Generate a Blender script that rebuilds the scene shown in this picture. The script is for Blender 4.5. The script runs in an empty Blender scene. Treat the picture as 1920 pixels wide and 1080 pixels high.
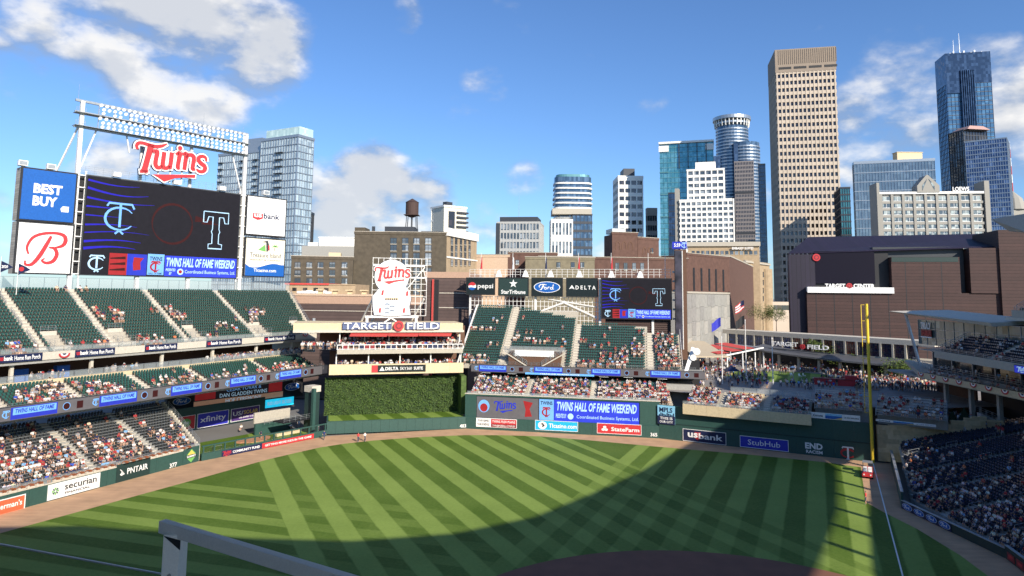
import bpy, math, random
from mathutils import Vector, Matrix
random.seed(7)
R = math.radians
sc = bpy.context.scene
col = sc.collection

# ------------------------------------------------------------------ camera
PIT, ROL, FPX, PY0, EYE = R(5.82), R(.674), 1268.7, 419.3, 30.53   # photo measured at 1920 x 1080
CAM = Vector((0, 0, EYE))
_fw = Vector((0, math.cos(PIT), math.sin(PIT))); _r = Vector((1, 0, 0)); _u = _r.cross(_fw)
_rt = _r*math.cos(ROL) + _u*math.sin(ROL); _up = -_r*math.sin(ROL) + _u*math.cos(ROL)
cd = bpy.data.cameras.new('camera'); cam = bpy.data.objects.new('camera', cd); col.objects.link(cam)
cd.sensor_width = 36; cd.lens = FPX/1920*36; cd.shift_y = -(540-PY0)/1920
cd.clip_start = .05; cd.clip_end = 9000
_m = Matrix((_rt, _up, -_fw)).transposed().to_4x4(); _m.translation = CAM; cam.matrix_world = _m
sc.camera = cam

# ------------------------------------------------------------------ sky, sun, exposure
SUN_EL = R(28.5); SUN_AZ = R(148)          # azimuth clockwise from +Y
w = bpy.data.worlds.new('World'); sc.world = w; w.use_nodes = True
nt = w.node_tree; N = nt.nodes; LK = nt.links; N.clear()
def ray(x, y): return _fw*FPX + _rt*(x-960) - _up*(y-PY0)
def wn(t, **k):
    n = N.new(t)
    for a, b in k.items(): setattr(n, a, b)
    return n
def wm(op, a, b=None, c=None):
    n = wn('ShaderNodeMath', operation=op)
    for i, q in enumerate((a, b, c)):
        if q is None: continue
        if isinstance(q, (int, float)): n.inputs[i].default_value = q
        else: LK.new(q, n.inputs[i])
    return n.outputs[0]
sky = wn('ShaderNodeTexSky', sky_type='NISHITA', sun_disc=False, sun_elevation=SUN_EL, sun_rotation=SUN_AZ, air_density=1.0, dust_density=.5, ozone_density=2.2)
tc = wn('ShaderNodeTexCoord')
def cloud_noise(off):
    mp = wn('ShaderNodeMapping'); LK.new(tc.outputs['Generated'], mp.inputs[0])
    mp.inputs['Location'].default_value = off; mp.inputs['Scale'].default_value = (1, 1, 1.75)
    nz = wn('ShaderNodeTexNoise'); nz.inputs['Scale'].default_value = 8.5; nz.inputs['Detail'].default_value = 7; nz.inputs['Roughness'].default_value = .53
    LK.new(mp.outputs[0], nz.inputs['Vector']); return nz.outputs['Fac']
na = cloud_noise((3.1, 1.2, .4)); nb = cloud_noise((3.1+.012, 1.2-.012, .4+.034))
wp = wn('ShaderNodeTexNoise'); wp.inputs['Scale'].default_value = 5.; wp.inputs['Detail'].default_value = 5; LK.new(tc.outputs['Generated'], wp.inputs['Vector'])
w1 = wn('ShaderNodeVectorMath', operation='MULTIPLY_ADD'); LK.new(wp.outputs['Color'], w1.inputs[0]); w1.inputs[1].default_value = (.12,.12,.1); LK.new(tc.outputs['Generated'], w1.inputs[2])
w2 = wn('ShaderNodeVectorMath', operation='ADD'); LK.new(w1.outputs[0], w2.inputs[0]); w2.inputs[1].default_value = (-.06,-.06,-.05)
w3 = wn('ShaderNodeVectorMath', operation='NORMALIZE'); LK.new(w2.outputs[0], w3.inputs[0])
bias = None
# banks of cloud, each with a direction and an angular radius
for (x, y, r, s) in ((290,40,180,.42),(420,70,130,.46),(490,115,85,.38),(200,20,150,.34),(330,90,110,.36),(70,70,90,.26),(375,155,95,.42),(20,130,70,.3),(120,100,70,.16),
                     (700,360,90,.5),(650,400,105,.46),(790,395,100,.45),(720,420,120,.48),(600,430,90,.3),(850,430,80,.3),(230,310,75,.34),(985,342,55,.24),(950,350,40,.18),(855,338,40,.22),(740,18,42,.18),(915,155,38,.18),(1205,218,40,.16),
                     (1710,115,100,.31),(1790,100,90,.25),(1890,150,110,.33),(1680,210,80,.24),(1640,270,130,.34),(1900,260,100,.2),(20,440,70,.3),(10,400,60,.24),(900,440,90,.3),(920,410,60,.26),(1120,450,90,.26),(1440,420,70,.2),(500,320,60,.24)):
    c = ray(x, y).normalized(); ang = math.atan(r/FPX)
    dp = wn('ShaderNodeVectorMath', operation='DOT_PRODUCT'); LK.new(w3.outputs[0], dp.inputs[0]); dp.inputs[1].default_value = c
    mr = wn('ShaderNodeMapRange', interpolation_type='SMOOTHSTEP'); LK.new(dp.outputs['Value'], mr.inputs['Value'])
    mr.inputs['From Min'].default_value = math.cos(ang*1.25); mr.inputs['From Max'].default_value = math.cos(ang*.25); mr.inputs['To Max'].default_value = s
    bias = mr.outputs[0] if bias is None else wm('MAXIMUM', bias, mr.outputs[0])
def dens(nz):
    mr = wn('ShaderNodeMapRange', interpolation_type='SMOOTHSTEP'); LK.new(wm('ADD', nz, bias), mr.inputs['Value'])
    mr.inputs['From Min'].default_value = .645; mr.inputs['From Max'].default_value = .97; return mr.outputs[0]
da, db = dens(na), dens(nb)
lit = wn('ShaderNodeMapRange'); LK.new(wm('SUBTRACT', da, wm('MULTIPLY', db, .8)), lit.inputs['Value'])
lit.inputs['From Min'].default_value = -.12; lit.inputs['From Max'].default_value = .46
ccol = wn('ShaderNodeMix', data_type='RGBA'); LK.new(lit.outputs[0], ccol.inputs['Factor'])
ccol.inputs['A'].default_value = (.33, .4, .52, 1); ccol.inputs['B'].default_value = (.95, .93, .9, 1)
tint = wn('ShaderNodeVectorMath', operation='MULTIPLY'); LK.new(sky.outputs[0], tint.inputs[0]); tint.inputs[1].default_value = (.66, .9, 1.22)   # the camera's cool white balance
bs = wn('ShaderNodeBackground'); bs.inputs['Strength'].default_value = .101; LK.new(tint.outputs[0], bs.inputs[0])
bc = wn('ShaderNodeBackground'); bc.inputs['Strength'].default_value = .76; LK.new(ccol.outputs['Result'], bc.inputs[0])
mx = wn('ShaderNodeMixShader'); LK.new(wm('MULTIPLY', da, .93), mx.inputs[0]); LK.new(bs.outputs[0], mx.inputs[1]); LK.new(bc.outputs[0], mx.inputs[2])
wo = wn('ShaderNodeOutputWorld'); LK.new(mx.outputs[0], wo.inputs[0])
sl = bpy.data.lights.new('sun', 'SUN'); sl.energy = 5.0; sl.angle = R(.53); sl.color = (1, .91, .78)
so = bpy.data.objects.new('sun', sl); col.objects.link(so)
_sd = Vector((math.sin(SUN_AZ)*math.cos(SUN_EL), math.cos(SUN_AZ)*math.cos(SUN_EL), math.sin(SUN_EL)))
so.rotation_euler = _sd.to_track_quat('Z', 'Y').to_euler()
vs = sc.view_settings; vs.view_transform = 'Standard'; vs.look = 'None'; vs.exposure = .48; vs.gamma = 1; vs.use_curve_mapping = False

# ------------------------------------------------------------------ helpers
def at(x, y, Y): d = ray(x, y); return CAM + d*(Y/d.y)                       # photo pixel at forward distance Y
def gz(x, y, z=0.): d = ray(x, y); return CAM + d*((z-EYE)/d.z)              # photo pixel at height z
class Fr:                                                                     # upright plane: x along, y away from the field, z up
    def __init__(s, p0, p1):
        s.o = Vector((p0[0], p0[1], 0)); e = Vector((p1[0]-p0[0], p1[1]-p0[1], 0)); s.L = e.length; s.d = e/s.L; s.n = Vector((-s.d.y, s.d.x, 0)); s.rz = math.atan2(s.d.y, s.d.x)
    def P(s, x, y, off=0.):                                                   # local (along, height) where the sight line meets the plane
        r = ray(x, y); t = (off-(CAM-s.o).dot(s.n))/r.dot(s.n); p = CAM + r*t; return (p-s.o).dot(s.d), p.z
    def W(s, a, b=0., z=0.): q = s.o + s.d*a + s.n*b; return Vector((q.x, q.y, z))
    def loc(s, a, b=0., z=0.): return dict(loc=s.W(a, b, z), rz=s.rz)
class MB:
    def __init__(s): s.v = []; s.f = []; s.m = []
    def add(s, vs, fs, m=0):
        b = len(s.v); s.v += [tuple(q) for q in vs]; s.f += [tuple(b+i for i in q) for q in fs]; s.m += [m]*len(fs); return s
    def box(s, x0, x1, y0, y1, z0, z1, m=0):
        return s.add([(x0,y0,z0),(x1,y0,z0),(x1,y1,z0),(x0,y1,z0),(x0,y0,z1),(x1,y0,z1),(x1,y1,z1),(x0,y1,z1)], [(0,3,2,1),(4,5,6,7),(0,1,5,4),(1,2,6,5),(2,3,7,6),(3,0,4,7)], m)
    def poly(s, pts, m=0): return s.add(pts, [tuple(range(len(pts)))], m)
    def prism(s, pts, z0, z1, m=0):
        n = len(pts); ar = sum(pts[i][0]*pts[(i+1)%n][1]-pts[(i+1)%n][0]*pts[i][1] for i in range(n))
        if ar < 0: pts = pts[::-1]
        return s.add([(x,y,z0) for x,y in pts]+[(x,y,z1) for x,y in pts], [tuple(range(n))[::-1], tuple(range(n,2*n))]+[(i,(i+1)%n,n+(i+1)%n,n+i) for i in range(n)], m)
    def slab(s, pts, y0, y1, m=0):                                            # outline in x,z thickened from y0 (front) to y1
        n = len(pts); ar = sum(pts[i][0]*pts[(i+1)%n][1]-pts[(i+1)%n][0]*pts[i][1] for i in range(n))
        if ar < 0: pts = pts[::-1]
        return s.add([(x,y0,z) for x,z in pts]+[(x,y1,z) for x,z in pts], [tuple(range(n)), tuple(range(n,2*n))[::-1]]+[(i,n+i,n+(i+1)%n,(i+1)%n) for i in range(n)], m)
    def beam(s, a, b, w, h=None, m=0):
        a = Vector(a); b = Vector(b); h = h or w; d = (b-a).normalized(); x = d.cross(Vector((0,0,1)))
        x = Vector((1,0,0)) if x.length < 1e-4 else x.normalized(); y = x.cross(d)
        q = [x*(w/2*i)+y*(h/2*j) for i, j in ((-1,-1),(1,-1),(1,1),(-1,1))]
        return s.add([a+k for k in q]+[b+k for k in q], [(0,1,2,3),(7,6,5,4),(4,5,1,0),(5,6,2,1),(6,7,3,2),(7,4,0,3)], m)
    def tube(s, a, b, r, r2=None, n=8, m=0):
        a = Vector(a); b = Vector(b); r2 = r if r2 is None else r2; d = (b-a).normalized(); x = d.cross(Vector((0,0,1)))
        x = Vector((1,0,0)) if x.length < 1e-4 else x.normalized(); y = x.cross(d)
        c = [x*math.cos(2*math.pi*i/n)+y*math.sin(2*math.pi*i/n) for i in range(n)]
        return s.add([a+k*r for k in c]+[b+k*r2 for k in c], [tuple(range(n)), tuple(range(n,2*n))[::-1]]+[(n+i,n+(i+1)%n,(i+1)%n,i) for i in range(n)], m)
    def stroke(s, pts, w, y0, y1, m=0, sm=0):                                       # brush line in x,z with width(s) w
        n = len(pts); ws = list(w) if isinstance(w, (list, tuple)) else [w]*n; Lp = []; Rp = []
        if sm and n > 2:                                                      # Catmull-Rom through the points
            P = [(x, z, k) for (x, z), k in zip(pts, ws)]; Q = []
            for i in range(n-1):
                a, b, c, d = P[max(0,i-1)], P[i], P[i+1], P[min(n-1,i+2)]
                for j in range(sm):
                    t_ = j/sm; Q.append(tuple(.5*(2*b[k]+(c[k]-a[k])*t_+(2*a[k]-5*b[k]+4*c[k]-d[k])*t_*t_+(3*b[k]-a[k]-3*c[k]+d[k])*t_**3) for k in range(3)))
            Q.append(P[-1]); pts = [q[:2] for q in Q]; ws = [q[2] for q in Q]; n = len(pts)
        for i, (x, z) in enumerate(pts):
            a = pts[max(0,i-1)]; b = pts[min(n-1,i+1)]; dx, dz = b[0]-a[0], b[1]-a[1]; l = math.hypot(dx,dz) or 1
            k = ws[i]/2
            if 0 < i < n-1:
                e1 = Vector((x-a[0], z-a[1])).normalized(); e2 = Vector((b[0]-x, b[1]-z)).normalized(); k /= max(.55, math.sqrt(max(.05,(1+e1.dot(e2))/2)))
            Lp.append((x-dz/l*k, z+dx/l*k)); Rp.append((x+dz/l*k, z-dx/l*k))
        vs_ = [(x,y0,z) for x,z in Lp]+[(x,y0,z) for x,z in Rp]+[(x,y1,z) for x,z in Lp]+[(x,y1,z) for x,z in Rp]; fs = []
        for i in range(n-1):
            fs += [(n+i,n+i+1,i+1,i),(2*n+i,2*n+i+1,3*n+i+1,3*n+i),(i,i+1,2*n+i+1,2*n+i),(3*n+i,3*n+i+1,n+i+1,n+i)]
        fs += [(0,2*n,3*n,n),(n-1,2*n-1,4*n-1,3*n-1)]
        return s.add(vs_, fs, m)
    def disc(s, x, z, rx, rz, y0, y1, m=0, n=24): return s.slab([(x+rx*math.cos(2*math.pi*i/n), z+rz*math.sin(2*math.pi*i/n)) for i in range(n)], y0, y1, m)
    def mesh(s, name, mats, smooth=False):
        me = bpy.data.meshes.new(name); me.from_pydata(s.v, [], s.f)
        for k in (mats if isinstance(mats, (list, tuple)) else [mats]): me.materials.append(k)
        me.polygons.foreach_set('material_index', s.m)
        if smooth: me.polygons.foreach_set('use_smooth', [True]*len(s.f))
        me.update(); return me
    def build(s, name, mats, parent=None, smooth=False, **k): return put(name, s.mesh(name, mats, smooth), parent, **k)
def put(name, me, parent=None, label=None, cat=None, group=None, kind=None, loc=(0,0,0), rz=0):
    o = bpy.data.objects.new(name, me); col.objects.link(o); o.parent = parent; o.location = loc; o.rotation_euler = (0,0,rz)
    if label: o['label'] = label
    if cat: o['category'] = cat
    if group: o['group'] = group
    if kind: o['kind'] = kind
    return o
def thing(name, label, cat, group=None, loc=(0,0,0), rz=0): return put(name, None, None, label, cat, group, None, loc, rz)
def part(name, mats, parent, fn, **k):
    mb = MB(); fn(mb); return mb.build(name, mats, parent, **k)
def bx(name, mats, parent, *a, **k): return MB().box(*a).build(name, mats, parent, **k)

# ------------------------------------------------------------------ materials
def mat(name, c, rough=.6, metal=0., var=.12, scale=3., bump=0., emit=0., coat=0., spec=.5, dirt=0.):
    m = bpy.data.materials.new(name); m.use_nodes = True; t = m.node_tree; b = t.nodes['Principled BSDF']
    b.inputs['Roughness'].default_value = rough; b.inputs['Metallic'].default_value = metal; b.inputs['Specular IOR Level'].default_value = spec
    if coat: b.inputs['Coat Weight'].default_value = coat
    g = t.nodes.new('ShaderNodeNewGeometry'); nz = t.nodes.new('ShaderNodeTexNoise'); nz.inputs['Scale'].default_value = scale; nz.inputs['Detail'].default_value = 6
    t.links.new(g.outputs['Position'], nz.inputs['Vector'])
    mr = t.nodes.new('ShaderNodeMapRange'); mr.inputs['From Min'].default_value = .25; mr.inputs['From Max'].default_value = .75
    mr.inputs['To Min'].default_value = 1-var; mr.inputs['To Max'].default_value = 1+var; t.links.new(nz.outputs['Fac'], mr.inputs['Value'])
    vm = t.nodes.new('ShaderNodeVectorMath'); vm.operation = 'SCALE'; vm.inputs[0].default_value = c[:3]; t.links.new(mr.outputs[0], vm.inputs['Scale'])
    t.links.new(vm.outputs[0], b.inputs['Base Color'])
    if emit: t.links.new(vm.outputs[0], b.inputs['Emission Color']); b.inputs['Emission Strength'].default_value = emit
    if bump:
        bp = t.nodes.new('ShaderNodeBump'); bp.inputs['Strength'].default_value = bump; bp.inputs['Distance'].default_value = .05
        t.links.new(nz.outputs['Fac'], bp.inputs['Height']); t.links.new(bp.outputs[0], b.inputs['Normal'])
    return m
def nodes(m): return m.node_tree, m.node_tree.nodes['Principled BSDF']
def mth(t, op, *a):
    n = t.nodes.new('ShaderNodeMath'); n.operation = op
    for i, q in enumerate(a):
        if isinstance(q, (int, float)): n.inputs[i].default_value = q
        else: t.links.new(q, n.inputs[i])
    return n.outputs[0]
def glass_mat(name, c, c2, cx=3., cz=3.5, rough=.06, amount=.5, spec=.9, metal=0.):
    """window glass: each pane (cell of cx by cz metres in the object's own axes) has its own tint and sheen: blinds, tilt"""
    m = bpy.data.materials.new(name); m.use_nodes = True; t, b = nodes(m)
    tcn = t.nodes.new('ShaderNodeTexCoord'); sp = t.nodes.new('ShaderNodeSeparateXYZ'); t.links.new(tcn.outputs['Object'], sp.inputs[0])
    cb = t.nodes.new('ShaderNodeCombineXYZ')
    t.links.new(mth(t,'FLOOR',mth(t,'DIVIDE',sp.outputs[0],cx)), cb.inputs[0]); t.links.new(mth(t,'FLOOR',mth(t,'DIVIDE',sp.outputs[1],cx)), cb.inputs[1]); t.links.new(mth(t,'FLOOR',mth(t,'DIVIDE',sp.outputs[2],cz)), cb.inputs[2])
    wh = t.nodes.new('ShaderNodeTexWhiteNoise'); t.links.new(cb.outputs[0], wh.inputs['Vector'])
    mr = t.nodes.new('ShaderNodeMapRange'); mr.inputs['From Min'].default_value = 1-amount; t.links.new(wh.outputs['Value'], mr.inputs['Value'])
    mi = t.nodes.new('ShaderNodeMix'); mi.data_type = 'RGBA'; mi.inputs['A'].default_value = (*c,1); mi.inputs['B'].default_value = (*c2,1); t.links.new(mr.outputs[0], mi.inputs['Factor'])
    t.links.new(mi.outputs['Result'], b.inputs['Base Color']); b.inputs['Roughness'].default_value = rough; b.inputs['Specular IOR Level'].default_value = spec; b.inputs['Metallic'].default_value = metal
    nm = t.nodes.new('ShaderNodeVectorMath'); nm.operation = 'MULTIPLY_ADD'; t.links.new(wh.outputs['Color'], nm.inputs[0]); nm.inputs[1].default_value = (.05,.05,.05)
    ge = t.nodes.new('ShaderNodeNewGeometry'); t.links.new(ge.outputs['Normal'], nm.inputs[2])
    no = t.nodes.new('ShaderNodeVectorMath'); no.operation = 'NORMALIZE'; t.links.new(nm.outputs[0], no.inputs[0]); t.links.new(no.outputs[0], b.inputs['Normal'])
    return m
def line_mat(name, c, period, axis=2, depth=.6, rough=.7, var=.12, width=.12):
    """siding or panelling: dark joints every `period` metres along an object axis, with streaky weathering"""
    m = mat(name, c, rough, var=var, scale=.6); t, b = nodes(m)
    tcn = t.nodes.new('ShaderNodeTexCoord'); sp = t.nodes.new('ShaderNodeSeparateXYZ'); t.links.new(tcn.outputs['Object'], sp.inputs[0])
    fr = mth(t,'FRACT',mth(t,'DIVIDE',sp.outputs[axis],period)); ln = mth(t,'LESS_THAN',fr,width)
    bp = t.nodes.new('ShaderNodeBump'); bp.inputs['Strength'].default_value = depth; bp.inputs['Distance'].default_value = .08; bp.invert = True
    t.links.new(ln, bp.inputs['Height']); t.links.new(bp.outputs[0], b.inputs['Normal'])
    cell = t.nodes.new('ShaderNodeTexWhiteNoise'); cell.noise_dimensions = '1D'; t.links.new(mth(t,'FLOOR',mth(t,'DIVIDE',sp.outputs[axis],period)), cell.inputs['W'])
    old = b.inputs['Base Color'].links[0].from_socket; sc_ = t.nodes.new('ShaderNodeVectorMath'); sc_.operation = 'SCALE'; t.links.new(old, sc_.inputs[0])
    t.links.new(mth(t,'MULTIPLY',mth(t,'MULTIPLY_ADD',cell.outputs['Value'],.3,.85),mth(t,'MULTIPLY_ADD',ln,-.45,1.)), sc_.inputs['Scale']); t.links.new(sc_.outputs[0], b.inputs['Base Color'])
    return m
ORDW = 'first second third fourth fifth sixth seventh eighth ninth tenth eleventh twelfth thirteenth fourteenth fifteenth sixteenth seventeenth eighteenth nineteenth twentieth twenty-first twenty-second twenty-third twenty-fourth'.split()
M = {}
for k, a in dict(
    conc=((.42,.38,.31),.85), conc_light=((.55,.5,.41),.85), conc_grey=((.33,.32,.29),.85), tan=((.62,.5,.31),.8), white=((.8,.79,.76),.5), white_metal=((.72,.7,.66),.4), steel=((.55,.56,.56),.35,.6),
    galv=((.36,.38,.39),.45,.5), dark_steel=((.05,.055,.06),.5,.3), black=((.012,.012,.014),.6), green_wall=((.026,.075,.062),.55), green_dark=((.012,.034,.03),.6), green_seat=((.012,.045,.032),.35),
    navy_seat=((.012,.016,.035),.35), navy=((.01,.016,.06),.5), red=((.5,.03,.035),.5), red_dark=((.22,.02,.025),.5), blue=((.02,.12,.42),.45), royal=((.03,.035,.4),.5), purple=((.07,.03,.16),.5), yellow=((.8,.55,.04),.45),
    awning=((.5,.06,.05),.8), canvas=((.42,.35,.25),.8), skin=((.5,.29,.19),.6), black_sign=((.012,.018,.018),.35), orange=((.75,.2,.05),.6), lightblue=((.25,.55,.75),.5), cyan=((.02,.42,.65),.4), gold=((.7,.5,.1),.5),
    lime=((.15,.4,.1),.6), cream=((.75,.7,.55),.6), brown=((.12,.06,.035),.8), bark=((.1,.07,.05),.9), asphalt=((.05,.05,.052),.9), tan_roof=((.55,.4,.28),.85), signblue=((.012,.1,.38),.35), orange_ad=((.75,.12,.05),.5), rust=((.06,.034,.028),.8)).items():
    M[k] = mat(k, *a)
M['green_seat'] = mat('green_seat_plastic', (.022,.08,.057), .25, coat=.4); M['navy_seat'] = mat('navy_seat_plastic', (.036,.045,.08), .25, coat=.4)
# ------------------------------------------------------------------ ground and playing field
def sheet(name, pts, z, m, kind='structure', parent=None, **k):
    return MB().poly([(p[0], p[1], z) for p in pts]).build(name, m, parent, kind=kind, **k)
HOME = Vector((24.92, 38.31)); RU = Vector((.42345, .90592)); RV = Vector((-.90592, .42345)); MOUND = HOME + (RU+RV)*13.04
def sub(pts, n=1): return pts
ground_m = mat('city_ground', (.16,.155,.15), .95, var=.2, scale=.05)
sheet('ground', [(-4500,-800),(4500,-800),(4500,6000),(-4500,6000)], -.3, ground_m)
track_m = mat('warning_track_clay', (.47,.285,.16), .95, var=.16, scale=.35, bump=.2)
def streaks(m, ang, amt=.18):
    t, b = nodes(m); g = t.nodes.new('ShaderNodeNewGeometry'); mp = t.nodes.new('ShaderNodeMapping'); mp.inputs['Rotation'].default_value = (0,0,R(ang)); mp.inputs['Scale'].default_value = (.12,1.6,1); t.links.new(g.outputs['Position'], mp.inputs[0])
    nz = t.nodes.new('ShaderNodeTexNoise'); nz.inputs['Scale'].default_value = 1.; nz.inputs['Detail'].default_value = 7; nz.inputs['Roughness'].default_value = .65; t.links.new(mp.outputs[0], nz.inputs['Vector'])
    old = b.inputs['Base Color'].links[0].from_socket; sc_ = t.nodes.new('ShaderNodeVectorMath'); sc_.operation = 'SCALE'; t.links.new(old, sc_.inputs[0]); t.links.new(mth(t,'MULTIPLY_ADD',nz.outputs['Fac'],amt*4,1-amt*2), sc_.inputs['Scale']); t.links.new(sc_.outputs[0], b.inputs['Base Color'])
streaks(track_m, -25, .16)
dirt_m = mat('infield_clay', (.2,.085,.05), .95, var=.12, scale=.4)
# wall base points, left to right
WL0, WL1, WL2 = gz(-120,994), gz(372,865), gz(430,848)
LW = [gz(-130,999.5), gz(372,864.5)]
BP0, BP1 = gz(378,864.5), gz(612,817.5)
CFA, CFB = gz(612,814), gz(873,803.5)
RFA, RFB, RFC = gz(873,803.5), gz(1236,822), gz(1641,867)
SB0, SB1, SB2, SB3 = Vector((70.4,128.6,0)), Vector((57.1,102.0,0)), Vector((58.7,83.4,0)), Vector((55.5,69,0))
outline = [(-72,80), LW[0], LW[1], BP0, BP1, CFB, RFB, RFC, SB0, SB1, SB2, SB3, (44,40), (24,20), (0,30), (-50,62)]
sheet('warning_track', outline, 0, track_m)
# grass, mown in three sets of bands
grass_m = bpy.data.materials.new('mown_grass'); grass_m.use_nodes = True
t, b = nodes(grass_m); ge = t.nodes.new('ShaderNodeNewGeometry'); sp = t.nodes.new('ShaderNodeSeparateXYZ'); t.links.new(ge.outputs['Position'], sp.inputs[0]); X, Y = sp.outputs[0], sp.outputs[1]
wob = t.nodes.new('ShaderNodeTexNoise'); wob.inputs['Scale'].default_value = .35; wob.inputs['Detail'].default_value = 4; t.links.new(ge.outputs['Position'], wob.inputs['Vector'])
wv = mth(t,'MULTIPLY_ADD',wob.outputs['Fac'],.5,-.25)
def bands(ang, period, phase):
    c, s = math.cos(R(ang)), math.sin(R(ang))
    q = mth(t,'ADD',mth(t,'ADD',mth(t,'MULTIPLY',X,c/period),mth(t,'MULTIPLY',Y,s/period)), mth(t,'MULTIPLY_ADD',wv,.11,phase))
    return mth(t,'MULTIPLY_ADD',mth(t,'MINIMUM',mth(t,'MAXIMUM',mth(t,'MULTIPLY',mth(t,'SINE',mth(t,'MULTIPLY',q,2*math.pi)),6.),-1.),1.),.5,.5)
def side(p, q, soft=1.2):                                                     # 1 to the right of the line p>q
    d = Vector((q[0]-p[0], q[1]-p[1])).normalized(); n = Vector((d.y, -d.x))
    v = mth(t,'ADD',mth(t,'ADD',mth(t,'MULTIPLY',X,n.x),mth(t,'MULTIPLY',Y,n.y)), -(n.x*p[0]+n.y*p[1]))
    v = mth(t,'ADD', v, wv); return mth(t,'MINIMUM',mth(t,'MAXIMUM',mth(t,'MULTIPLY_ADD',v,1/soft,.5),0.),1.)
def half(ang, q0):                                                            # 1 where the coordinate along ang exceeds q0
    c, s_ = math.cos(R(ang)), math.sin(R(ang)); v = mth(t,'ADD',mth(t,'ADD',mth(t,'MULTIPLY',X,c),mth(t,'MULTIPLY',Y,s_)),-q0)
    v = mth(t,'ADD', v, mth(t,'MULTIPLY',wv,.5)); return mth(t,'MINIMUM',mth(t,'MAXIMUM',mth(t,'MULTIPLY_ADD',v,4.,.5),0.),1.)
inv = lambda q: mth(t,'SUBTRACT',1.,q)
mul = lambda *q: q[0] if len(q) == 1 else mth(t,'MULTIPLY',q[0],mul(*q[1:]))
bA, bB, bC = bands(25.5, 5.398, .547), bands(-24.2, 5.345, .434), bands(74., 5.108, .425)
mA = mul(half(25.5, 13.24), side(gz(1077,826), gz(1462,991), .3)); mB = half(-24.2, -34.39); mC = mul(inv(half(25.5, 13.24)), inv(half(74., 92.5))); cx = mul(inv(half(74., 92.5)), side(gz(640,835), gz(1040,1080), 9.))
tone = mth(t,'ADD',mth(t,'ADD',mul(mA,inv(mB),mth(t,'MAXIMUM',bA,mul(bC,cx,.36))),mul(mB,inv(mA),bB)),mth(t,'ADD',mul(mA,mB,mth(t,'MULTIPLY',mth(t,'ADD',bA,bB),.5)),mul(mC,bC,.72)))
fine = t.nodes.new('ShaderNodeTexNoise'); fine.inputs['Scale'].default_value = 2.2; fine.inputs['Detail'].default_value = 7; fine.inputs['Roughness'].default_value = .7; t.links.new(ge.outputs['Position'], fine.inputs['Vector'])
big = t.nodes.new('ShaderNodeTexNoise'); big.inputs['Scale'].default_value = .09; big.inputs['Detail'].default_value = 7; big.inputs['Roughness'].default_value = .62; t.links.new(ge.outputs['Position'], big.inputs['Vector'])
fac = mth(t,'ADD',mth(t,'MULTIPLY_ADD',tone,.72,.12),mth(t,'ADD',mth(t,'MULTIPLY_ADD',fine.outputs['Fac'],.75,-.375),mth(t,'MULTIPLY_ADD',big.outputs['Fac'],.8,-.4)))
rp = t.nodes.new('ShaderNodeValToRGB'); rp.color_ramp.elements[0].color = (.062,.116,.006,1); rp.color_ramp.elements[1].color = (.215,.3,.058,1); t.links.new(fac, rp.inputs[0])
t.links.new(rp.outputs[0], b.inputs['Base Color']); b.inputs['Roughness'].default_value = .75; b.inputs['Specular IOR Level'].default_value = .25
bp_ = t.nodes.new('ShaderNodeBump'); bp_.inputs['Strength'].default_value = .5; bp_.inputs['Distance'].default_value = .05; t.links.new(fine.outputs['Fac'], bp_.inputs['Height']); t.links.new(bp_.outputs[0], b.inputs['Normal'])
gedge = [(-68,78)]+[gz(*p) for p in ((-60,1016),(0,1000),(200,945),(400,890),(500,862),(560,848),(600,839),(645,832),(700,826),(780,820),(870,816),(940,816),(1010,818),(1110,826),(1226,837),(1400,852),(1540,866),(1614,876),(1618,905),(1624,942),(1660,962),(1720,992),(1800,1041),(1850,1078),(1890,1115))]+[(49,66),(44,52),(25,24),(-20,44)]
sheet('outfield_grass', gedge, .006, grass_m)
arc = [MOUND + Vector((math.cos(a), math.sin(a)))*29.0 for a in [R(64.95-48+i*3.4) for i in range(55)]]
base1 = HOME+RU*30; 
sheet('infield_dirt', [MOUND+Vector((math.cos(i*math.pi/40), math.sin(i*math.pi/40)))*29.0 for i in range(80)], .012, dirt_m)
infield = [HOME+(RU+RV)*2.5, HOME+RU*26+RV*2.5, HOME+(RU+RV)*25.5, HOME+RV*26+RU*2.5]
sheet('infield_grass', infield, .018, grass_m)
paint = mat('field_paint', (.78,.77,.72), .8, var=.1)
l0 = HOME+RU*31; l1 = HOME+RU*100; ln = Vector((RU.y,-RU.x))*.085
sheet('foul_line', [l0-ln, l0+ln, l1+ln, l1-ln], .024, paint)
bs_ = HOME+RU*27.4; sheet('street', [gz(1440,600,-.2),gz(1500,600,-.2),(260,900),(215,900)], -.2, M['asphalt'])

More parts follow.
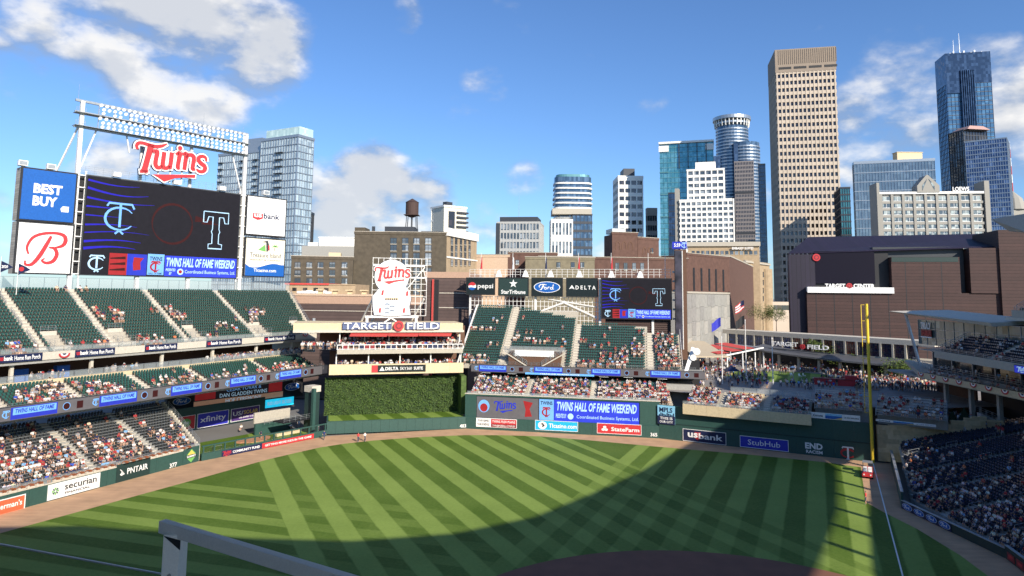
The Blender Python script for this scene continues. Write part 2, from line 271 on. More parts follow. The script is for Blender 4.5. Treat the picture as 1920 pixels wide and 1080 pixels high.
# ------------------------------------------------------------------ wall lettering helpers
def text_mesh(s, m, bold=0., ext=.01, shear=0.):
    c = bpy.data.curves.new('lettering', 'FONT'); c.body = s; c.align_x = 'CENTER'; c.align_y = 'CENTER'; c.resolution_u = 2; c.extrude = ext; c.offset = bold; c.shear = shear
    o = bpy.data.objects.new('lettering', c); col.objects.link(o); bpy.context.view_layer.update()
    dg = bpy.context.evaluated_depsgraph_get(); me = bpy.data.meshes.new_from_object(o.evaluated_get(dg)); bpy.data.objects.remove(o); bpy.data.curves.remove(c)
    me.materials.clear(); me.materials.append(m); return me
def text(s, x, z, w, h, m, parent, y=-.06, bold=.012, shear=0., name='lettering', ext=.02):
    """lettering of width w and height h centred at local x,z on the side that faces the field"""
    me = text_mesh(s, m, bold, .5, shear); xs = [v.co.x for v in me.vertices]; ys = [v.co.y for v in me.vertices]
    x0, x1, y0, y1 = min(xs), max(xs), min(ys), max(ys); sx = w/(x1-x0); sy = h/(y1-y0)
    for v in me.vertices: v.co = ((v.co.x-(x0+x1)/2)*sx, -v.co.z*ext*2, (v.co.y-(y0+y1)/2)*sy)
    o = put(name, me, parent, loc=(x, y, z)); return o
def sign(name, label, fr, px, m, frame=None, off=0., thick=.12, cat='sign', parent=None, fw=.12, group=None):
    """panel whose corners (left, top, right, bottom) are measured on the plane fr at setback off; returns root, width, height (centre at local 0,0)"""
    (x0, y0, x1, y1) = px; a0, z1 = fr.P(x0, y0, off); a1, _ = fr.P(x1, y1, off); _, zb = fr.P(x1, y1, off); za = fr.P(x0, y1, off)[1]
    yt = fr.P(x1, y0, off)[1]; z1 = z1; zb = zb
    w = a1-a0; h = z1-zb; ca, cz = (a0+a1)/2, (z1+zb)/2
    r = thing(name, label, cat, group, fr.W(ca, off, cz), fr.rz)
    bx('panel', m, r, -w/2, w/2, -thick, .0, -h/2, h/2)
    if frame:
        def f(mb):
            mb.box(-w/2-fw,w/2+fw,-thick-.05,.02,h/2,h/2+fw); mb.box(-w/2-fw,w/2+fw,-thick-.05,.02,-h/2-fw,-h/2); mb.box(-w/2-fw,-w/2,-thick-.05,.02,-h/2,h/2); mb.box(w/2,w/2+fw,-thick-.05,.02,-h/2,h/2)
        part('frame', frame, r, f)
    return r, w, h, -thick-.012
def twins_strokes(mb, sx, sz, y0, y1, grow=0., m=0):
    """the script word Twins, drawn with brush strokes in a box about 370 x 190 units"""
    q = lambda pts: [((x-860)*sx, (395-y)*sz) for x, y in pts]
    k = abs(sx)
    def st(pts, w): mb.stroke(q(pts), [(a+grow)*k for a in w] if isinstance(w, list) else (w+grow)*k, y0, y1, m, 4)
    g = grow*.4
    st([(688-g,352),(682,336),(690,322),(710,318),(740,322),(775,324),(805,316),(828+g,302)], [14,16,17,17,18,18,16,6])
    st([(752,318),(746,350),(738,390),(730,430),(722,458+g)], [30,30,28,28,30]); st([(706-g,457),(745+g,450)], 12)
    st([(756-g,352),(782,348),(779,385),(778,410),(786,424),(800,424),(810,412)], [10,22,22,22,20,18,14]); st([(818,344-g),(815,385),(814,408),(822,422),(838,420),(848,408)], [22,22,22,20,18,14]); st([(856,340-g),(854,385),(850,424+g)], [22,22,20])
    st([(876-g,346),(896,338),(893,380),(890,410),(902+g,414)], [10,22,22,20,12]); mb.disc((897-860)*sx, (395-312)*sz, (12+g)*k, (12+g)*k, y0, y1, m, 14)
    st([(910-g,342),(930,336),(928,380),(925,418+g)], [10,22,22,20]); st([(930,356),(945,340),(962,338),(972,352),(970,385),(968,406),(982+g,408)], [12,18,22,22,22,20,12])
    st([(1040+g,358),(1036,340),(1018,334),(1000,342),(998,358),(1012,372),(1030,382),(1036,398),(1024,412),(1004,414),(990-g,404)], [10,15,18,20,22,24,24,22,19,17,10])
    pts = [(768-g,462+g*.3),(860,450),(985+g,434-g),(985+g,450+g),(930,456),(880,466),(826,490+g*1.3),(796-g*.5,474+g)]; mb.slab(q(pts), y0, y1, m)
def tc_logo(mb, cx, cz, s, y0, y1, m=0, w=.09):
    q = lambda pts: [(cx+x*s, cz+z*s) for x, z in pts]
    mb.stroke(q([(math.cos(a)*.46, math.sin(a)*.38-.04) for a in [R(35+i*290/16) for i in range(17)]]), [w*s*(.4+.9*math.sin(math.pi*(i+.5)/17)) for i in range(17)], y0, y1, m)
    mb.stroke(q([(-.42,.36),(-.36,.47),(0,.47),(.36,.47),(.44,.32)]), w*s, y0-.004, y1, m); mb.stroke(q([(0,.47),(0,-.33)]), w*1.25*s, y0-.008, y1, m); mb.stroke(q([(-.13,-.56),(0,-.44),(.13,-.56)]), w*s, y0, y1, m)
# ------------------------------------------------------------------ people and seats: prototypes
import numpy as np
def skin_proto(joints, edges, sub):
    """one continuous body grown over a skeleton; returns mesh with a region index per face (0 skin 1 shirt 2 trousers 3 hair or cap 4 shoes)"""
    names = list(joints); me = bpy.data.meshes.new('person'); me.from_pydata([joints[k][0] for k in names], [(names.index(a), names.index(b)) for a, b, _ in edges], [])
    o = bpy.data.objects.new('person', me); col.objects.link(o); o.modifiers.new('s', 'SKIN')
    for i, k in enumerate(names):
        sv = me.skin_vertices[0].data[i]; r = joints[k][1]; sv.radius = r if isinstance(r, tuple) else (r, r); sv.use_root = (k == 'pelvis')
    if sub: o.modifiers.new('d', 'SUBSURF').levels = sub
    bpy.context.view_layer.update(); dg = bpy.context.evaluated_depsgraph_get(); r = bpy.data.meshes.new_from_object(o.evaluated_get(dg)); bpy.data.objects.remove(o)
    reg = []
    for p in r.polygons:
        c = p.center; best = 9; bi = 0
        for a, b, g in edges:
            A_, B_ = Vector(joints[a][0]), Vector(joints[b][0]); d = B_-A_; tt = max(0, min(1, (c-A_).dot(d)/max(1e-6, d.length_squared))); q = (c-A_-d*tt).length
            if q < best: best = q; bi = g
        if bi == 0 and c.z > joints['head'][0][2]+.035: bi = 3
        if bi == 0 and c.y > joints['head'][0][1]+.04 and c.z > joints['head'][0][2]-.05: bi = 3
        reg.append(bi)
    return r, reg
def body(pose):
    J = {}
    if pose == 'sit' or pose == 'lean' or pose == 'sitarm':
        f = .12 if pose == 'lean' else 0
        J = dict(pelvis=((0,.06,.5),(.17,.13)), chest=((0,.1-f,.86),(.19,.125)), neck=((0,.08-f*1.3,1.06),.06), head=((0,.06-f*1.5,1.17),(.085,.1)), crown=((0,.06-f*1.5,1.3),.075),
                 sl=((-.21,.09-f,.98),.07), sr=((.21,.09-f,.98),.07), el=((-.27,-.02-f,.72),.052), er=((.27,-.02-f,.72),.052), hl=((-.13,-.27-f,.64),.042), hr=((.13,-.27-f,.64),.042),
                 pl=((-.1,.0,.48),.1), pr=((.1,.0,.48),.1), kl=((-.13,-.42,.5),.078), kr=((.14,-.42,.5),.078), al=((-.14,-.44,.1),.052), ar=((.15,-.46,.1),.052), tl=((-.15,-.6,.05),.045), tr=((.17,-.62,.05),.045))
        if pose == 'sitarm': J['hr'] = ((.12,-.2,1.02),.042); J['er'] = ((.3,-.1,.76),.052)
    else:
        st = .1 if pose == 'walk' else 0
        J = dict(pelvis=((0,0,.96),(.165,.12)), chest=((0,.02,1.3),(.185,.12)), neck=((0,.02,1.5),.06), head=((0,.0,1.6),(.08,.1)), crown=((0,.0,1.73),.075),
                 sl=((-.2,.02,1.42),.07), sr=((.2,.02,1.42),.07), el=((-.27,.05+st,1.14),.05), er=((.27,.05-st,1.14),.05), hl=((-.27,-.08+st,.88),.042), hr=((.26,-.1-st,.9),.042),
                 pl=((-.09,0,.9),.1), pr=((.09,0,.9),.1), kl=((-.11,-.04-st*2,.5),.075), kr=((.11,-.02+st,.5),.075), al=((-.12,.02-st*1.5,.1),.052), ar=((.12,.02+st*3,.1),.052), tl=((-.13,-.14-st*1.5,.05),.045), tr=((.14,-.14+st*3,.05),.045))
        if pose == 'arm': J['el'] = ((-.28,-.16,1.2),.05); J['hl'] = ((-.16,-.3,1.36),.042)
    E_ = [('pelvis','chest',1),('chest','neck',1),('neck','head',0),('head','crown',0)]
    for s in 'lr': E_ += [('chest','s'+s,1),('s'+s,'e'+s,1),('e'+s,'h'+s,0),('pelvis','p'+s,2),('p'+s,'k'+s,2),('k'+s,'a'+s,0 if pose != 'walk' else 2),('a'+s,'t'+s,4)]
    return J, E_
POSES = ('sit','lean','sitarm','stand','arm','walk')
HI, LO = {}, {}
for p_ in POSES:
    HI[p_] = skin_proto(*body(p_), 1); LO[p_] = skin_proto(*body(p_), 0)
om = mat('shirt_cloth', (1,1,1), .85, var=.1, scale=9); t, b = nodes(om); oi = t.nodes.new('ShaderNodeObjectInfo'); old = b.inputs['Base Color'].links[0].from_node; t.links.new(oi.outputs['Color'], old.inputs[0])
PM = [mat('person_skin', (.46,.26,.17), .6), om, mat('trousers', (.05,.06,.1), .85, var=.3), mat('hair', (.035,.022,.015), .7), mat('shoes', (.3,.29,.28), .7)]
for p_ in POSES:
    me, reg = HI[p_]; me.materials.clear()
    for m_ in PM: me.materials.append(m_)
    me.polygons.foreach_set('material_index', reg); me.polygons.foreach_set('use_smooth', [True]*len(reg))
PEOPLE = []                                                                   # (x, y, z, facing, pose, place)
SHIRTS = [('white',(.62,.6,.58)),('red',(.36,.03,.035)),('navy',(.015,.02,.07)),('light blue',(.2,.4,.65)),('grey',(.28,.28,.29)),('black',(.02,.02,.022)),('cream',(.6,.5,.36)),('royal blue',(.03,.08,.4)),('orange',(.55,.16,.06))]
SHW = [27,17,18,4,11,14,7,3,2]
def seat_mesh(m, frame):
    mb = MB()
    mb.add([(-.2,.42,.42),(.2,.42,.42),(.185,.5,.8),(-.185,.5,.8),(-.2,.49,.42),(.2,.49,.42),(.17,.56,.78),(-.17,.56,.78)], [(0,1,2,3),(5,4,7,6),(0,4,5,1),(3,2,6,7),(1,5,6,2),(4,0,3,7)], 0)
    mb.add([(-.2,.06,.4),(.2,.06,.4),(.2,.44,.4),(-.2,.44,.4),(-.19,.04,.46),(.19,.04,.46),(.19,.44,.45),(-.19,.44,.45)], [(3,2,1,0),(4,5,6,7),(0,1,5,4),(1,2,6,5),(2,3,7,6),(3,0,4,7)], 0)
    mb.box(-.275,-.245,.2,.5,0,.62,1)
    return mb.mesh('seat', [m, frame])
def joined(name, me, places, mats, parent, **k):
    """many placed copies of a small mesh as one part"""
    n = len(me.vertices); co = np.empty(n*3, 'f'); me.vertices.foreach_get('co', co); co = co.reshape(-1, 3)
    F = [tuple(p.vertices) for p in me.polygons]; mi = [p.material_index for p in me.polygons]; V_ = []; FF = []; MI = []
    for i, (x, y, z, rz, s) in enumerate(places):
        c, sn = math.cos(rz)*s, math.sin(rz)*s; q = np.empty_like(co); q[:,0] = co[:,0]*c-co[:,1]*sn+x; q[:,1] = co[:,0]*sn+co[:,1]*c+y; q[:,2] = co[:,2]*s+z
        V_.append(q); FF += [tuple(a+i*n for a in f) for f in F]; MI += mi
    m2 = bpy.data.meshes.new(name); m2.from_pydata(np.concatenate(V_).tolist() if V_ else [], [], FF)
    for q in mats: m2.materials.append(q)
    m2.polygons.foreach_set('material_index', MI); m2.update()
    return put(name, m2, parent, kind='stuff', **k)
SEATS = {'charcoal': seat_mesh(mat('charcoal_seat', (.035,.037,.036), .4), M['dark_steel']), 'green': seat_mesh(M['green_seat'], M['dark_steel']), 'navy': seat_mesh(M['navy_seat'], M['dark_steel'])}
def rail(mb, p, q, h=1.0, n=None, r=.03, bars=3):
    """open metal railing from p to q"""
    p = Vector(p); q = Vector(q); n = n or max(1, int((q-p).length/1.6)); up = Vector((0,0,1))
    for i in range(n+1): a = p.lerp(q, i/n); mb.beam(a, a+up*h, r*1.6, m=0)
    for k in range(bars): mb.beam(p+up*(h*(k+1)/bars), q+up*(h*(k+1)/bars), r*1.3, m=0)
def glass_rail(root, p, q, h=1.05, step=1.8, name='glass_panel'):
    p = Vector(p); q = Vector(q); n = max(1, int((q-p).length/step)); up = Vector((0,0,1))
    for i in range(n):
        a = p.lerp(q, (i+.04)/n); b_ = p.lerp(q, (i+.96)/n); d = (b_-a).normalized(); nn = Vector((-d.y, d.x, 0))*.01
        MB().add([a-nn+up*.08, b_-nn+up*.08, b_-nn+up*h, a-nn+up*h, a+nn+up*.08, b_+nn+up*.08, b_+nn+up*h, a+nn+up*h], [(0,1,2,3),(7,6,5,4),(3,2,6,7),(4,5,1,0),(1,5,6,2),(0,3,7,4)]).build(name, M['rail_glass'], root)
    def f(mb):
        for i in range(n+1): a = p.lerp(q, i/n); mb.beam(a, a+up*(h+.06), .06)
        mb.beam(p+up*(h+.08), q+up*(h+.08), .07)
    part('handrail', M['galv'], root, f)
gm = bpy.data.materials.new('railing_glass'); gm.use_nodes = True; t, b = nodes(gm); b.inputs['Base Color'].default_value = (.5,.55,.55,1); b.inputs['Roughness'].default_value = .1; b.inputs['Alpha'].default_value = .24; M['rail_glass'] = gm
def stand(root, fr, rows, tread, rise, s0, z0, a0, a1, aisles, kind, place, occ, nind=0, pitch=.56, aw=.6, steps=True, under=.5, poses=('sit','lean','sitarm'), stairm='conc_light', skip=None, seated=True, stepm='conc'):
    """banked rows on plane fr; a0, a1 give each row's ends; occ(row, along) is the chance that a seat is taken"""
    seats = []
    def st(mb):
        for i in range(rows):
            x0, x1 = a0(i), a1(i); s = s0+i*tread; z = z0+i*rise; mb.box(x0, x1, s, s+tread, z-rise-under, z)
    if steps: part('tier_steps', M[stepm], root, st)
    for ai in aisles:
        def sf(mb):
            for i in range(rows):
                if a0(i)-.3 < ai < a1(i)+.3:
                    s = s0+i*tread; z = z0+i*rise; mb.box(ai-aw, ai+aw, s+.002, s+tread*.5, z-rise*.45, z+.012); mb.box(ai-aw, ai+aw, s+tread*.5, s+tread-.002, z-.1, z+rise*.5)
        part('aisle_stair', M[stairm], root, sf)
    for i in range(rows):
        x0, x1 = a0(i), a1(i); s = s0+i*tread; z = z0+i*rise; n = int((x1-x0-.3)/pitch)
        for k in range(n):
            a = x0+.4+k*pitch
            if any(abs(a-q) < aw+.3 for q in aisles) or (skip and skip(i, a)): continue
            seats.append((a, s, z, i)); o_ = occ(i, a)
            if random.random() < o_:
                wp = fr.W(a, s+.06+(tread-.62)*.3, z); PEOPLE.append((wp.x, wp.y, wp.z, fr.rz+random.uniform(-.25,.25), random.choice(poses), place, i+1, sum(q < a for q in aisles), len(aisles)))
    if not seated: return seats
    seats.sort(key=lambda q: (fr.W(q[0], q[1], q[2])-CAM).length)
    seats = [(a, s+max(0, tread-.74)*.8, z, i) for a, s, z, i in seats]
    inview = lambda q: (lambda w_: -.78 < w_.x/max(1, w_.y) < .78)(fr.W(q[0], q[1], q[2]))
    vis = [q for q in seats if inview(q)]; ind = vis[:nind]; rest = [q for q in vis[nind:]]
    for a, s, z, i in ind: put('seat', SEATS[kind], root, loc=(a, s, z))
    if rest: joined('seat_rows', SEATS[kind], [(a, s, z, 0, 1) for a, s, z, i in rest], list(SEATS[kind].materials), root)
    return seats
def clusters(base, cl):
    def f(i, a):
        p = base
        for (ca, ci, ra, ri, d) in cl: 
            q = ((a-ca)/ra)**2+((i-ci)/ri)**2
            if q < 1: p = max(p, d)
        return p
    return f

# ------------------------------------------------------------------ left field: wall and lower stand
LF = Fr((-74.4,101.3), (-43.8,164.7)); LWF = Fr(LW[0], LW[1])
r = thing('outfield_wall', 'dark green padded wall below the lower left field stand', 'wall', loc=LWF.W(0), rz=LWF.rz)
n_ = 14
for i in range(n_): bx('wall_pad', M['green_wall'], r, LWF.L*i/n_+.015, LWF.L*(i+1)/n_-.015, 0, .25, .0, 2.4)
bx('cap', M['conc_light'], r, 0, LWF.L, -.03, .35, 2.4, 2.52); bx('walkway', M['conc'], r, 0, LWF.L, .36, 2.4, 1.6, 2.15)
s_, w_, h_, y_ = sign('advertising_sign', 'orange red advertising panel cut by the left picture edge', LWF, (-110,967,44,953), M['orange_ad'], M['white'], -.02, .06)
text("erman's", w_*.33, .1, w_*.28, h_*.42, M['white'], s_, y_)
s_, w_, h_, y_ = sign('advertising_sign', 'white panel reading securian financial on the left field wall', LWF, (90,910,186,913), M['white'], None, -.02, .06)
text('securian', w_*.12, h_*.14, w_*.62, h_*.42, M['black'], s_, y_); text('FINANCIAL', w_*.06, -h_*.28, w_*.48, h_*.16, M['black'], s_, y_)
def leaf(mb):
    for k in range(8):
        a = k*math.pi/4; mb.stroke([(math.cos(a)*.12, math.sin(a)*.12), (math.cos(a)*.5, math.sin(a)*.5)], [.08,.3], -.01, .01, k % 2)
o = part('emblem', [M['lime'], M['green_wall']], s_, leaf); o.location = (-w_*.36, y_, 0)
s_, w_, h_, y_ = sign('advertising_sign', 'dark green panel reading PNTAIR on the left field wall', LWF, (219,872,280,888), M['green_dark'], None, -.02, .06)
text('PNTAIR', w_*.12, 0, w_*.62, h_*.34, M['white'], s_, y_); o = part('emblem', M['white'], s_, lambda mb: [mb.stroke([(-.35+k*.22,.5-k*.25),(.05+k*.16,.12-k*.2),(-.3+k*.1,-.35-k*.05)], .12, -.01, .01) for k in range(3)]); o.location = (-w_*.34, y_, 0)
s_, w_, h_, y_ = sign('advertising_sign', 'green panel with a diamond emblem reading SUMMIT on the wall', LWF, (344,842,372,866), M['green_wall'], None, -.02, .06)
o = part('emblem', [M['lime'], M['gold'], M['green_dark']], s_, lambda mb: (mb.slab([(-1.2,0),(0,1.15),(1.2,0),(0,-1.15)], -.01,.0,0), mb.slab([(-.9,.1),(0,.95),(.9,.1)], -.02,-.01,1), mb.box(-1.15,1.15,-.03,-.02,-.35,.2,2))); o.location = (0, y_, 0)
text('SUMMIT', 0, -.08, 1.9, .36, M['white'], s_, y_-.04)
def number(s, fr, x, y, h, off=-.04, where=''):
    a, z = fr.P(x, y, off); r_ = thing('distance_marker', 'white distance number %s painted on the green wall %s' % (s, where), 'number', loc=fr.W(a, off, z), rz=fr.rz); text(s, 0, 0, h*1.9, h, M['white'], r_, 0, .02); return r_
number('377', LWF, 325, 872, .75, where='in left centre below the lower stand')
r = thing('lower_stand', 'sunlit lower left field stand with dark bench rows and fans', 'stand', loc=LF.W(0), rz=LF.rz)
e0, e1 = LF.P(372,838,-6.6)[0], LF.P(320,768,5)[0]
a1f = lambda i: e0+(e1-e0)*i/15
lfl_a = [LF.P(x,y,-4)[0] for x, y in ((165,835),(285,815))]
stand(r, LF, 19, .8, .32, -6.6, 2.2, lambda i: -16., a1f, lfl_a, 'charcoal', 'lower left field stand', lambda i, a: (.56 if i < 8 else .34 if i < 12 else .1)*(1. if a < 16 or a > 31 else (.3 if i > 4 else .45)), 120, stepm='conc_grey')
part('bench_rail', M['steel'], r, lambda mb: [mb.beam((-16,-6.6+i*.8+.62,2.2+i*.32+.86), (a1f(i)-.1,-6.6+i*.8+.62,2.2+i*.32+.86), .05) for i in range(17)])
def sidewall(mb):
    for i in range(19): mb.box(a1f(i), a1f(i)+.35, -6.6+i*.8, -5.8+i*.8, 0, 2.8+i*.32)
part('side_wall', M['conc_light'], r, sidewall)
part('end_railing', M['galv'], r, lambda mb: rail(mb, (e0+.2,-6.6,2.8), (a1f(16)+.2,6.2,7.9), 1.0, 9))
glass_rail(r, (-16,-6.85,2.2), (e0,-6.85,2.2), .8, 2.2)
pl_m = mat('planter_flowers', (.26,.09,.04), .9, var=.5, scale=6)
def planter(mb):
    mb.box(-.5,.5,-.18,.18,0,.3,0)
    for k in range(16):
        x, y, z = random.uniform(-.5,.5), random.uniform(-.25,.2), random.uniform(.25,.55); s = .17
        mb.add([(x-s,y,z-s*.4),(x+s,y-.05,z-s*.3),(x,y-.1,z+s),(x,y+.15,z)], [(0,1,2),(1,3,2),(3,0,2)], 1)
pm_ = MB(); planter(pm_); pme = pm_.mesh('flower_box', [M['conc_light'], pl_m])
fbn = -1
for i in range(26):
    a = LWF.L*.2+i*(LWF.L*.8-1)/26
    if i % 9 == 5: continue
    fbn += 1
    put('flower_box', pme, None, 'rust coloured flower box on the left field wall, %s visible from left' % ORDW[fbn], 'flower box', 'flower boxes on the left field wall', None, LWF.W(a, .1, 2.53), LWF.rz)

# ------------------------------------------------------------------ left field: ribbon board, middle deck, porch, upper deck
def screen_mat(name, c, e): return mat(name, c, .45, var=.1, scale=1., emit=e, spec=.12)
SC = dict(dark=screen_mat('led_dark', (.012,.011,.014), .4), blue=screen_mat('led_blue', (.025,.04,.42), .5), sky=screen_mat('led_light_blue', (.13,.3,.58), .45), grey=screen_mat('led_grey', (.09,.085,.09), .5), red=screen_mat('led_red', (.25,.02,.022), .35), cyan=screen_mat('led_cyan', (.02,.5,.75), .7), white=screen_mat('led_white', (.32,.48,.62), .45), swoosh=screen_mat('led_swoosh', (.018,.014,.3), .45), maroon=screen_mat('led_maroon', (.035,.009,.009), .3), royal=screen_mat('led_royal', (.02,.03,.3), .5))
_tcache = {}
def ribbon(fr, a0, a1, z0, z1, off, label, flip=0):
    r = thing('ribbon_board', label, 'screen', loc=fr.W(0, off, 0), rz=fr.rz); h = z1-z0
    bx('housing', M['dark_steel'], r, a0, a1, 0, .5, z0-.12, z1+.1)
    bx('display', SC['grey'], r, a0, a1, -.06, -.002, z0, z1)
    a = a0+.4; k = flip
    while a < a1-10:
        o = bx('message_block', SC['royal'], r, a+1.5, a+8.2, -.075, -.062, z0+.08, z1-.08)
        bx('message_line', SC['sky'], r, a+1.8, a+8.0, -.09, -.077, z0+h*.38, z1-.2)
        text('TWINS HALL OF FAME', a+4.9, z0+h*.66, 5.6, h*.34, SC['royal'], r, -.092, .02, .2)
        part('crest', SC['sky'], r, lambda mb: tc_logo(mb, a+.9, z0+h*.5, h*.55, -.08, -.064, 0, .12))
        part('roundel', [SC['sky'], SC['maroon']], r, lambda mb: (mb.disc(a+9.6, z0+h/2, h*.32, h*.32, -.075, -.062, 0, 14), mb.disc(a+9.6, z0+h/2, h*.27, h*.27, -.085, -.076, 1, 14)))
        bx('mark', SC['maroon'], r, a+11.2, a+12.2, -.075, -.062, z0+h*.2, z0+h*.8); a += 13.4; k += 1
    return r
ribbon(LF, -14, 70.4, 10.85, 12.75, 0, 'long blue and grey ribbon board along the left field middle deck')
r = thing('middle_deck', 'narrow middle deck of green seats above the left field ribbon board', 'stand', loc=LF.W(0), rz=LF.rz)
bx('deck_slab', M['conc_grey'], r, -16, 70.3, .52, 22, 10.4, 11.2)
md_a = [LF.P(x, y, 4)[0] for x, y in ((-10,730),(135,700),(265,690),(372,672),(492,660))]
stand(r, LF, 8, .85, .31, .8, 12.3, lambda i: -15., lambda i: 68.5, md_a, 'green', 'middle left field deck', clusters(.02, [(11,2,8,3.5,.6),(19,1,3,2,.5),(28,1.5,3,2,.45),(34,2,3,2,.4),(42,.5,6,1.2,.45),(55,.5,6,1.2,.5),(61,1.5,4,2,.4)]), 60)
bx('back_wall', M['tan'], r, -16, 70, 8.02, 8.3, 11.2, 15.3)
glass_rail(r, (-16,8.1,15.3), (70,8.1,15.3), .95, 2.6)
bx('concourse_floor', M['conc_grey'], r, -16, 70, 8.32, 22, 14.5, 14.8)
bx('concourse_back', M['brown'], r, -16, 70, 17.5, 18, 14.8, 18.5)
for a in (-6,6,19,33,45,57,68): bx('column', M['conc_light'], r, a-.25, a+.25, 9.2, 9.7, 14.8, 18.6)
part('front_railing', M['galv'], r, lambda mb: rail(mb, (-15,.62,12.3), (69,.62,12.3), .9, 40, .025))
for x in (40,118): o = bx('concession_booth', M['signblue'], r, LF.P(x,690,12)[0]-1, LF.P(x,690,12)[0]+1.2, 12, 13, 14.8, 16.9)
for k in range(150):
    a = random.choice((random.uniform(8,30), random.uniform(44,58), random.uniform(46,60), random.uniform(60,72), random.uniform(60,72))); q = LF.W(a, random.uniform(8.6,11.5), 14.8); PEOPLE.append((q.x, q.y, q.z, LF.rz+random.uniform(-.8,.8), random.choice(('stand','arm','walk')), 'left field porch'))
r = thing('upper_deck', 'steep upper deck of dark green seats in left field', 'stand', loc=LF.W(0), rz=LF.rz)
ud_a = [LF.P(x, 547, 23.5)[0] for x in (3,133,273,405)]
udx = lambda i: 75.2+(81.6-75.2)*i/19
vom = [q+2.6 for q in ud_a]+[72.5]
ucl = [(LF.P(215,590,15)[0],10,3.5,3,.32),(LF.P(318,582,15)[0],11,3,2,.4),(LF.P(345,585,14)[0],9,2,1.2,.5),(LF.P(470,588,12)[0],7,4,2,.35),(LF.P(490,578,14)[0],10,4,1.2,.4),(LF.P(260,640,9)[0],1,9,1.2,.4),(LF.P(20,650,9)[0],1,7,1.2,.35),(LF.P(130,543,24)[0],19,3.5,1,.6),(LF.P(425,615,12)[0],4,3,1.5,.35),(LF.P(410,630,9)[0],1.5,3,1,.4),(LF.P(130,655,9)[0],.8,4,1,.4)]
stand(r, LF, 20, .76, .535, 8.9, 19.5, lambda i: -16., udx, ud_a, 'green', 'upper left field deck', clusters(.0, ucl), 300, skip=lambda i, a: i < 6 and any(abs(a-q) < 1.5 for q in vom))
bx('deck_slab', M['conc_grey'], r, -16, 75.2, 8.5, 23.5, 18.0, 18.55)
bx('fascia', M['conc_light'], r, -16, 75.6, 8.3, 8.88, 18.5, 19.75)
bx('back_parapet', M['conc_light'], r, -16, 82, 24.12, 24.5, 27, 30.2)
bx('end_wall', M['conc_light'], r, 75.6, 76., 9, 24, 15, 19.7)
def endw(mb):
    for i in range(20): mb.box(udx(i)+.01, udx(i)+.5, 8.9+i*.76, 8.9+(i+1)*.76, 18.5+i*.535, 19.75+i*.535)
part('end_stair_wall', M['conc_light'], r, endw)
part('end_railing', M['galv'], r, lambda mb: rail(mb, (75.7,9,19.7), (82,24,30.0), 1.1, 16))
for q in vom:
    part('portal', M['conc_light'], r, lambda mb: (mb.box(q-1.4,q-1.2,9,13.3,18.6,20.6), mb.box(q+1.2,q+1.4,9,13.3,18.6,20.6), mb.box(q-1.4,q+1.4,13.3,13.55,18.6,22.9)))
    part('portal_railing', M['galv'], r, lambda mb: (rail(mb, (q-1.3,9,20.6), (q-1.3,13.3,20.6), 1.0, 3), rail(mb, (q+1.3,9,20.6), (q+1.3,13.3,20.6), 1.0, 3), rail(mb, (q-1.3,13.4,22.9), (q+1.3,13.4,22.9), .9, 2)))
for q in ud_a:
    part('aisle_railing', M['galv'], r, lambda mb: [rail(mb, (q-.75,10+k*5.2,20.1+k*3.6), (q-.75,13.6+k*5.2,22.6+k*3.6), .9, 3) for k in range(3)])
glass_rail(r, (-16,8.6,19.75), (75,8.6,19.75), .75, 2.4)
glass_rail(r, (-16,24.3,30.2), (82,24.3,30.2), 2.1, 2.6)
for i, x in enumerate((40,179,302,420,524)):
    hw = (41,37,30,33,29)[i]; a = LF.P(x, 655, 8.3)[0]; L_ = LF.P(x+hw, 655, 8.3)[0]-LF.P(x-hw, 655, 8.3)[0]
    pos = ('leftmost of five', 'second of five from left', 'middle of five', 'second of five from right', 'rightmost of five')[i]
    s_ = thing('fascia_sign', 'navy Home Run Porch sign on upper deck edge, ' + pos, 'sign', 'home run porch signs', LF.W(a, 8.28, 19.15), LF.rz)
    bx('panel', M['navy'], s_, -L_/2, L_/2, -.1, 0, -.62, .6); text('us', -L_*.43, 0, L_*.08, .55, M['red'], s_, -.12, .03); text('bank', -L_*.28, .05, L_*.2, .7, M['white'], s_, -.12, .03); text('Home Run Porch', L_*.15, 0, L_*.6, .72, M['white'], s_, -.12, .015)
def bunting(mb):
    for k, m_ in enumerate((0,1,2)):
        r0, r1 = .95-k*.3, .95-(k+1)*.3; pts = [(math.cos(a)*r0, math.sin(a)*r0*.8) for a in [math.pi+i*math.pi/10 for i in range(11)]]+[(math.cos(a)*r1, math.sin(a)*r1*.8) for a in [2*math.pi-i*math.pi/10 for i in range(11)]]
        mb.slab(pts, -.02+.03*math.sin(k), .03, m_)
bm_ = MB(); bunting(bm_); bunt = bm_.mesh('bunting', [M['red'], M['white'], M['navy']])
for x, y, where in ((120,668,'on the left half of the upper deck edge'),(572,629,'at the right end of the upper deck edge')):
    a, z = LF.P(x, y, 8.2); put('bunting', bunt, None, 'red white and blue bunting ' + where, 'bunting', 'bunting swags', None, LF.W(a, 8.1, z+.5), LF.rz)
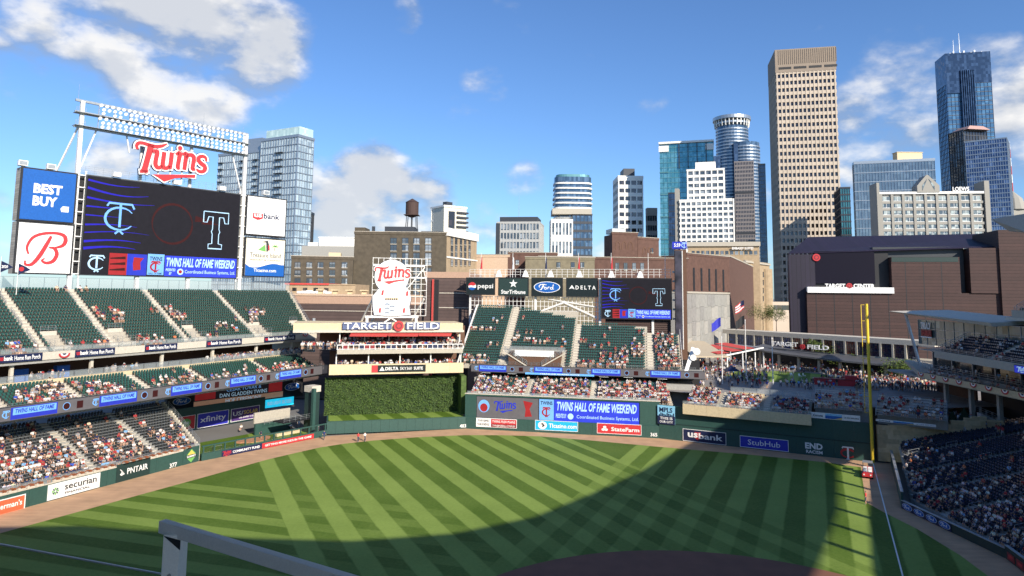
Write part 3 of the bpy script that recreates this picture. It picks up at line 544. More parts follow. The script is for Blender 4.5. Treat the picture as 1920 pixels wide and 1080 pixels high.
# ------------------------------------------------------------------ left field scoreboard
SB = Fr((-90.2,142.3), (-68.4,169.2))
def led_text(s, fr, root, x, y, wpx, hpx, m, off, bold=.02, shear=0.):
    a, z = fr.P(x, y, off); a2 = fr.P(x+wpx/2, y, off)[0]; a1 = fr.P(x-wpx/2, y, off)[0]; zz = abs(fr.P(x, y-hpx/2, off)[1]-fr.P(x, y+hpx/2, off)[1])
    return text(s, (a1+a2)/2, z, a2-a1, zz, m, root, off-.01, bold, shear, ext=.006)
def quadpx(fr, mb, pts, off, m=0, th=.008): mb.slab([fr.P(x, y, off) for x, y in pts], off-th, off, m)
r = thing('scoreboard', 'giant left field video scoreboard with steel frame and light bank', 'scoreboard', loc=SB.W(0), rz=SB.rz)
a0 = (SB.P(163,332)[0]+SB.P(151,516)[0])/2; a1 = (SB.P(449,363)[0]+SB.P(443,519)[0])/2; zt = (SB.P(163,332)[1]+SB.P(449,363)[1])/2; zb = (SB.P(151,516)[1]+SB.P(443,519)[1])/2
bx('screen_housing', M['dark_steel'], r, a0-.25, a1+.25, .0, 2.2, zb-.25, zt+.25)
scr = bx('screen', SC['dark'], r, a0, a1, -.12, -.002, zb, zt)
Wd, Hd = a1-a0, zt-zb; sx_ = lambda f: a0+Wd*f; sz_ = lambda f: zb+Hd*f
def screen_art(scr, a0, zb, Wd, Hd, y0, full=True, dark=True):
    sx_ = lambda f: a0+Wd*f; sz_ = lambda f: zb+Hd*f
    def sw(mb):
        for z, l, wd, b_ in ((.96,.3,.02,-.03),(.88,.36,.024,-.05),(.78,.4,.02,-.03),(.69,.28,.016,.0),(.6,.2,.014,.0),(.5,.3,.018,.02),(.42,.38,.012,.03),(.33,.33,.024,.03),(.26,.3,.028,.03)):
            mb.stroke([(sx_(.005+l*k/8), sz_(z+b_*math.sin(k/8*2.6))) for k in range(9)], [Hd*wd*(1.0-k*.11) for k in range(9)], y0-.01, y0)
    part('blue_swoosh', SC['swoosh'], scr, sw)
    part('team_crest', SC['sky'], scr, lambda mb: tc_logo(mb, sx_(.2), sz_(.6), Hd*.31, y0-.024, y0-.012, 0, .062))
    def tl(mb):
        q = lambda pts: [(sx_(.83)+x*Hd*.3, sz_(.55)+z*Hd*.42) for x, z in pts]
        pts = [(-.5,.5),(.5,.5),(.5,.2),(.36,.2),(.3,.36),(.13,.36),(.13,.02),(.17,-.05),(.13,-.12),(.13,-.38),(.27,-.4),(.27,-.52),(-.27,-.52),(-.27,-.4),(-.13,-.38),(-.13,-.12),(-.17,-.05),(-.13,.02),(-.13,.36),(-.3,.36),(-.36,.2),(-.5,.2),(-.5,.5)]
        mb.stroke(q(pts), Hd*.009, y0-.024, y0-.012)
    part('visitor_letter', SC['white'], scr, tl)
    part('ball_graphic', SC['maroon'], scr, lambda mb: (mb.stroke([(sx_(.53)+math.cos(a)*Hd*.22, sz_(.58)+math.sin(a)*Hd*.22) for a in [i*math.pi/14 for i in range(29)]], [Hd*(.008+.018*abs(math.sin(i*.2))) for i in range(29)], y0-.012, y0), [mb.stroke([(sx_(.68+k*.05), sz_(.66-.02*k)), (sx_(.82+k*.03), sz_(.64-.03*k))], [Hd*.07, 0.01], y0-.011, y0) for k in range(2)]))
    bh = .225
    mbs = [MB() for _ in range(3)]
    bx('strip_red', SC['red'], scr, sx_(.155), sx_(.26), y0-.012, y0, sz_(0), sz_(bh)); bx('strip_purple', SC['royal'], scr, sx_(.26), sx_(.38), y0-.012, y0, sz_(0), sz_(bh))
    part('state_mark', SC['red'], scr, lambda mb: mb.slab([(sx_(.3),sz_(.19)),(sx_(.36),sz_(.185)),(sx_(.34),sz_(.14)),(sx_(.345),sz_(.06)),(sx_(.3),sz_(.05)),(sx_(.295),sz_(.12))], y0-.024, y0-.013))
    part('red_bars', SC['maroon'], scr, lambda mb: [mb.stroke([(sx_(.16), sz_(.05+k*.06)), (sx_(.25), sz_(.06+k*.06))], [Hd*.012, Hd*.03], y0-.022, y0-.013) for k in range(3)])
    part('small_crest', SC['white'], scr, lambda mb: tc_logo(mb, sx_(.085), sz_(.115), Hd*.16, y0-.024, y0-.002, 0, .09))
    bx('crest_panel', SC['sky'], scr, sx_(.385), sx_(.49), y0-.012, y0, sz_(.01), sz_(bh+.01)); part('panel_crest', SC['red'], scr, lambda mb: tc_logo(mb, sx_(.437), sz_(.1), Hd*.11, y0-.024, y0-.013, 0, .14))
    text('TWINS', sx_(.437), sz_(.185), Wd*.08, Hd*.045, SC['dark'], scr, y0-.02, .02, ext=.004); text('HALL OF FAME', sx_(.437), sz_(.025), Wd*.085, Hd*.02, SC['dark'], scr, y0-.02, .01, ext=.004)
    bx('message_panel', SC['blue'], scr, sx_(.495), sx_(.998), y0-.012, y0, sz_(0), sz_(bh))
    text('TWINS HALL OF FAME WEEKEND', sx_(.745), sz_(.155), Wd*.48, Hd*.1, SC['white'], scr, y0-.02, .03, .25, ext=.004)
    text('PRESENTED', sx_(.535), sz_(.07), Wd*.065, Hd*.03, SC['white'], scr, y0-.02, .02, .2, ext=.004); text('BY', sx_(.535), sz_(.03), Wd*.018, Hd*.03, SC['white'], scr, y0-.02, .02, .2, ext=.004)
    part('sponsor_mark', [SC['white'], SC['red']], scr, lambda mb: (mb.disc(sx_(.6), sz_(.052), Hd*.035, Hd*.035, y0-.022, y0-.013, 0, 14), mb.disc(sx_(.6), sz_(.052), Hd*.02, Hd*.02, y0-.03, y0-.023, 1, 12)))
    text('Coordinated Business Systems, Ltd.', sx_(.81), sz_(.05), Wd*.36, Hd*.05, SC['white'], scr, y0-.02, .006, ext=.004)
screen_art(scr, a0, zb, Wd, Hd, -.125)
# frame
aL = SB.P(157,191)[0]; aR = SB.P(463,249)[0]; zTL = SB.P(157,191)[1]; zTR = SB.P(463,249)[1]; zTop = (zTL+zTR)/2; zLow = (SB.P(154,240)[1]+SB.P(460,289)[1])/2
aLp = (aL+SB.P(131,530)[0])/2; aRp = (aR+SB.P(451,535)[0])/2
for a in (aLp, aRp): part('tower_post', M['white_metal'], r, lambda mb: mb.beam((a,.6,24), (a,.6,zTop), .75, .75))
for f in (.34, .64):
    a = aLp+(aRp-aLp)*f; part('tower_post', M['white_metal'], r, lambda mb: (mb.beam((a,1.2,zt), (a,1.2,zLow), .6, .6), mb.beam((a-2.6,1.2,zt+6.5), (a-3.4,1.2,zLow), .25)))
for a, sg in ((aLp,1), (aRp,-1)): part('brace', M['white_metal'], r, lambda mb: (mb.beam((a,1.2,zt-.5), (a+sg*3.2,1.2,zLow), .28), mb.beam((a-sg*2.8,5,zt), (a,1.2,zLow+1), .28)))
for a in (a0-1.5, a1+.2):                                                     # open equipment cage beside the screen
    def cage(mb):
        for q in (a, a+1.3): mb.beam((q,.4,24), (q,.4,zt+1), .3)
        for k in range(9): z = zb+k*Hd/8; mb.beam((a-.3,.2,z), (a+1.6,.2,z), .22)
    part('equipment_cage', M['white_metal'], r, cage); bx('cage_back', M['black'], r, a, a+1.3, 1.4, 1.6, zb, zt)
def catwalk(mb):
    mb.box(a0, a1, .6, 2.6, zt+.3, zt+.42); rail(mb, (a0-2,.7,zt+.4), (a1+2,.7,zt+.4), 1.7, 22, .03, 4)
part('catwalk', M['galv'], r, catwalk)
for x in (217,330,415): a, z = SB.P(x, 325+(x-150)*.1); part('speaker_box', M['white'], r, lambda mb: mb.box(a-.75,a+.75,-.9,.4,zt+.5,zt+1.45))
part('leg', M['white_metal'], r, lambda mb: [mb.beam((a0+Wd*f,.8,22), (a0+Wd*f,.8,zb), .8) for f in (.335,.665)])
# light bank
zm = (zTop+zLow)/2
def truss(mb):
    for z in (zTop, zm+.3, zLow): mb.beam((aLp-1.4,.5,z), (aRp+.4,.5,z), .45, .5)
    for z in (zm, zLow): mb.box(aLp-1.4, aRp+.5, -.6, 1.6, z+.12, z+.2)
    n = 12
    for k in range(n+1): a = aLp+(aRp-aLp)*k/n; mb.beam((a,.3,zLow), (a,.3,zTop), .14)
    for z in (zm, zLow): rail(mb, (aLp-1.4,-.55,z+.2), (aLp+.4,-.55,z+.2), 1.0, 3, .03, 3)
    for a, h in ((aLp-.9,3.5), (aLp+(aRp-aLp)*.7,3), (aRp-1,2)): mb.tube((a,.5,zTop), (a,.5,zTop+h), .04, .02, 6)
part('light_truss', M['galv'], r, truss)
lampm = mat('lamp_face', (.9,.9,.88), .1, .0, .02, 3, 0, .3); lm = MB()
d_ = Vector((.1,-.8,-.55)).normalized()
lm.tube(Vector((0,0,0))-d_*.35, Vector((0,0,0)), .16, .4, 10, 0); lm.tube(Vector((0,0,0))+d_*.001, d_*.03, .39, .39, 10, 1); lm.box(-.09,.09,.2,.4,-.02,.28,0); lmesh = lm.mesh('lamp', [M['dark_steel'], lampm], False)
hb = (zTop-zLow)
for row, f in enumerate((.93,.78,.62,.42,.26,.1)):
    n = 30 if row < 3 else 29; s0_ = .085 if row % 3 == 0 else .1
    for k in range(n):
        if row == 2 and k % 3 == 1: continue
        put('lamp', lmesh, r, loc=(aLp+(aRp-aLp)*(s0_+(.965-s0_)*k/(n-1))+random.uniform(-.05,.05), -.65, zLow+hb*f+random.uniform(-.05,.05)))
# side panels
def bigpanel(name, label, box, m, depth=3.2, ymore=0.):
    (xl,yt,xr,yb) = box; A0 = SB.P(xl,yt)[0]; A1 = SB.P(xr,yb)[0]; z1 = SB.P(xl,yt)[1]; z0 = SB.P(xr,yb)[1]
    q = thing(name, label, 'sign', loc=SB.W((A0+A1)/2, 0, (z0+z1)/2), rz=SB.rz); w_, h_ = A1-A0, z1-z0
    bx('panel', m, q, -w_/2, w_/2, -.12, 0, -h_/2, h_/2); bx('housing', M['black'], q, -w_/2-.35, w_/2+.35, .003, .3, -h_/2-.3, h_/2+.3); bx('cabinet', sidem, q, -w_/2-.3, w_/2+.3, .302, depth, -h_/2-.25, h_/2+.25)
    return q, w_, h_, -.13
sidem = line_mat('cabinet_siding', (.4,.36,.3), .5, 2, .5)
q, w_, h_, y_ = bigpanel('advertising_sign', 'blue sign reading BEST BUY with a white tag left of the scoreboard', (44,315,136,417.5), M['signblue'])
text('BEST', -w_*.02, h_*.13, w_*.54, h_*.2, M['white'], q, y_, .045, name='lettering'); text('BUY', -w_*.06, -h_*.12, w_*.46, h_*.2, M['white'], q, y_, .045)
part('tag', M['white'], q, lambda mb: mb.slab([(w_*.24,-h_*.24),(w_*.28,-h_*.185),(w_*.4,-h_*.185),(w_*.4,-h_*.3),(w_*.26,-h_*.3)], y_-.02, y_))
q, w_, h_, y_ = bigpanel('advertising_sign', 'white sign with a large red script letter left of the scoreboard', (36,416.5,130,513), M['white'])
def bB_(mb):
    f = lambda pts: [(x*w_/290, z*h_/270) for x, z in pts]; u_ = w_/290
    mb.stroke(f([(-85,-35),(-95,5),(-70,55),(-20,80),(50,88),(98,76),(108,45),(90,18),(45,5)]), [u_*k for k in (10,14,17,18,18,22,24,20,10)], y_-.03, y_, 0, 5)
    mb.stroke(f([(28,70),(8,25),(-25,-40),(-62,-88),(-95,-92),(-100,-70)]), [u_*k for k in (16,22,24,20,14,9)], y_-.036, y_, 0, 5)
    mb.stroke(f([(20,6),(50,2),(66,-28),(50,-66),(15,-80),(-12,-68),(2,-55)]), [u_*k for k in (8,18,22,22,18,12,8)], y_-.042, y_, 0, 5)
part('script_letter', M['red'], q, bB_)
q, w_, h_, y_ = bigpanel('advertising_sign', 'white sign reading usbank right of the scoreboard', (465,367,533,443.5), M['white'])
part('shield', M['red'], q, lambda mb: mb.slab([(-w_*.36,h_*.06),(-w_*.1,h_*.06),(-w_*.1,-h_*.07),(-w_*.23,-h_*.12),(-w_*.36,-h_*.07)], y_-.02, y_)); text('us', -w_*.23, 0, w_*.2, h_*.09, M['white'], q, y_-.03, .03); text('bank', w_*.13, .1, w_*.42, h_*.15, M['navy'], q, y_, .02)
q, w_, h_, y_ = bigpanel('advertising_sign', 'cream and blue sign reading Treasure Island right of the scoreboard', (462,446,531,518.5), M['cream'])
part('water_band', M['signblue'], q, lambda mb: mb.slab([(-w_/2,-h_/2),(w_/2,-h_/2),(w_/2,-h_*.19)]+[(w_*(.5-k/10), -h_*(.22-.06*math.sin(k/10*6))) for k in range(1,10)]+[(-w_/2,-h_*.19)], y_-.02, y_))
text('Treasure Island', 0, h_*.06, w_*.8, h_*.12, M['navy'], q, y_, .0); text('RESORT & CASINO', 0, -h_*.07, w_*.76, h_*.04, M['rust'], q, y_, .0); text('TIcasino.com', 0, -h_*.35, w_*.58, h_*.09, M['white'], q, y_-.03, .012)
part('bird_mark', [M['dark_steel'], M['red'], M['lime']], q, lambda mb: (mb.slab([(-w_*.2,h_*.2),(-w_*.02,h_*.36),(w_*.0,h_*.16)], y_-.015, y_, 2), mb.stroke([(-w_*.08,h_*.42),(w_*.02,h_*.44),(w_*.05,h_*.3),(w_*.03,h_*.16)], [.1,.5,.9,.3], y_-.03, y_-.016, 0), mb.stroke([(w_*.07,h_*.34),(w_*.08,h_*.2)], .4, y_-.04, y_-.031, 1), mb.stroke([(w_*.22,h_*.2),(w_*.24,h_*.32)], .12, y_-.03, y_, 0), [mb.stroke([(w_*.24,h_*.32),(w_*.24+math.cos(a)*w_*.1, h_*.32+math.sin(a)*h_*.07)], [.25,.05], y_-.03, y_, 2) for a in (.2,1.,2.,2.9,3.6,-.5)]))
for x, y, wh in ((44,305,'above the blue sign corner'),(97,312,'above the blue sign'),(500,361,'above the white usbank sign')):
    a, z = SB.P(x, y); q = thing('speaker_cabinet', 'small white box speaker ' + wh, 'speaker', 'box speakers on the scoreboard', SB.W(a, .8, z), SB.rz); part('cabinet', M['white'], q, lambda mb: mb.prism([(-.8,-.8),(.8,-.8),(.65,.6),(-.65,.6)], -.55, .5)); bx('grille', M['galv'], q, -.65, .65, -.85, -.79, -.4, .35); bx('bracket', M['galv'], q, -.1, .1, -.1, .1, -1.6, -.56)
# script sign above the screen
aa, ab = SB.P(250,310,-1)[0], SB.P(388,310,-1)[0]; zc = SB.P(318,306,-1)[1]
q = thing('team_sign', 'big red script Twins sign with white outline above the scoreboard', 'sign', loc=SB.W((aa+ab)/2, -1, zc), rz=SB.rz)
k_ = (ab-aa)/372; zk = abs(SB.P(318,270,-1)[1]-SB.P(318,343,-1)[1])/192
for nm, gr, y0, y1, m_ in (('outline_navy',20,.0,.35,'navy'),('outline_white',15,-.06,-.002,'white'),('script_red',0,-.14,-.062,'red')):
    part(nm, M[m_], q, lambda mb: twins_strokes(mb, k_, zk, y0, y1, gr))
part('support', M['white_metal'], q, lambda mb: [mb.beam((k*6*k_*10,.6,-4.5), (k*6*k_*10,.6,4), .3) for k in (-1,0,1)])
# pennant flags left of the scoreboard
for x, y, h, txt, lb in ((0,515,3.2,'2020','dark pennant reading 2020 at the left picture edge'),(33,520,3.0,None,'navy pennant with round emblem below the white script sign')):
    p = at(x, y, 118); q = thing('pennant_flag', lb, 'flag', loc=p); part('pole', M['white_metal'], q, lambda mb: mb.tube((0,0,-3), (0,0,3.2), .06, .04)); part('cloth', M['navy'], q, lambda mb: mb.slab([(.05,2.4),(1.2,1.9),(2.2,1.3),(1.1,.9),(.05,.4)], -.03, .03))
    if txt: text(txt, .75, 1.4, 1.1, .5, M['white'], q, -.05, .02)
    else: part('emblem', M['red'], q, lambda mb: mb.disc(.6, 1.45, .45, .4, -.05, -.03, 0, 12))
# ------------------------------------------------------------------ left field bullpen
BPF = Fr(BP0, BP1)
r = thing('bullpen_fence', 'low open green fence with banner panels in front of the bullpen', 'fence', loc=BPF.W(0), rz=BPF.rz)
bx('base_wall', M['green_wall'], r, 0, BPF.L, 0, .25, 0, 1.25)
for k in range(14): a = .3+k*(BPF.L-.6)/13; bx('post', M['green_wall'], r, a-.12, a+.12, .02, .22, 1.252, 2.4)
bx('top_rail', M['green_wall'], r, 0, BPF.L, -.02, .3, 2.4, 2.62)
part('wire_mesh', M['dark_steel'], r, lambda mb: [mb.beam((.3,.12,1.4+k*.2), (BPF.L-.3,.12,1.4+k*.2), .015) for k in range(5)])
s_, w_, h_, y_ = sign('banner', 'navy banner reading COMMUNITY FUND on the bullpen fence', BPF, (416,845.5,491,841.5), M['navy'], None, -.02, .05)
text('COMMUNITY FUND', w_*.1, 0, w_*.68, h_*.42, M['white'], s_, y_, .02); o = part('script', M['red'], s_, lambda mb: twins_strokes(mb, w_*.2/370, w_*.2/300, -.01, .0)); o.location = (-w_*.38, y_, -.05)
s_, w_, h_, y_ = sign('banner', 'red banner reading GETTING MORE KIDS IN THE GAME on the bullpen fence', BPF, (491.5,831.5,588,821.8), M['red'], None, -.02, .05)
text('GETTING MORE KIDS IN THE GAME', 0, 0, w_*.9, h_*.4, M['white'], s_, y_, .015)
# back of the bullpen
BK = Fr(tuple(at(330,795,148))[:2], tuple(at(493,770,166))[:2])
r = thing('bullpen_wall', 'dark green wall behind the bullpen carrying sponsor panels', 'wall', loc=BK.W(0), rz=BK.rz)
for k in range(7): bx('wall_panel', M['green_wall'], r, -3+(BK.L+3.5)*k/7+.02, -3+(BK.L+3.5)*(k+1)/7-.02, 0, .4, 0, BK.P(400,758)[1])
s_, w_, h_, y_ = sign('sponsor_sign', 'purple blue panel reading xfinity on the bullpen wall', BK, (371,777,427,793), M['royal'], M['white'], -.03, .06, fw=.1)
text('xfinity', 0, 0, w_*.84, h_*.55, M['white'], s_, y_, .01)
s_, w_, h_, y_ = sign('sponsor_sign', 'dark purple panel reading US SOLAR on the bullpen wall', BK, (434,768,485,782), M['purple'], M['white'], -.03, .06, fw=.1)
text('US/', -w_*.26, h_*.1, w_*.36, h_*.36, M['white'], s_, y_, .01); text('SOLAR', w_*.2, h_*.12, w_*.52, h_*.34, M['gold'], s_, y_, .02); text('us-solar.com', w_*.08, -h_*.25, w_*.6, h_*.18, M['white'], s_, y_, .0)
s_, w_, h_, y_ = sign('sponsor_sign', 'red and green panel half hidden by the lower stand edge', BK, (333,783,364,803), M['red'], M['white'], -.03, .06, fw=.08)
part('emblem', M['lime'], s_, lambda mb: mb.disc(0,0,1.1,.9,y_-.02,y_,0,16)); text('PUB', 0, 0, 1.4, .5, M['white'], s_, y_-.03)
# message board under the ribbon
MBF = Fr(tuple(at(318,750,150))[:2], tuple(at(562,722,176))[:2])
r = thing('message_board', 'dark message board reading CESAR TOVAR & DAN GLADDEN TWINS HOF CEREMONY', 'scoreboard', loc=MBF.W(0), rz=MBF.rz)
z1 = MBF.P(455,721)[1]; z0 = MBF.P(455,753)[1]; A0, A1 = MBF.P(322,750)[0], MBF.P(562,720)[0]
bx('housing', M['black'], r, A0-1, A1+1, .0, 1.2, z0-.5, z1+.4); 
fa = lambda x: MBF.P(x, 735)[0]
bx('display', SC['dark'], r, fa(364), fa(530), -.1, -.002, z0, z1)
bx('display_red', SC['red'], r, fa(366), fa(404), -.115, -.102, z0+1.5, z1-.1); bx('display_red', SC['red'], r, fa(503), fa(528), -.115, -.102, z0+1.5, z1-.1); bx('display_strip', mat('led_sand', (.3,.17,.11), .3, emit=.35), r, fa(364), fa(530), -.115, -.102, z0, z0+1.3)
mid = (fa(412)+fa(500))/2; wd = fa(500)-fa(410); hh = z1-z0
for i, (s, f, ww) in enumerate((('CESAR TOVAR &',.8,.72),('DAN GLADDEN TWINS',.5,.98),('HOF CEREMONY',.17,.74))): text(s, mid, z0+hh*f, wd*ww, hh*.22, SC['white'] if i else SC['sky'], r, -.13, .0, ext=.004)
def oval(parent, x, z, w, y, m_ring='white'):
    part('oval_badge', [M['white'], M['signblue']], parent, lambda mb: (mb.disc(x, z, w/2, w*.21, y-.02, y, 0, 28), mb.disc(x, z, w/2*.94, w*.21*.9, y-.04, y-.021, 1, 28)))
    def scr_(mb):
        q = lambda pts: [(x+a*w*.0042, z+b*w*.0042) for a, b in pts]; k = w*.0042
        mb.stroke(q([(-62,-6),(-72,8),(-58,22),(-28,24),(-2,20)]), [k*c for c in (4,7,8,8,4)], y-.06, y-.041); mb.stroke(q([(-30,22),(-40,-2),(-52,-22),(-64,-24)]), [k*c for c in (9,9,8,4)], y-.064, y-.041); mb.stroke(q([(-48,0),(-22,4)]), k*6, y-.066, y-.041)
        mb.stroke(q([(-14+11*math.cos(a), -10+9*math.sin(a)) for a in [i*.7 for i in range(10)]]), k*6, y-.062, y-.041)
        mb.stroke(q([(6,0),(8,-18)]), k*7, y-.06, y-.041); mb.stroke(q([(9,-6),(16,2),(24,0)]), k*6, y-.064, y-.041)
        mb.stroke(q([(40+10*math.cos(a), -10+9*math.sin(a)) for a in [i*.7 for i in range(10)]]), k*6, y-.062, y-.041); mb.stroke(q([(58,24),(52,-2),(54,-16),(64,-18)]), [k*c for c in (8,7,6,4)], y-.066, y-.041)
    part('oval_script', M['white'], parent, scr_)
oval(r, fa(342), MBF.P(342,752)[1], fa(359)-fa(325), -.02); oval(r, fa(548), MBF.P(548,725)[1], fa(563)-fa(534), -.02)
s_, w_, h_, y_ = sign('sponsor_screen', 'bright cyan strip screen left of the batters eye', MBF, (497,750,550,758), SC['cyan'], M['black'], -1.2, .1, fw=.15)
text('BUD LIGHT SELTZER', 0, 0, w_*.84, h_*.4, SC['white'], s_, y_, .02)
r = thing('bullpen_yard', 'bullpen floor with turf strip, pitching mound and benches', 'bullpen', loc=BPF.W(0), rz=BPF.rz)
bx('turf', grass_m, r, .5, BPF.L-.2, .3, 14, .0, .05)
part('mound', mat('mound_clay', (.42,.2,.1), .95), r, lambda mb: (mb.disc(BPF.L*.58, .06, 3.4, .0001, 0, 0, 0), mb.prism([(BPF.L*.56+3.8*math.cos(a), 8+2.2*math.sin(a)) for a in [i*.4 for i in range(16)]], .052, .3)))
o = bx('shelter_wall', M['conc'], r, BPF.L*.66, BPF.L*.98, 12, 12.4, 2.4, 4.6); bx('shelter_base', M['green_wall'], r, BPF.L*.66, BPF.L*.98, 11.5, 12, .05, 2.3)
bx('dugout_roof', M['black'], r, BPF.L*.72, BPF.L*.97, 4.2, 8, 3.1, 3.3); bx('dugout_bench', M['tan'], r, BPF.L*.74, BPF.L*.96, 7, 7.6, .05, .6)
part('yard_railing', M['galv'], r, lambda mb: (rail(mb, (1,2.8,.05), (BPF.L*.7,2.8,.05), 1.0, 9), rail(mb, (1.2,1.8,.05), (5,2.2,.05), 1.6, 2, .04, 1), rail(mb, (BPF.L*.7,10,2.3), (BPF.L*.98,10,2.3), 1., 6), rail(mb, (BPF.L*.72,4.1,3.3), (BPF.L*.97,4.1,3.3), 1., 5)))
bx('corner_tower', M['green_dark'], r, BPF.L-.6, BPF.L+1.4, 4.5, 7, 0, 8.6); bx('corner_post', M['green_wall'], r, BPF.L-1.4, BPF.L-.7, 3.0, 3.7, 0, 9.6); bx('tower_box', M['conc_light'], r, BPF.L-.8, BPF.L+1.6, 4.4, 7, 8.62, 9.9)
for x, y in ((452,805),(560,800),(572,795),(583,795),(595,803),(489,822),(545,803)):
    p = gz(x, y, .3); PEOPLE.append((p.x, p.y, .06, random.uniform(-1,1), random.choice(('stand','arm','sit')), 'bullpen'))

# ------------------------------------------------------------------ centre field
CF = Fr(CFA, CFB)
r = thing('centre_field_wall', 'tall pleated green padded wall in front of the hedge', 'wall', loc=CF.W(0), rz=CF.rz)
for k in range(16): bx('wall_pad', M['green_wall'], r, CF.L*k/16+.012, CF.L*(k+1)/16-.012, 0, .3, 0, 2.5)
bx('cap', M['green_wall'], r, -.1, CF.L+.1, -.04, .4, 2.5, 2.6); bx('return_wall', M['green_wall'], r, -.05, .25, .42, 9, 0, 2.55)
number('403', CF, 868, 798.5, .75, where='at the right end of the hedge')
sheet('batters_eye_lawn', [CF.W(.3,.42), CF.W(CF.L,.42), CF.W(CF.L,8.2), CF.W(.3,8.2)], 2.45, grass_m)
r = thing('hedge_wall', 'tall clipped green hedge forming the batters eye', 'hedge', loc=CF.W(0), rz=CF.rz)
hz1 = CF.P(740,706,8)[1]; hx0, hx1 = CF.P(608,760,8)[0], CF.P(858,760,8)[0]
bx('backing', mat('hedge_core', (.02,.04,.008), .9), r, hx0, hx1, 8.3, 8.9, 2.4, hz1)
hedge_m = [mat('hedge_leaf', (.06,.105,.016), .7, var=.5, scale=1.2), mat('hedge_leaf_dark', (.035,.075,.013), .7, var=.4, scale=1.5)]
def leaves(mb):
    rnd = random.Random(3)
    for k in range(11000):
        x = rnd.uniform(hx0, hx1); z = rnd.uniform(2.4, hz1); y = 8.3-rnd.random()**2*.55-.18*math.sin(x*1.7+z*2.1); s = rnd.uniform(.07,.2); a = rnd.uniform(-.9,.9); e = rnd.uniform(-.6,.9)
        dx, dz, dy = math.cos(a)*s, math.sin(a)*s, -s*.6
        mb.add([(x-dx,y,z-dz),(x+dx*.1,y+dy*e,z-s),(x+dx,y,z+dz),(x-dx*.1,y+dy,z+s)], [(0,1,2,3)], 0 if rnd.random() < .6 else 1)
part('foliage', hedge_m, r, leaves, kind='stuff')
bx('side_return', hedge_m[0], r, hx1+.02, hx1+1.2, 4, 9, 2.4, hz1+.3)
# suites above the hedge
r = thing('centre_field_suites', 'two level open suites with tan fascia under the Target Field sign', 'building', loc=CF.W(0), rz=CF.rz)
S4 = 5.6; c0, c1 = CF.P(617,692,S4)[0], CF.P(869,690,S4)[0]; f0, f1 = CF.P(740,701,S4)[1], CF.P(740,682,S4)[1]
for k in range(9): bx('fascia_panel', M['tan'], r, c0+(c1-c0)*k/9+.01, c0+(c1-c0)*(k+1)/9-.01, S4, S4+.5, f0, f1)
bx('floor_slab', M['conc_grey'], r, c0, c1, S4+.5, 24, f0+.1, f0+1.0); 
g0, g1 = CF.P(740,663,S4)[1], CF.P(740,655,S4)[1]; d0, d1 = CF.P(632,660,S4)[0], CF.P(868,650,S4)[0]
bx('balcony_edge', M['conc'], r, d0, d1, S4-.1, S4+.4, g0, g1); bx('balcony_slab', M['conc_grey'], r, d0, d1, S4+.4, 24, g0+.05, g1-.05)
bx('back_wall', M['brown'], r, c0, c1, 15, 15.3, f0+1, g0); bx('back_wall', M['brown'], r, d0-4, d1+2, 14, 14.3, g1, g1+5)
for k in range(5): a = c0+1.5+(c1-c0-2)*k/4.; bx('column', M['white_metal'], r, a-.12, a+.12, S4+1, S4+1.3, f0+1, g0)
zr1 = CF.P(740,638,S4)[1]
def wr(mb):
    n = 24
    for k in range(n+1): a = d0+(d1-d0)*k/n; mb.beam((a,S4,g1), (a,S4,g1+1.05), .14)
    mb.beam((d0,S4,g1+1.08), (d1,S4,g1+1.08), .18, .16); mb.beam((d0,S4,g1+.15), (d1,S4,g1+.15), .12, .12)
part('white_railing', M['white'], r, wr)
for k, mk_ in enumerate((None,'red_dark',None,None,'navy','red_dark','red_dark',None,None,'navy','navy',None,None,'red_dark','navy',None,None,'navy','navy','navy',None,None,None,None)):
    a = d0+(d1-d0)*(k+.1)/24
    if mk_: bx('railing_flag', M[mk_], r, a, a+(d1-d0)*.8/24, S4+.02, S4+.05, g1+.2, g1+1.0)
t0, t1 = CF.P(740,621,S4+1)[1], CF.P(740,601,S4+1)[1]; e0_, e1_ = CF.P(585,612,S4+1)[0], CF.P(868,612,S4+1)[0]
bx('roof_slab', M['tan'], r, e0_-4, e1_, S4+1, 18, t0, t1-.6); bx('roof_lip', M['conc_light'], r, e0_-4, e1_+.2, S4+.6, S4+1.2, t0-.25, t0+.25)
for k in range(6): a = d0+.5+(d1-d0-1)*k/5.; bx('column', M['white_metal'], r, a-.12, a+.12, S4+1.6, S4+1.85, g1, t0)
for (xa, xb) in ((655,725),(727,783),(785,845)):
    aw0, aw1 = CF.P(xa,630,S4-1)[0], CF.P(xb,630,S4-1)[0]; part('awning', M['awning'], r, lambda mb: mb.add([(aw0,S4-1.2,t0-1.0),(aw1,S4-1.2,t0-1.1),(aw1+.8,S4+1.6,t0-.35),(aw0+.5,S4+1.6,t0-.3),(aw0,S4-1.2,t0-.95),(aw1,S4-1.2,t0-1.05),(aw1+.8,S4+1.6,t0-.3),(aw0+.5,S4+1.6,t0-.25)], [(0,3,2,1),(4,5,6,7),(0,1,5,4),(2,3,7,6),(1,2,6,5),(3,0,4,7)]))
for k in range(5): bx('riser', M['conc_grey'], r, d0, d1, S4+.5+k*1.1, S4+.5+(k+1)*1.1, g1-.04, g1+.1+.5*k) if k else None
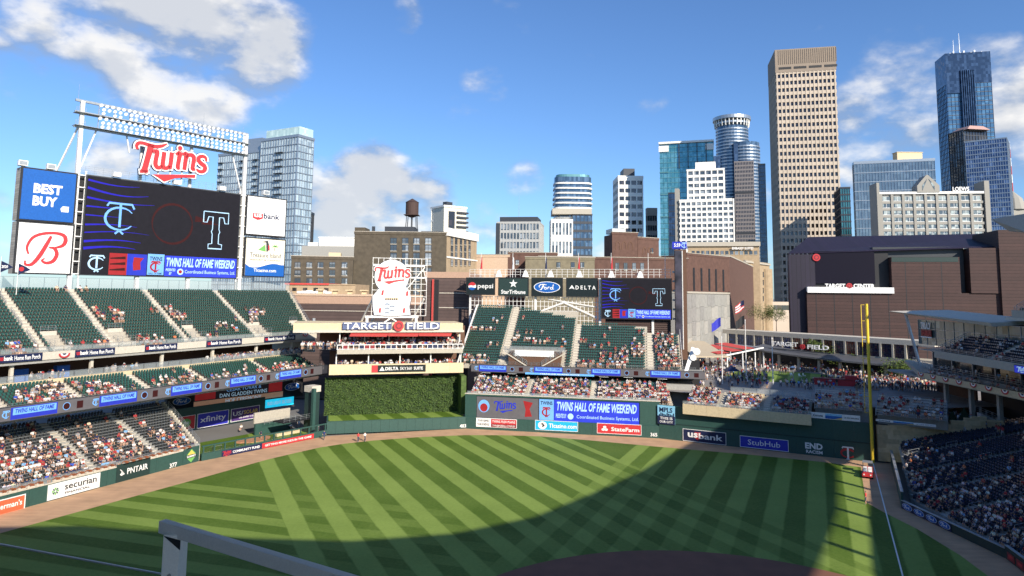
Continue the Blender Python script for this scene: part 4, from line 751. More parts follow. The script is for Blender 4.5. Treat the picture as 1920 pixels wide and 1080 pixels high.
for k in range(420):
    lv = random.random()
    if lv < .5: a = random.uniform(d0+.2, d1-.3); dd = random.random()*5; q = CF.W(a, S4+.5+dd, g1+.1+.5*int(dd/1.1)); ps = ('stand','arm','walk')
    elif lv < .58: a = random.uniform(d0-8, d0); q = CF.W(a, S4+.5+random.random()*4, g1); ps = ('stand','arm','walk')
    elif lv < .78: a = random.uniform(d0, d1-.3); q = CF.W(a, S4+.4+random.random(), g1); ps = ('stand','arm')
    else: a = random.uniform(c0+1, c1-1); q = CF.W(a, S4+.9+random.random()*2, f1-.75); ps = ('sit','sit','stand','lean')
    PEOPLE.append((q.x, q.y, q.z, CF.rz+random.uniform(-.7,.7), random.choice(ps), 'centre field suites'))
s_, w_, h_, y_ = sign('suite_sign', 'black sign reading DELTA SKY360 SUITE on the tan fascia', CF, (697,685,798,696.5), M['black_sign'], None, S4-.02, .08)
bx('red_corner', M['red'], s_, -w_/2+.02, -w_*.39, y_-.02, y_, -h_/2+.02, h_/2-.02); text('DELTA', -w_*.13, 0, w_*.24, h_*.46, M['white'], s_, y_, .025); text('SKY360', w_*.13, 0, w_*.22, h_*.42, M['white'], s_, y_, .0); text('SUITE', w_*.36, 0, w_*.17, h_*.42, M['white'], s_, y_, .02)
part('emblem', M['white'], s_, lambda mb: mb.slab([(-w_*.36,-h_*.28),(-w_*.31,h_*.3),(-w_*.26,-h_*.28)], y_-.02, y_))
TF = Fr(tuple(CF.W(0,S4+.4))[:2], tuple(CF.W(10,S4+.4))[:2])
q = thing('stadium_sign', 'blue backed TARGET FIELD letters with red roundel over centre field', 'sign', loc=TF.W(0), rz=TF.rz)
xa, xb = TF.P(643,611)[0], TF.P(824,611)[0]; zc = TF.P(735,611)[1]; hh = TF.P(735,603.5)[1]-TF.P(735,619)[1]
for (x0, x1, s) in ((645,733,'TARGET'),(763,823,'FIELD')):
    b0, b1 = TF.P(x0,611)[0], TF.P(x1,611)[0]; bx('backing', mat('sign_slate', (.09,.12,.24), .5), q, b0-.3, b1+.2, -.1, .1, zc-hh*.42, zc+hh*.42); text(s, (b0+b1)/2, zc, b1-b0, hh*.8, M['white'], q, -.3, .015, name='letters', ext=.12)
def bull(parent, x, z, rr, y, dark='red'):
    part('roundel', [M['red'], M['red_dark']], parent, lambda mb: (mb.disc(x,z,rr,rr,y,y+.2,0,28), mb.disc(x,z,rr*.68,rr*.68,y-.02,y-.001,1,24), mb.disc(x,z,rr*.36,rr*.36,y-.05,y-.021,0,20)))
bull(q, TF.P(747.5,611)[0], zc, hh*.62, -.3)
# round ball sign on a lattice frame (its two mascot figures left out)
BF = Fr(tuple(CF.W(0,10.5))[:2], tuple(CF.W(10,10.5))[:2]); fx = lambda x, y=545: BF.P(x, y)[0]; fz = lambda y, x=735: BF.P(x, y)[1]
q = thing('ball_sign', 'round white baseball sign with red Twins script on a lattice frame', 'sign', loc=BF.W(0), rz=BF.rz)
def lat(mb):
    out = [(697,487),(797,487),(800,490),(800,592),(700,592),(700,560),(697,530)]
    for k in range(11): x = 698+k*10.2; mb.beam((fx(x),.5,fz(592)), (fx(x),.5,fz(483)), .12, .12)
    for k in range(10): z = fz(592-k*12); mb.beam((fx(698),.5,z), (fx(800),.5,z), .12, .12)
    for x in (731,): mb.beam((fx(x),.6,fz(600)), (fx(x),.6,fz(482)), .3)
    mb.beam((fx(800),.5,fz(530)), (fx(793),.5,fz(502)), .15); mb.beam((fx(762),.4,fz(543)), (fx(796),.4,fz(500)), .2)
    for z in (498,520): mb.beam((fx(698),.45,fz(z)), (fx(796),.45,fz(z)), .35)
    for x in (690,782): mb.beam((fx(x),.5,fz(612)), (fx(x),.5,fz(593)), .6)
    mb.beam((fx(686),.5,fz(594)), (fx(786),.5,fz(594)), .5); mb.beam((fx(715),.5,fz(610)), (fx(735),.5,fz(596)), .3); mb.beam((fx(756),.5,fz(610)), (fx(735),.5,fz(596)), .3)
part('lattice_frame', M['white_metal'], q, lat); part('back_brace', M['white_metal'], q, lambda mb: [mb.beam((fx(x),.8,fz(560)), (fx(x-18),6,fz(604)), .35) for x in (700,720,796)])
rr = fx(766)-fx(734); part('ball', [M['navy'], M['white']], q, lambda mb: (mb.disc(fx(734), fz(519), rr*1.03, rr*1.03, .1, .35, 0, 36), mb.disc(fx(734), fz(519), rr, rr, .05, .099, 1, 36)))
part('stitching', mat('stitch_grey', (.25,.27,.35), .6), q, lambda mb: [mb.stroke([(fx(734)+math.cos(a)*rr*.86, fz(519)+math.sin(a)*rr*.86), (fx(734)+math.cos(a)*rr*.92, fz(519)+math.sin(a)*rr*.92)], .07, .02, .049) for a in [R(30+i*7) for i in range(18)]])
kk = (fx(769)-fx(701))/372
for nm, gr, y0, y1, m_ in (('script_outline',18,.0,.04,'navy'),('script_white',14,-.03,-.001,'white'),('script',0,-.06,-.031,'red')):
    o = part(nm, M[m_], q, lambda mb: twins_strokes(mb, kk, kk, y0, y1, gr)); o.location = (fx(735), 0, fz(516))
def blank(mb, g=0.):
    f = lambda pts: [(fx(x), fz(y)) for x, y in pts]
    mb.slab(f([(699-g,556),(712,540-g),(722,534-g),(738,548),(745,540),(756,533-g),(768,545),(771+g,560),(768+g,575),(771+g,590+g),(748,592+g),(722,592+g),(703-g,590+g),(700-g,575)]), .06-g*.01 if g == 0 else .13, .125 if g == 0 else .3)
part('river', mat('river_grey', (.45,.5,.56), .6), q, lambda mb: (mb.slab([(fx(724),fz(565)),(fx(746),fz(565)),(fx(752),fz(591)),(fx(718),fz(591))], .03, .055), ))
part('river_wave', M['navy'], q, lambda mb: [mb.stroke([(fx(723+k%2*9),fz(571+k*4)),(fx(727+k%2*9),fz(569.8+k*4)),(fx(731+k%2*9),fz(571+k*4))], .12, .01, .029) for k in range(5)])
part('bridge', [M['tan'], M['navy']], q, lambda mb: (mb.slab([(fx(722),fz(563)),(fx(748),fz(563)),(fx(748),fz(558)),(fx(722),fz(558))], .02, .055, 0), [mb.box(fx(723+k*4),fx(725.4+k*4),.0,.019,fz(562.5),fz(559.5),1) for k in range(6)]))
part('red_stripe', M['red'], q, lambda mb: [mb.slab([(fx(x),fz(y)),(fx(x+4),fz(y-1)),(fx(x+3),fz(y+9)),(fx(x-1),fz(y+8))], .03, .055) for x, y in ((716,545),(762,546),(712,578),(757,578))])
part('lower_board_edge', M['navy'], q, lambda mb: blank(mb, 1.2)); part('lower_board', M['white'], q, lambda mb: blank(mb))
# dark clad hall behind centre field
HB = Fr(tuple(at(520,590,196))[:2], tuple(at(882,590,192))[:2]); clad = line_mat('brown_cladding', (.085,.055,.048), .9, 2, .3); clad_tan = mat('tan_band', (.42,.27,.19), .85)
r = thing('ramp_building', 'low dark brown clad ramp with tan parapet behind centre field', 'building', loc=HB.W(0), rz=HB.rz)
hx = lambda x: HB.P(x,580)[0]; hzz = lambda y: HB.P(720,y)[1]
bx('wall', clad, r, hx(500), hx(796), 0, 30, 0, hzz(571)); bx('parapet', clad_tan, r, hx(500), hx(796), -.1, 30, hzz(571), hzz(556)); bx('cap', M['tan_roof'], r, hx(500), hx(796), -.3, 30.2, hzz(556), hzz(552.5))
for y in (584,604): bx('joint_strip', M['conc_light'], r, hx(500), hx(796), -.06, -.002, hzz(y)-.08, hzz(y)+.08)
bx('tower_wall', clad, r, hx(796.3), hx(880), -1, 30, 0, hzz(520)); bx('tower_parapet', clad_tan, r, hx(796.3), hx(880), -1.1, 30, hzz(520), hzz(509)); bx('tower_fin', M['awning'], r, hx(811), hx(814), -1.6, -1.05, 0, hzz(523)); bx('tower_recess', M['black'], r, hx(815), hx(823), -1.06, -1.02, 0, hzz(523))
for y in (548,575): bx('joint_strip', M['conc_light'], r, hx(824), hx(880), -1.06, -1.02, hzz(y)-.1, hzz(y)+.1)
for x in (594,622,650,677,786): part('rooftop_vent', M['tan'], r, lambda mb: (mb.box(hx(x)-.6,hx(x)+.6,2,3.2,hzz(552.4),hzz(546)), mb.box(hx(x)-1.,hx(x)+1.,1.4,3.6,hzz(546),hzz(544))))
part('rooftop_duct', M['galv'], r, lambda mb: (mb.tube((hx(590),-2,hzz(608)), (hx(604),-2,hzz(608)), .6), mb.tube((hx(594),-2,hzz(608)), (hx(594),-2,hzz(598)), .5)))
for k in range(7): part('rooftop_unit', M['white'], r, lambda mb: mb.box(hx(540+k*9)-.8, hx(540+k*9)+.8, 8, 10, hzz(552), hzz(548-k%3)))
# ------------------------------------------------------------------ right centre field
RA = Fr(RFA, RFB); RB = Fr(RFB, RFC)
r = thing('right_centre_wall', 'green padded wall with sponsor panels under the long scoreboard', 'wall', loc=RA.W(0), rz=RA.rz)
for k in range(15): bx('wall_pad', M['green_wall'], r, RA.L*k/15+.012, RA.L*(k+1)/15-.012, 0, .3, 0, 2.55)
r = thing('scoreboard_wall', 'dark green wall holding the long blue and black scoreboard', 'wall', loc=RA.W(0), rz=RA.rz)
za, zb_ = RA.P(880,736,.35)[1], RA.P(1236,756,.35)[1]; zw = (za+zb_)/2; s0x, s1x = RA.P(894,760,.35)[0], RA.P(1199,780,.35)[0]; sy0, sy1 = RA.P(1040,789,.35)[1], RA.P(1040,749,.35)[1]
bx('lower_band', M['green_wall'], r, -.3, RA.L+.2, .35, 1, 2.4, sy0-.1); bx('upper_band', M['green_wall'], r, -.3, RA.L+.2, .35, 1, sy1+.1, zw); bx('end_panel', M['green_wall'], r, -.3, s0x-.1, .35, 1, sy0-.098, sy1+.098); bx('end_panel', M['green_wall'], r, s1x+.1, RA.L+.2, .35, 1, sy0-.098, sy1+.098)
bx('side_wall', M['green_wall'], r, -.32, .2, 1.01, 9, 0, zw); bx('cap', M['conc_light'], r, -.4, RA.L+.4, .25, 1.4, zw, zw+.12)
q = thing('long_scoreboard', 'long dark screen reading TWINS HALL OF FAME WEEKEND in right centre', 'scoreboard', loc=RA.W(0), rz=RA.rz)
bx('screen', SC['dark'], q, s0x, s1x, .3, .6, sy0, sy1); W2 = s1x-s0x; H2 = sy1-sy0; u_ = lambda f: s0x+W2*f; v_ = lambda f: sy0+H2*f
bx('grey_panel', SC['grey'], q, u_(.0), u_(.39), .285, .299, sy0, sy1); part('globe', [SC['sky'], SC['red']], q, lambda mb: (mb.disc(u_(.046), v_(.55), H2*.28, H2*.3, .27, .284, 0, 20), mb.disc(u_(.046), v_(.48), H2*.19, H2*.2, .255, .269, 1, 16)))
part('script', SC['royal'], q, lambda mb: twins_strokes(mb, W2*.14/370, H2*.6/192, .27, .284)).location = (u_(.18), 0, v_(.55))
part('state_mark', SC['red'], q, lambda mb: mb.slab([(u_(.295),v_(.88)),(u_(.355),v_(.8)),(u_(.335),v_(.5)),(u_(.35),v_(.15)),(u_(.305),v_(.12)),(u_(.31),v_(.45))], .27, .284))
bx('crest_panel', SC['sky'], q, u_(.395), u_(.485), .285, .299, v_(.02), v_(.99)); part('crest', SC['red'], q, lambda mb: tc_logo(mb, u_(.44), v_(.4), H2*.42, .26, .284, 0, .13)); text('TWINS', u_(.44), v_(.82), W2*.075, H2*.17, SC['dark'], q, .27, .02, ext=.004)
bx('message_panel', SC['blue'], q, u_(.487), u_(.998), .285, .299, v_(.0), v_(1)); text('TWINS HALL OF FAME WEEKEND', u_(.744), v_(.7), W2*.48, H2*.42, SC['white'], q, .275, .03, .25, ext=.004); text('Coordinated Business Systems, Ltd.', u_(.81), v_(.22), W2*.37, H2*.2, SC['white'], q, .275, .004, ext=.004)
text('PRESENTED BY', u_(.53), v_(.25), W2*.065, H2*.2, SC['white'], q, .275, .02, .2, ext=.004); part('sponsor_mark', SC['white'], q, lambda mb: mb.disc(u_(.588), v_(.24), H2*.14, H2*.14, .265, .284, 0, 16))
def rasign(lb, px, m, frame, lines, fr=None, off=-.02, cat='sign', nm='advertising_sign', fw=.08):
    s_, w_, h_, y_ = sign(nm, lb, fr or RA, px, m, frame, off, .06, cat, fw=fw)
    for (s, fx_, fz_, fw_, fh_, mm, bo) in lines: text(s, w_*fx_, h_*fz_, w_*fw_, h_*fh_, M[mm], s_, y_-.005, bo)
    return s_, w_, h_, y_
s_, w_, h_, y_ = rasign('white and red panel reading TWINS FLEX PLANS on the wall', (893,783,969,803.5), M['white'], None, [('YOUR GAMES.',-.32,.22,.28,.24,'black',.0),('YOUR SCHEDULE.',-.32,-.2,.3,.24,'black',.0)])
bx('red_half', M['red'], s_, -w_*.13, w_*.49, y_-.02, y_, -h_*.1, h_*.44); text('TWINS FLEX PLANS', w_*.18, h_*.18, w_*.56, h_*.26, M['white'], s_, y_-.03, .01); bx('dark_half', M['red_dark'], s_, -w_*.13, w_*.49, y_-.02, y_, -h_*.45, -h_*.11); text('TWINSBASEBALL.COM/FLEX', w_*.18, -h_*.28, w_*.56, h_*.2, M['white'], s_, y_-.03, .0)
s_, w_, h_, y_ = rasign('cyan panel reading TIcasino.com on the wall', (1004,788,1083,809), M['cyan'], M['white'], [('TIcasino.com',.15,0,.66,.46,'white',.02)])
part('emblem', [M['white'], M['dark_steel']], s_, lambda mb: (mb.disc(-w_*.33,0,h_*.5,h_*.42,y_-.02,y_,0,20), mb.stroke([(-w_*.38,.2),(-w_*.33,.35),(-w_*.3,-.1),(-w_*.34,-.4)], [.1,.3,.4,.1], y_-.03, y_-.021, 1)))
s_, w_, h_, y_ = rasign('red panel reading StateFarm with three white ovals on the wall', (1120,793.5,1202,815.5), M['red'], M['white'], [('StateFarm',.14,-.03,.64,.42,'white',.02)])
part('emblem', M['white'], s_, lambda mb: [mb.disc(-w_*.33+dx*h_, dz*h_, h_*.18, h_*.13, y_-.02-.004*k, y_, 0, 16) for k, (dx, dz) in enumerate(((-.16,-.12),(.16,-.12),(0,.14)))])
number('365', RA, 1226, 815, .75, where='in right centre beside the skyline sign')
s_, w_, h_, y_ = sign('city_sign', 'blue skyline sign reading MPLS THIS IS OUR CITY', RB, (1233,759,1266,797), M['lightblue'], None, -.05, .1)
bx('lower_half', M['navy'], s_, -w_/2, w_/2, y_-.02, y_, -h_/2, -h_*.06); part('skyline', M['navy'], s_, lambda mb: [mb.box(-w_*.42+k*w_*.09, -w_*.36+k*w_*.09, y_-.015, y_, -h_*.06, h_*(.02+.09*((k*7)%4)/3)) for k in range(10)])
text('MPLS', -.05, h_*.27, w_*.74, h_*.26, M['navy'], s_, y_-.02, .01); text('THIS IS', 0, -h_*.18, w_*.72, h_*.14, M['white'], s_, y_-.03, .02); text('OUR CITY', 0, -h_*.37, w_*.76, h_*.12, M['white'], s_, y_-.03, .02)
# lower seats above the scoreboard wall
r = thing('right_field_lower_stand', 'shaded lower right field seats behind the long scoreboard', 'stand', loc=RA.W(0), rz=RA.rz)
ra_a = [RA.P(x,720,4)[0] for x in (995,1112)]
stand(r, RA, 10, .8, .3, 1.45, zw-.5, lambda i: .6, lambda i: RA.L+3-i*.1, ra_a, 'green', 'lower right field stand', lambda i, a: .78 if i < 6 else .45, 40)
bx('back_wall', M['black'], r, -.5, RA.L+10, 18, 18.4, 6, 15); glass_rail(r, (0,.9,zw), (RA.L,.9,zw), .5, 2.4)
bx('floor', M['conc_grey'], r, -.5, RA.L+8, 9.5, 18, 5, 10.2)
zlow = RA.P(1090,703,9)[1]; zhi = RA.P(1090,690,9)[1]; aE = RA.P(1322,700,9)[0]
ribbon(RA, -1.2, aE, zlow, zhi, 9, 'long blue and grey ribbon board below the right field upper seats', 1)
s_, w_, h_, y_ = sign('cove_sign', 'light blue strip sign reading TREASURE ISLAND COVE under the ribbon board', RA, (985,698,1114,706), mat('cove_blue', (.12,.35,.7), .4, emit=.3), None, 8.7, .1)
text('TREASURE ISLAND COVE', 0, 0, w_*.58, h_*.6, M['white'], s_, y_, .02)
for ii, (x, y) in enumerate(((911,699),(960,701),(1132,707),(1178,708),(1242,711))):
    a, z = RA.P(x, y, 9.6); q = thing('ceiling_light', 'bright strip light under the right field upper deck, %s from left' % ORDW[ii], 'light', 'strip lights under the right field deck', RA.W(a, 10, z), RA.rz); part('housing', M['white'], q, lambda mb: mb.box(-1.1,1.1,-.15,.15,.0,.14)); bx('tube', mat('strip_lamp', (.9,.9,.85), .4, emit=2.), q, -1.05, 1.05, -.12, .12, -.03, -.002)
# upper seats
r = thing('right_field_upper_stand', 'upper right field seats stepping down toward the clock tower', 'stand', loc=RA.W(0), rz=RA.rz)
bx('deck_slab', M['conc_grey'], r, -1.2, aE, 9.52, 30, zlow+.2, zlow+1.1)
RT = 24; zb24 = RA.P(890,572,9.6+RT*.8)[1]; rs = (zb24-zhi-.2)/RT
bl = [(RA.P(876,620,18)[0]+.2, RA.P(950,620,18)[0]), (RA.P(958,620,18)[0], RA.P(1078,620,18)[0]), (RA.P(1086,640,16)[0], RA.P(1214,640,16)[0]), (RA.P(1224,650,14)[0], RA.P(1276,650,14)[0])]
ais = [(bl[k][1]+bl[k+1][0])/2 for k in range(3)]
def skp(i, a):
    f = (a-bl[0][0])/(bl[3][1]-bl[0][0]); lim = 24 if a < bl[0][1] else 23-int(9*(a-bl[1][0])/(bl[1][1]-bl[1][0])*.55) if a < bl[1][1] else 17.5-int(6*(a-bl[2][0])/(bl[2][1]-bl[2][0])*.6) if a < bl[2][1] else 13
    if i >= lim: return True
    return (i < 6 and bl[0][1]+1 < a < bl[1][1]-1.5)
rcl = [(bl[0][0]+3,1,4.5,2,.6),(bl[0][0]+3,13,4,.8,.5),(bl[1][0]+5,12,4,.9,.5),(bl[1][0]+9,8.5,6,1.1,.45),(bl[1][0]+1,9,1.5,1.5,.5),(bl[2][0]+8,3,3,4,.5),(bl[2][1]-3,6,3,2.5,.5),(bl[2][0]+6,.5,7,1.2,.5),(bl[3][0]+3,6,5,7,.45),(bl[2][0]+1,9,1.5,1,.5),(bl[2][0]+4,7,1.5,1,.5)]
stand(r, RA, 24, .8, rs, 9.7, zhi+.1, lambda i: bl[0][0], lambda i: bl[0][1]+1.2 if i >= 23 else bl[1][1] if i >= 17 else bl[2][1] if i > 13 else bl[3][1], ais, 'green', 'upper right field stand', clusters(.02, rcl), 200, aw=.7, skip=skp)
va, vb = bl[0][1]+1.2, bl[1][1]-1.6
bx('portal_void', M['brown'], r, va+1, vb-1, 9.62, 13.6, zhi+.1, zhi+4*rs+.9); bx('portal_header', M['white'], r, va+2.5, vb-2.5, 9.5, 9.6, zhi+4*rs, zhi+5.6*rs+.5)
for s in (-1,1):
    xa_ = va if s < 0 else vb; part('portal_stair', M['conc_light'], r, lambda mb: [mb.box(min(xa_-s*.0,xa_-s*(.6+.0)), max(xa_,xa_-s*.6), 9.4, 11, zhi+k*.3, zhi+k*.3+.31) for k in range(1)]); part('portal_railing', M['galv'], r, lambda mb: (rail(mb, (xa_,9.45,zhi+3.4), (xa_-s*5.5,9.45,zhi+.2), 1.0, 5, .05), rail(mb, (xa_,10.8,zhi+3.4), (xa_-s*5.5,10.8,zhi+.2), 1.0, 5, .05)))
part('portal_walk', M['conc_light'], r, lambda mb: [mb.add([(x_,9.4,zhi+3.3),(x_-sg*5.5,9.4,zhi+.1),(x_-sg*5.5,11,zhi+.1),(x_,11,zhi+3.3),(x_,9.4,zhi+3.0),(x_-sg*5.5,9.4,zhi-.2),(x_-sg*5.5,11,zhi-.2),(x_,11,zhi+3.0)], [(0,3,2,1),(4,5,6,7),(0,1,5,4),(1,2,6,5),(2,3,7,6),(3,0,4,7)]) for x_, sg in ((va,-1),(vb,1))])
glass_rail(r, (va+.5,13.7,zhi+5.6*rs), (vb-.5,13.7,zhi+5.6*rs), 1., 1.6); part('front_railing', M['galv'], r, lambda mb: rail(mb, (-1,9.55,zhi+.1), (aE-2,9.55,zhi+.1), .8, 40, .025))
part('end_railing', M['white_metal'], r, lambda mb: (mb.beam((bl[0][0]-.3,9.7,zhi), (bl[0][0]-.3,29,zb24), .35, .5), rail(mb, (bl[3][1]+.2,9.7,zhi+.5), (bl[3][1]+.2,20,zhi+.5+13*rs), 1., 8)))
part('sail_panel', M['white'], r, lambda mb: (mb.add([(bl[3][1]+.4,9,zhi-.3),(bl[3][1]+1.2,9,zhi-.3),(bl[3][1]+3.3,12,zhi+5),(bl[3][1]+2.4,12,zhi+5.3),(bl[3][1]+.4,9.3,zhi-.3),(bl[3][1]+1.2,9.3,zhi-.3),(bl[3][1]+3.3,12.3,zhi+5),(bl[3][1]+2.4,12.3,zhi+5.3)], [(0,1,2,3),(7,6,5,4),(1,5,6,2),(0,3,7,4),(3,2,6,7),(4,5,1,0)]), mb.disc(bl[3][1]+3.4,zhi+4.4,.8,.8,10.2,10.5), mb.disc(bl[3][1]+2.6,zhi+3,.7,.7,10.2,10.5)))
# lattice behind the seats, railing, poles
SO = 29.5; lx = lambda x, y=570: RA.P(x, y, SO)[0]; lz = lambda y, x=1000: RA.P(x, y, SO)[1]
q = thing('steel_screen', 'white steel lattice screen behind the right field upper seats', 'screen wall', loc=RA.W(0), rz=RA.rz)
def latt(mb):
    for k in range(34): x = lx(883)+(lx(1126)-lx(883))*k/33; mb.beam((x,SO,lz(618)), (x,SO,lz(556)), .13)
    for k in range(8): z = lz(616)+(lz(557)-lz(616))*k/7; mb.beam((lx(883),SO,z), (lx(1126),SO,z), .12)
    for x in (882,1004,1124): mb.beam((lx(x),SO-.1,lz(625)), (lx(x),SO-.1,lz(553)), .5)
    mb.beam((lx(1010),SO-.3,lz(585)), (lx(1058),SO-.3,lz(566)), .45); mb.beam((lx(1058),SO-.3,lz(566)), (lx(1120),SO-.3,lz(594)), .45); mb.beam((lx(1028),SO-.3,lz(560)), (lx(1120),SO-.3,lz(574)), .3)
part('lattice', M['white_metal'], q, latt)
q = thing('roof_railing', 'white railing above the right field sponsor boards', 'railing', loc=RA.W(0), rz=RA.rz)
part('rails', M['white_metal'], q, lambda mb: rail(mb, (lx(880),SO,lz(520.5)), (lx(1258),SO,lz(520.5,1258)), lz(505)-lz(520), 38, .06, 3)); bx('walkway', M['white_metal'], q, lx(876), lx(1258), SO-.5, SO+2, lz(522), lz(520.8))
for x in (936,986,1033,1087,1147,1201): part('floodlight', M['white'], q, lambda mb: mb.slab([(lx(x)-.9,lz(519.5)),(lx(x)+.9,lz(519.5)),(lx(x)+.25,lz(507.5)),(lx(x)-.25,lz(507.5))], SO-1.2, SO-.6))
flag_cols = ('red','white','navy','red','red','white','navy')
for i, x in enumerate((900,960,1022,1084,1146,1216,1248)):
    p = RA.W(lx(x), SO+.5, 0); h0 = lz(520); h1 = lz(474)
    q = thing('flag_pole', ('furled flag pole above the pepsi board','furled flag pole above the star board','furled flag pole above the oval badge board','furled flag pole above the DELTA board','furled flag pole above the right field screen left corner','tall pole above the right field screen right half','short pole beside the clock tower')[i], 'flag pole', 'poles along the right field roof railing', (p.x, p.y, h0)); part('pole', M['white_metal'], q, lambda mb: mb.tube((0,0,0), (0,0,h1-h0), .09, .06, 8))
    if i < 5: part('furled_flag', M[flag_cols[i]], q, lambda mb: mb.tube((.12,0,2.2), (.2,-.05,5.4), .3, .1, 7))
def adboard(lb, x0, y0, x1, y1, draw):
    s_, w_, h_, y_ = sign('sponsor_board', lb, RA, (x0,y0,x1,y1), M['black_sign'], M['black'], SO-1, .3, fw=.2); draw(s_, w_, h_, y_); return s_
def pep(s, w, h, y):
    rr = h*.25; x = -w*.3
    def f(mb):
        mb.disc(x, 0, rr, rr, y-.02, y, 1, 28)
        up = [(x+rr*math.cos(a), rr*math.sin(a)) for a in [R(20+i*14) for i in range(12)]]+[(x-rr*.3,rr*.22),(x+rr*.3,rr*.1)]; mb.slab(up, y-.04, y-.021, 0)
        dn = [(x+rr*math.cos(a), rr*math.sin(a)) for a in [R(205+i*13) for i in range(11)]]+[(x+rr*.3,-rr*.35),(x-rr*.3,-rr*.25)]; mb.slab(dn, y-.04, y-.021, 2)
    part('globe', [M['red'], M['white'], M['signblue']], s, f); text('pepsi', w*.18, -h*.03, w*.56, h*.36, M['white'], s, y, .01)
adboard('black board reading pepsi with a red white and blue globe', 876,521.5,927,552, pep)
adboard('dark green board reading StarTribune under a white star', 936,521.5,990,554, lambda s, w, h, y: (bx('green_face', M['green_dark'], s, -w*.49, w*.49, y-.015, y, -h*.48, h*.48), part('star', M['white'], s, lambda mb: mb.slab([(math.cos(R(90+i*36))*(h*.26 if i%2==0 else h*.1), h*.18+math.sin(R(90+i*36))*(h*.26 if i%2==0 else h*.1)) for i in range(10)], y-.04, y-.016)), text('StarTribune', 0, -h*.3, w*.84, h*.24, M['white'], s, y-.03, .02)))
adboard('black board with a blue oval Ford badge', 998,522,1054,555, lambda s, w, h, y: oval(s, 0, 0, w*.88, y))
adboard('black board reading DELTA with a white triangle', 1063,522.5,1120,556, lambda s, w, h, y: (text('D E L T A', w*.12, 0, w*.66, h*.22, M['white'], s, y, .02), part('emblem', M['white'], s, lambda mb: mb.slab([(-w*.43,-h*.1),(-w*.33,h*.14),(-w*.24,-h*.1),(-w*.335,-h*.04)], y-.02, y))))
s_, w_, h_, y_ = sign('right_field_screen', 'dark right field video screen beside the clock tower', RA, (1129,523,1258,598), SC['dark'], M['black'], SO-2, .4, 'screen', fw=.3)
screen_art(s_, -w_/2, -h_/2, w_, h_, y_)
part('support', M['white_metal'], s_, lambda mb: (mb.beam((w_*.24,.6,-h_/2-6), (w_*.24,.6,-h_/2), .6), [mb.beam((w_/2+.5,.8,-h_/2+k*2.4), (w_/2+1.5,.8,-h_/2+k*2.4), .5) for k in range(6)], mb.beam((-w_/2-.6,.8,-h_/2-4), (-w_/2-.6,.8,h_/2), .6)))
q = thing('louvre_wall', 'brown slatted wall below the right field screen', 'wall', loc=RA.W(0, SO-1.5), rz=RA.rz); lw0, lw1 = RA.P(1135,610,SO-1.5)[0], RA.P(1258,610,SO-1.5)[0]; z0_, z1_ = RA.P(1200,632,SO-1.5)[1], RA.P(1200,597,SO-1.5)[1]
for k in range(9): z = z0_+(z1_-z0_)*k/9; part('slat', M['rust'], q, lambda mb: mb.add([(lw0,0,z),(lw1,0,z),(lw1,.25,z+.55),(lw0,.25,z+.55),(lw0,.1,z-.05),(lw1,.1,z-.05),(lw1,.35,z+.5),(lw0,.35,z+.5)], [(0,1,2,3),(7,6,5,4),(3,2,6,7),(4,5,1,0),(1,5,6,2),(0,3,7,4)]))
bx('backing', M['brown'], q, lw0, lw1, .4, .6, z0_-8, z1_)
# clock tower
TW = 26; tx = lambda x, y=560: RA.P(x, y, TW)[0]; tz = lambda y: RA.P(1276, y, TW)[1]
q = thing('clock_tower', 'dark photo wrapped pylon with a blue 5:59 clock on top', 'clock', loc=RA.W(0, TW), rz=RA.rz)
pw = mat('pylon_wrap', (.05,.045,.06), .35, var=.9, scale=.35)
bx('pylon', M['brown'], q, tx(1266), tx(1288), 0, 2.5, 4, tz(468)); bx('wrap_panel', pw, q, tx(1266.5), tx(1279), -.08, -.002, tz(655), tz(470)); bx('edge_light', M['white_metal'], q, tx(1279.5), tx(1281), -.1, -.002, tz(655), tz(470))
bx('clock_box', SC['royal'], q, tx(1262), tx(1289), -.5, 2.8, tz(466), tz(453.5)); text('5:59', tx(1271), tz(460), tx(1277)-tx(1265), tz(456.5)-tz(463.5), M['white'], q, -.53, .03); part('crest', SC['white'], q, lambda mb: tc_logo(mb, tx(1284), tz(460), (tz(455)-tz(465)), -.53, -.51))
# right field high wall
r = thing('right_field_wall', 'high dark green right field wall running to the foul pole', 'wall', loc=RB.W(0), rz=RB.rz)
nW = 12; wallh = 7.0
for k in range(nW): bx('lower_pad', M['green_wall'], r, RB.L*k/nW+.01, RB.L*(k+1)/nW-.01, 0, .3, 0, 3.3); bx('upper_panel', M['green_dark'] if False else M['green_wall'], r, RB.L*k/nW+.005, RB.L*(k+1)/nW-.005, .08, .5, 3.31, wallh)
bx('band', M['green_dark'], r, 0, RB.L, -.03, .2, 3.2, 3.38)
rasign('navy panel with red shield reading usbank on the high wall', (1281,804,1361,834), M['navy'], M['white'], [('us',-.27,.04,.24,.42,'white',.03),('bank',.15,.02,.56,.5,'white',.02)], RB)
s_ = [o for o in bpy.data.objects if o.get('label','').startswith('navy panel with red shield')][0]; part('shield', M['red'], s_, lambda mb: mb.slab([(-1.95,.75),(-.72,.75),(-.72,-.4),(-1.3,-.85),(-1.95,-.4)], -.071, -.062)); 
rasign('blue panel reading StubHub on the high wall', (1388,817,1478,846.5), M['royal'], M['white'], [('StubHub',0,0,.68,.5,'white',.0)], RB)
a, z = RB.P(1526,838); q = thing('wall_lettering', 'white words END RACISM on the high green wall', 'lettering', loc=RB.W(a, -.03, z), rz=RB.rz); text('END', 0, .15, 3.1, 1.15, M['white'], q, 0, .04); text('RACISM', .05, -.95, 2.9, .62, M['white'], q, 0, .02)
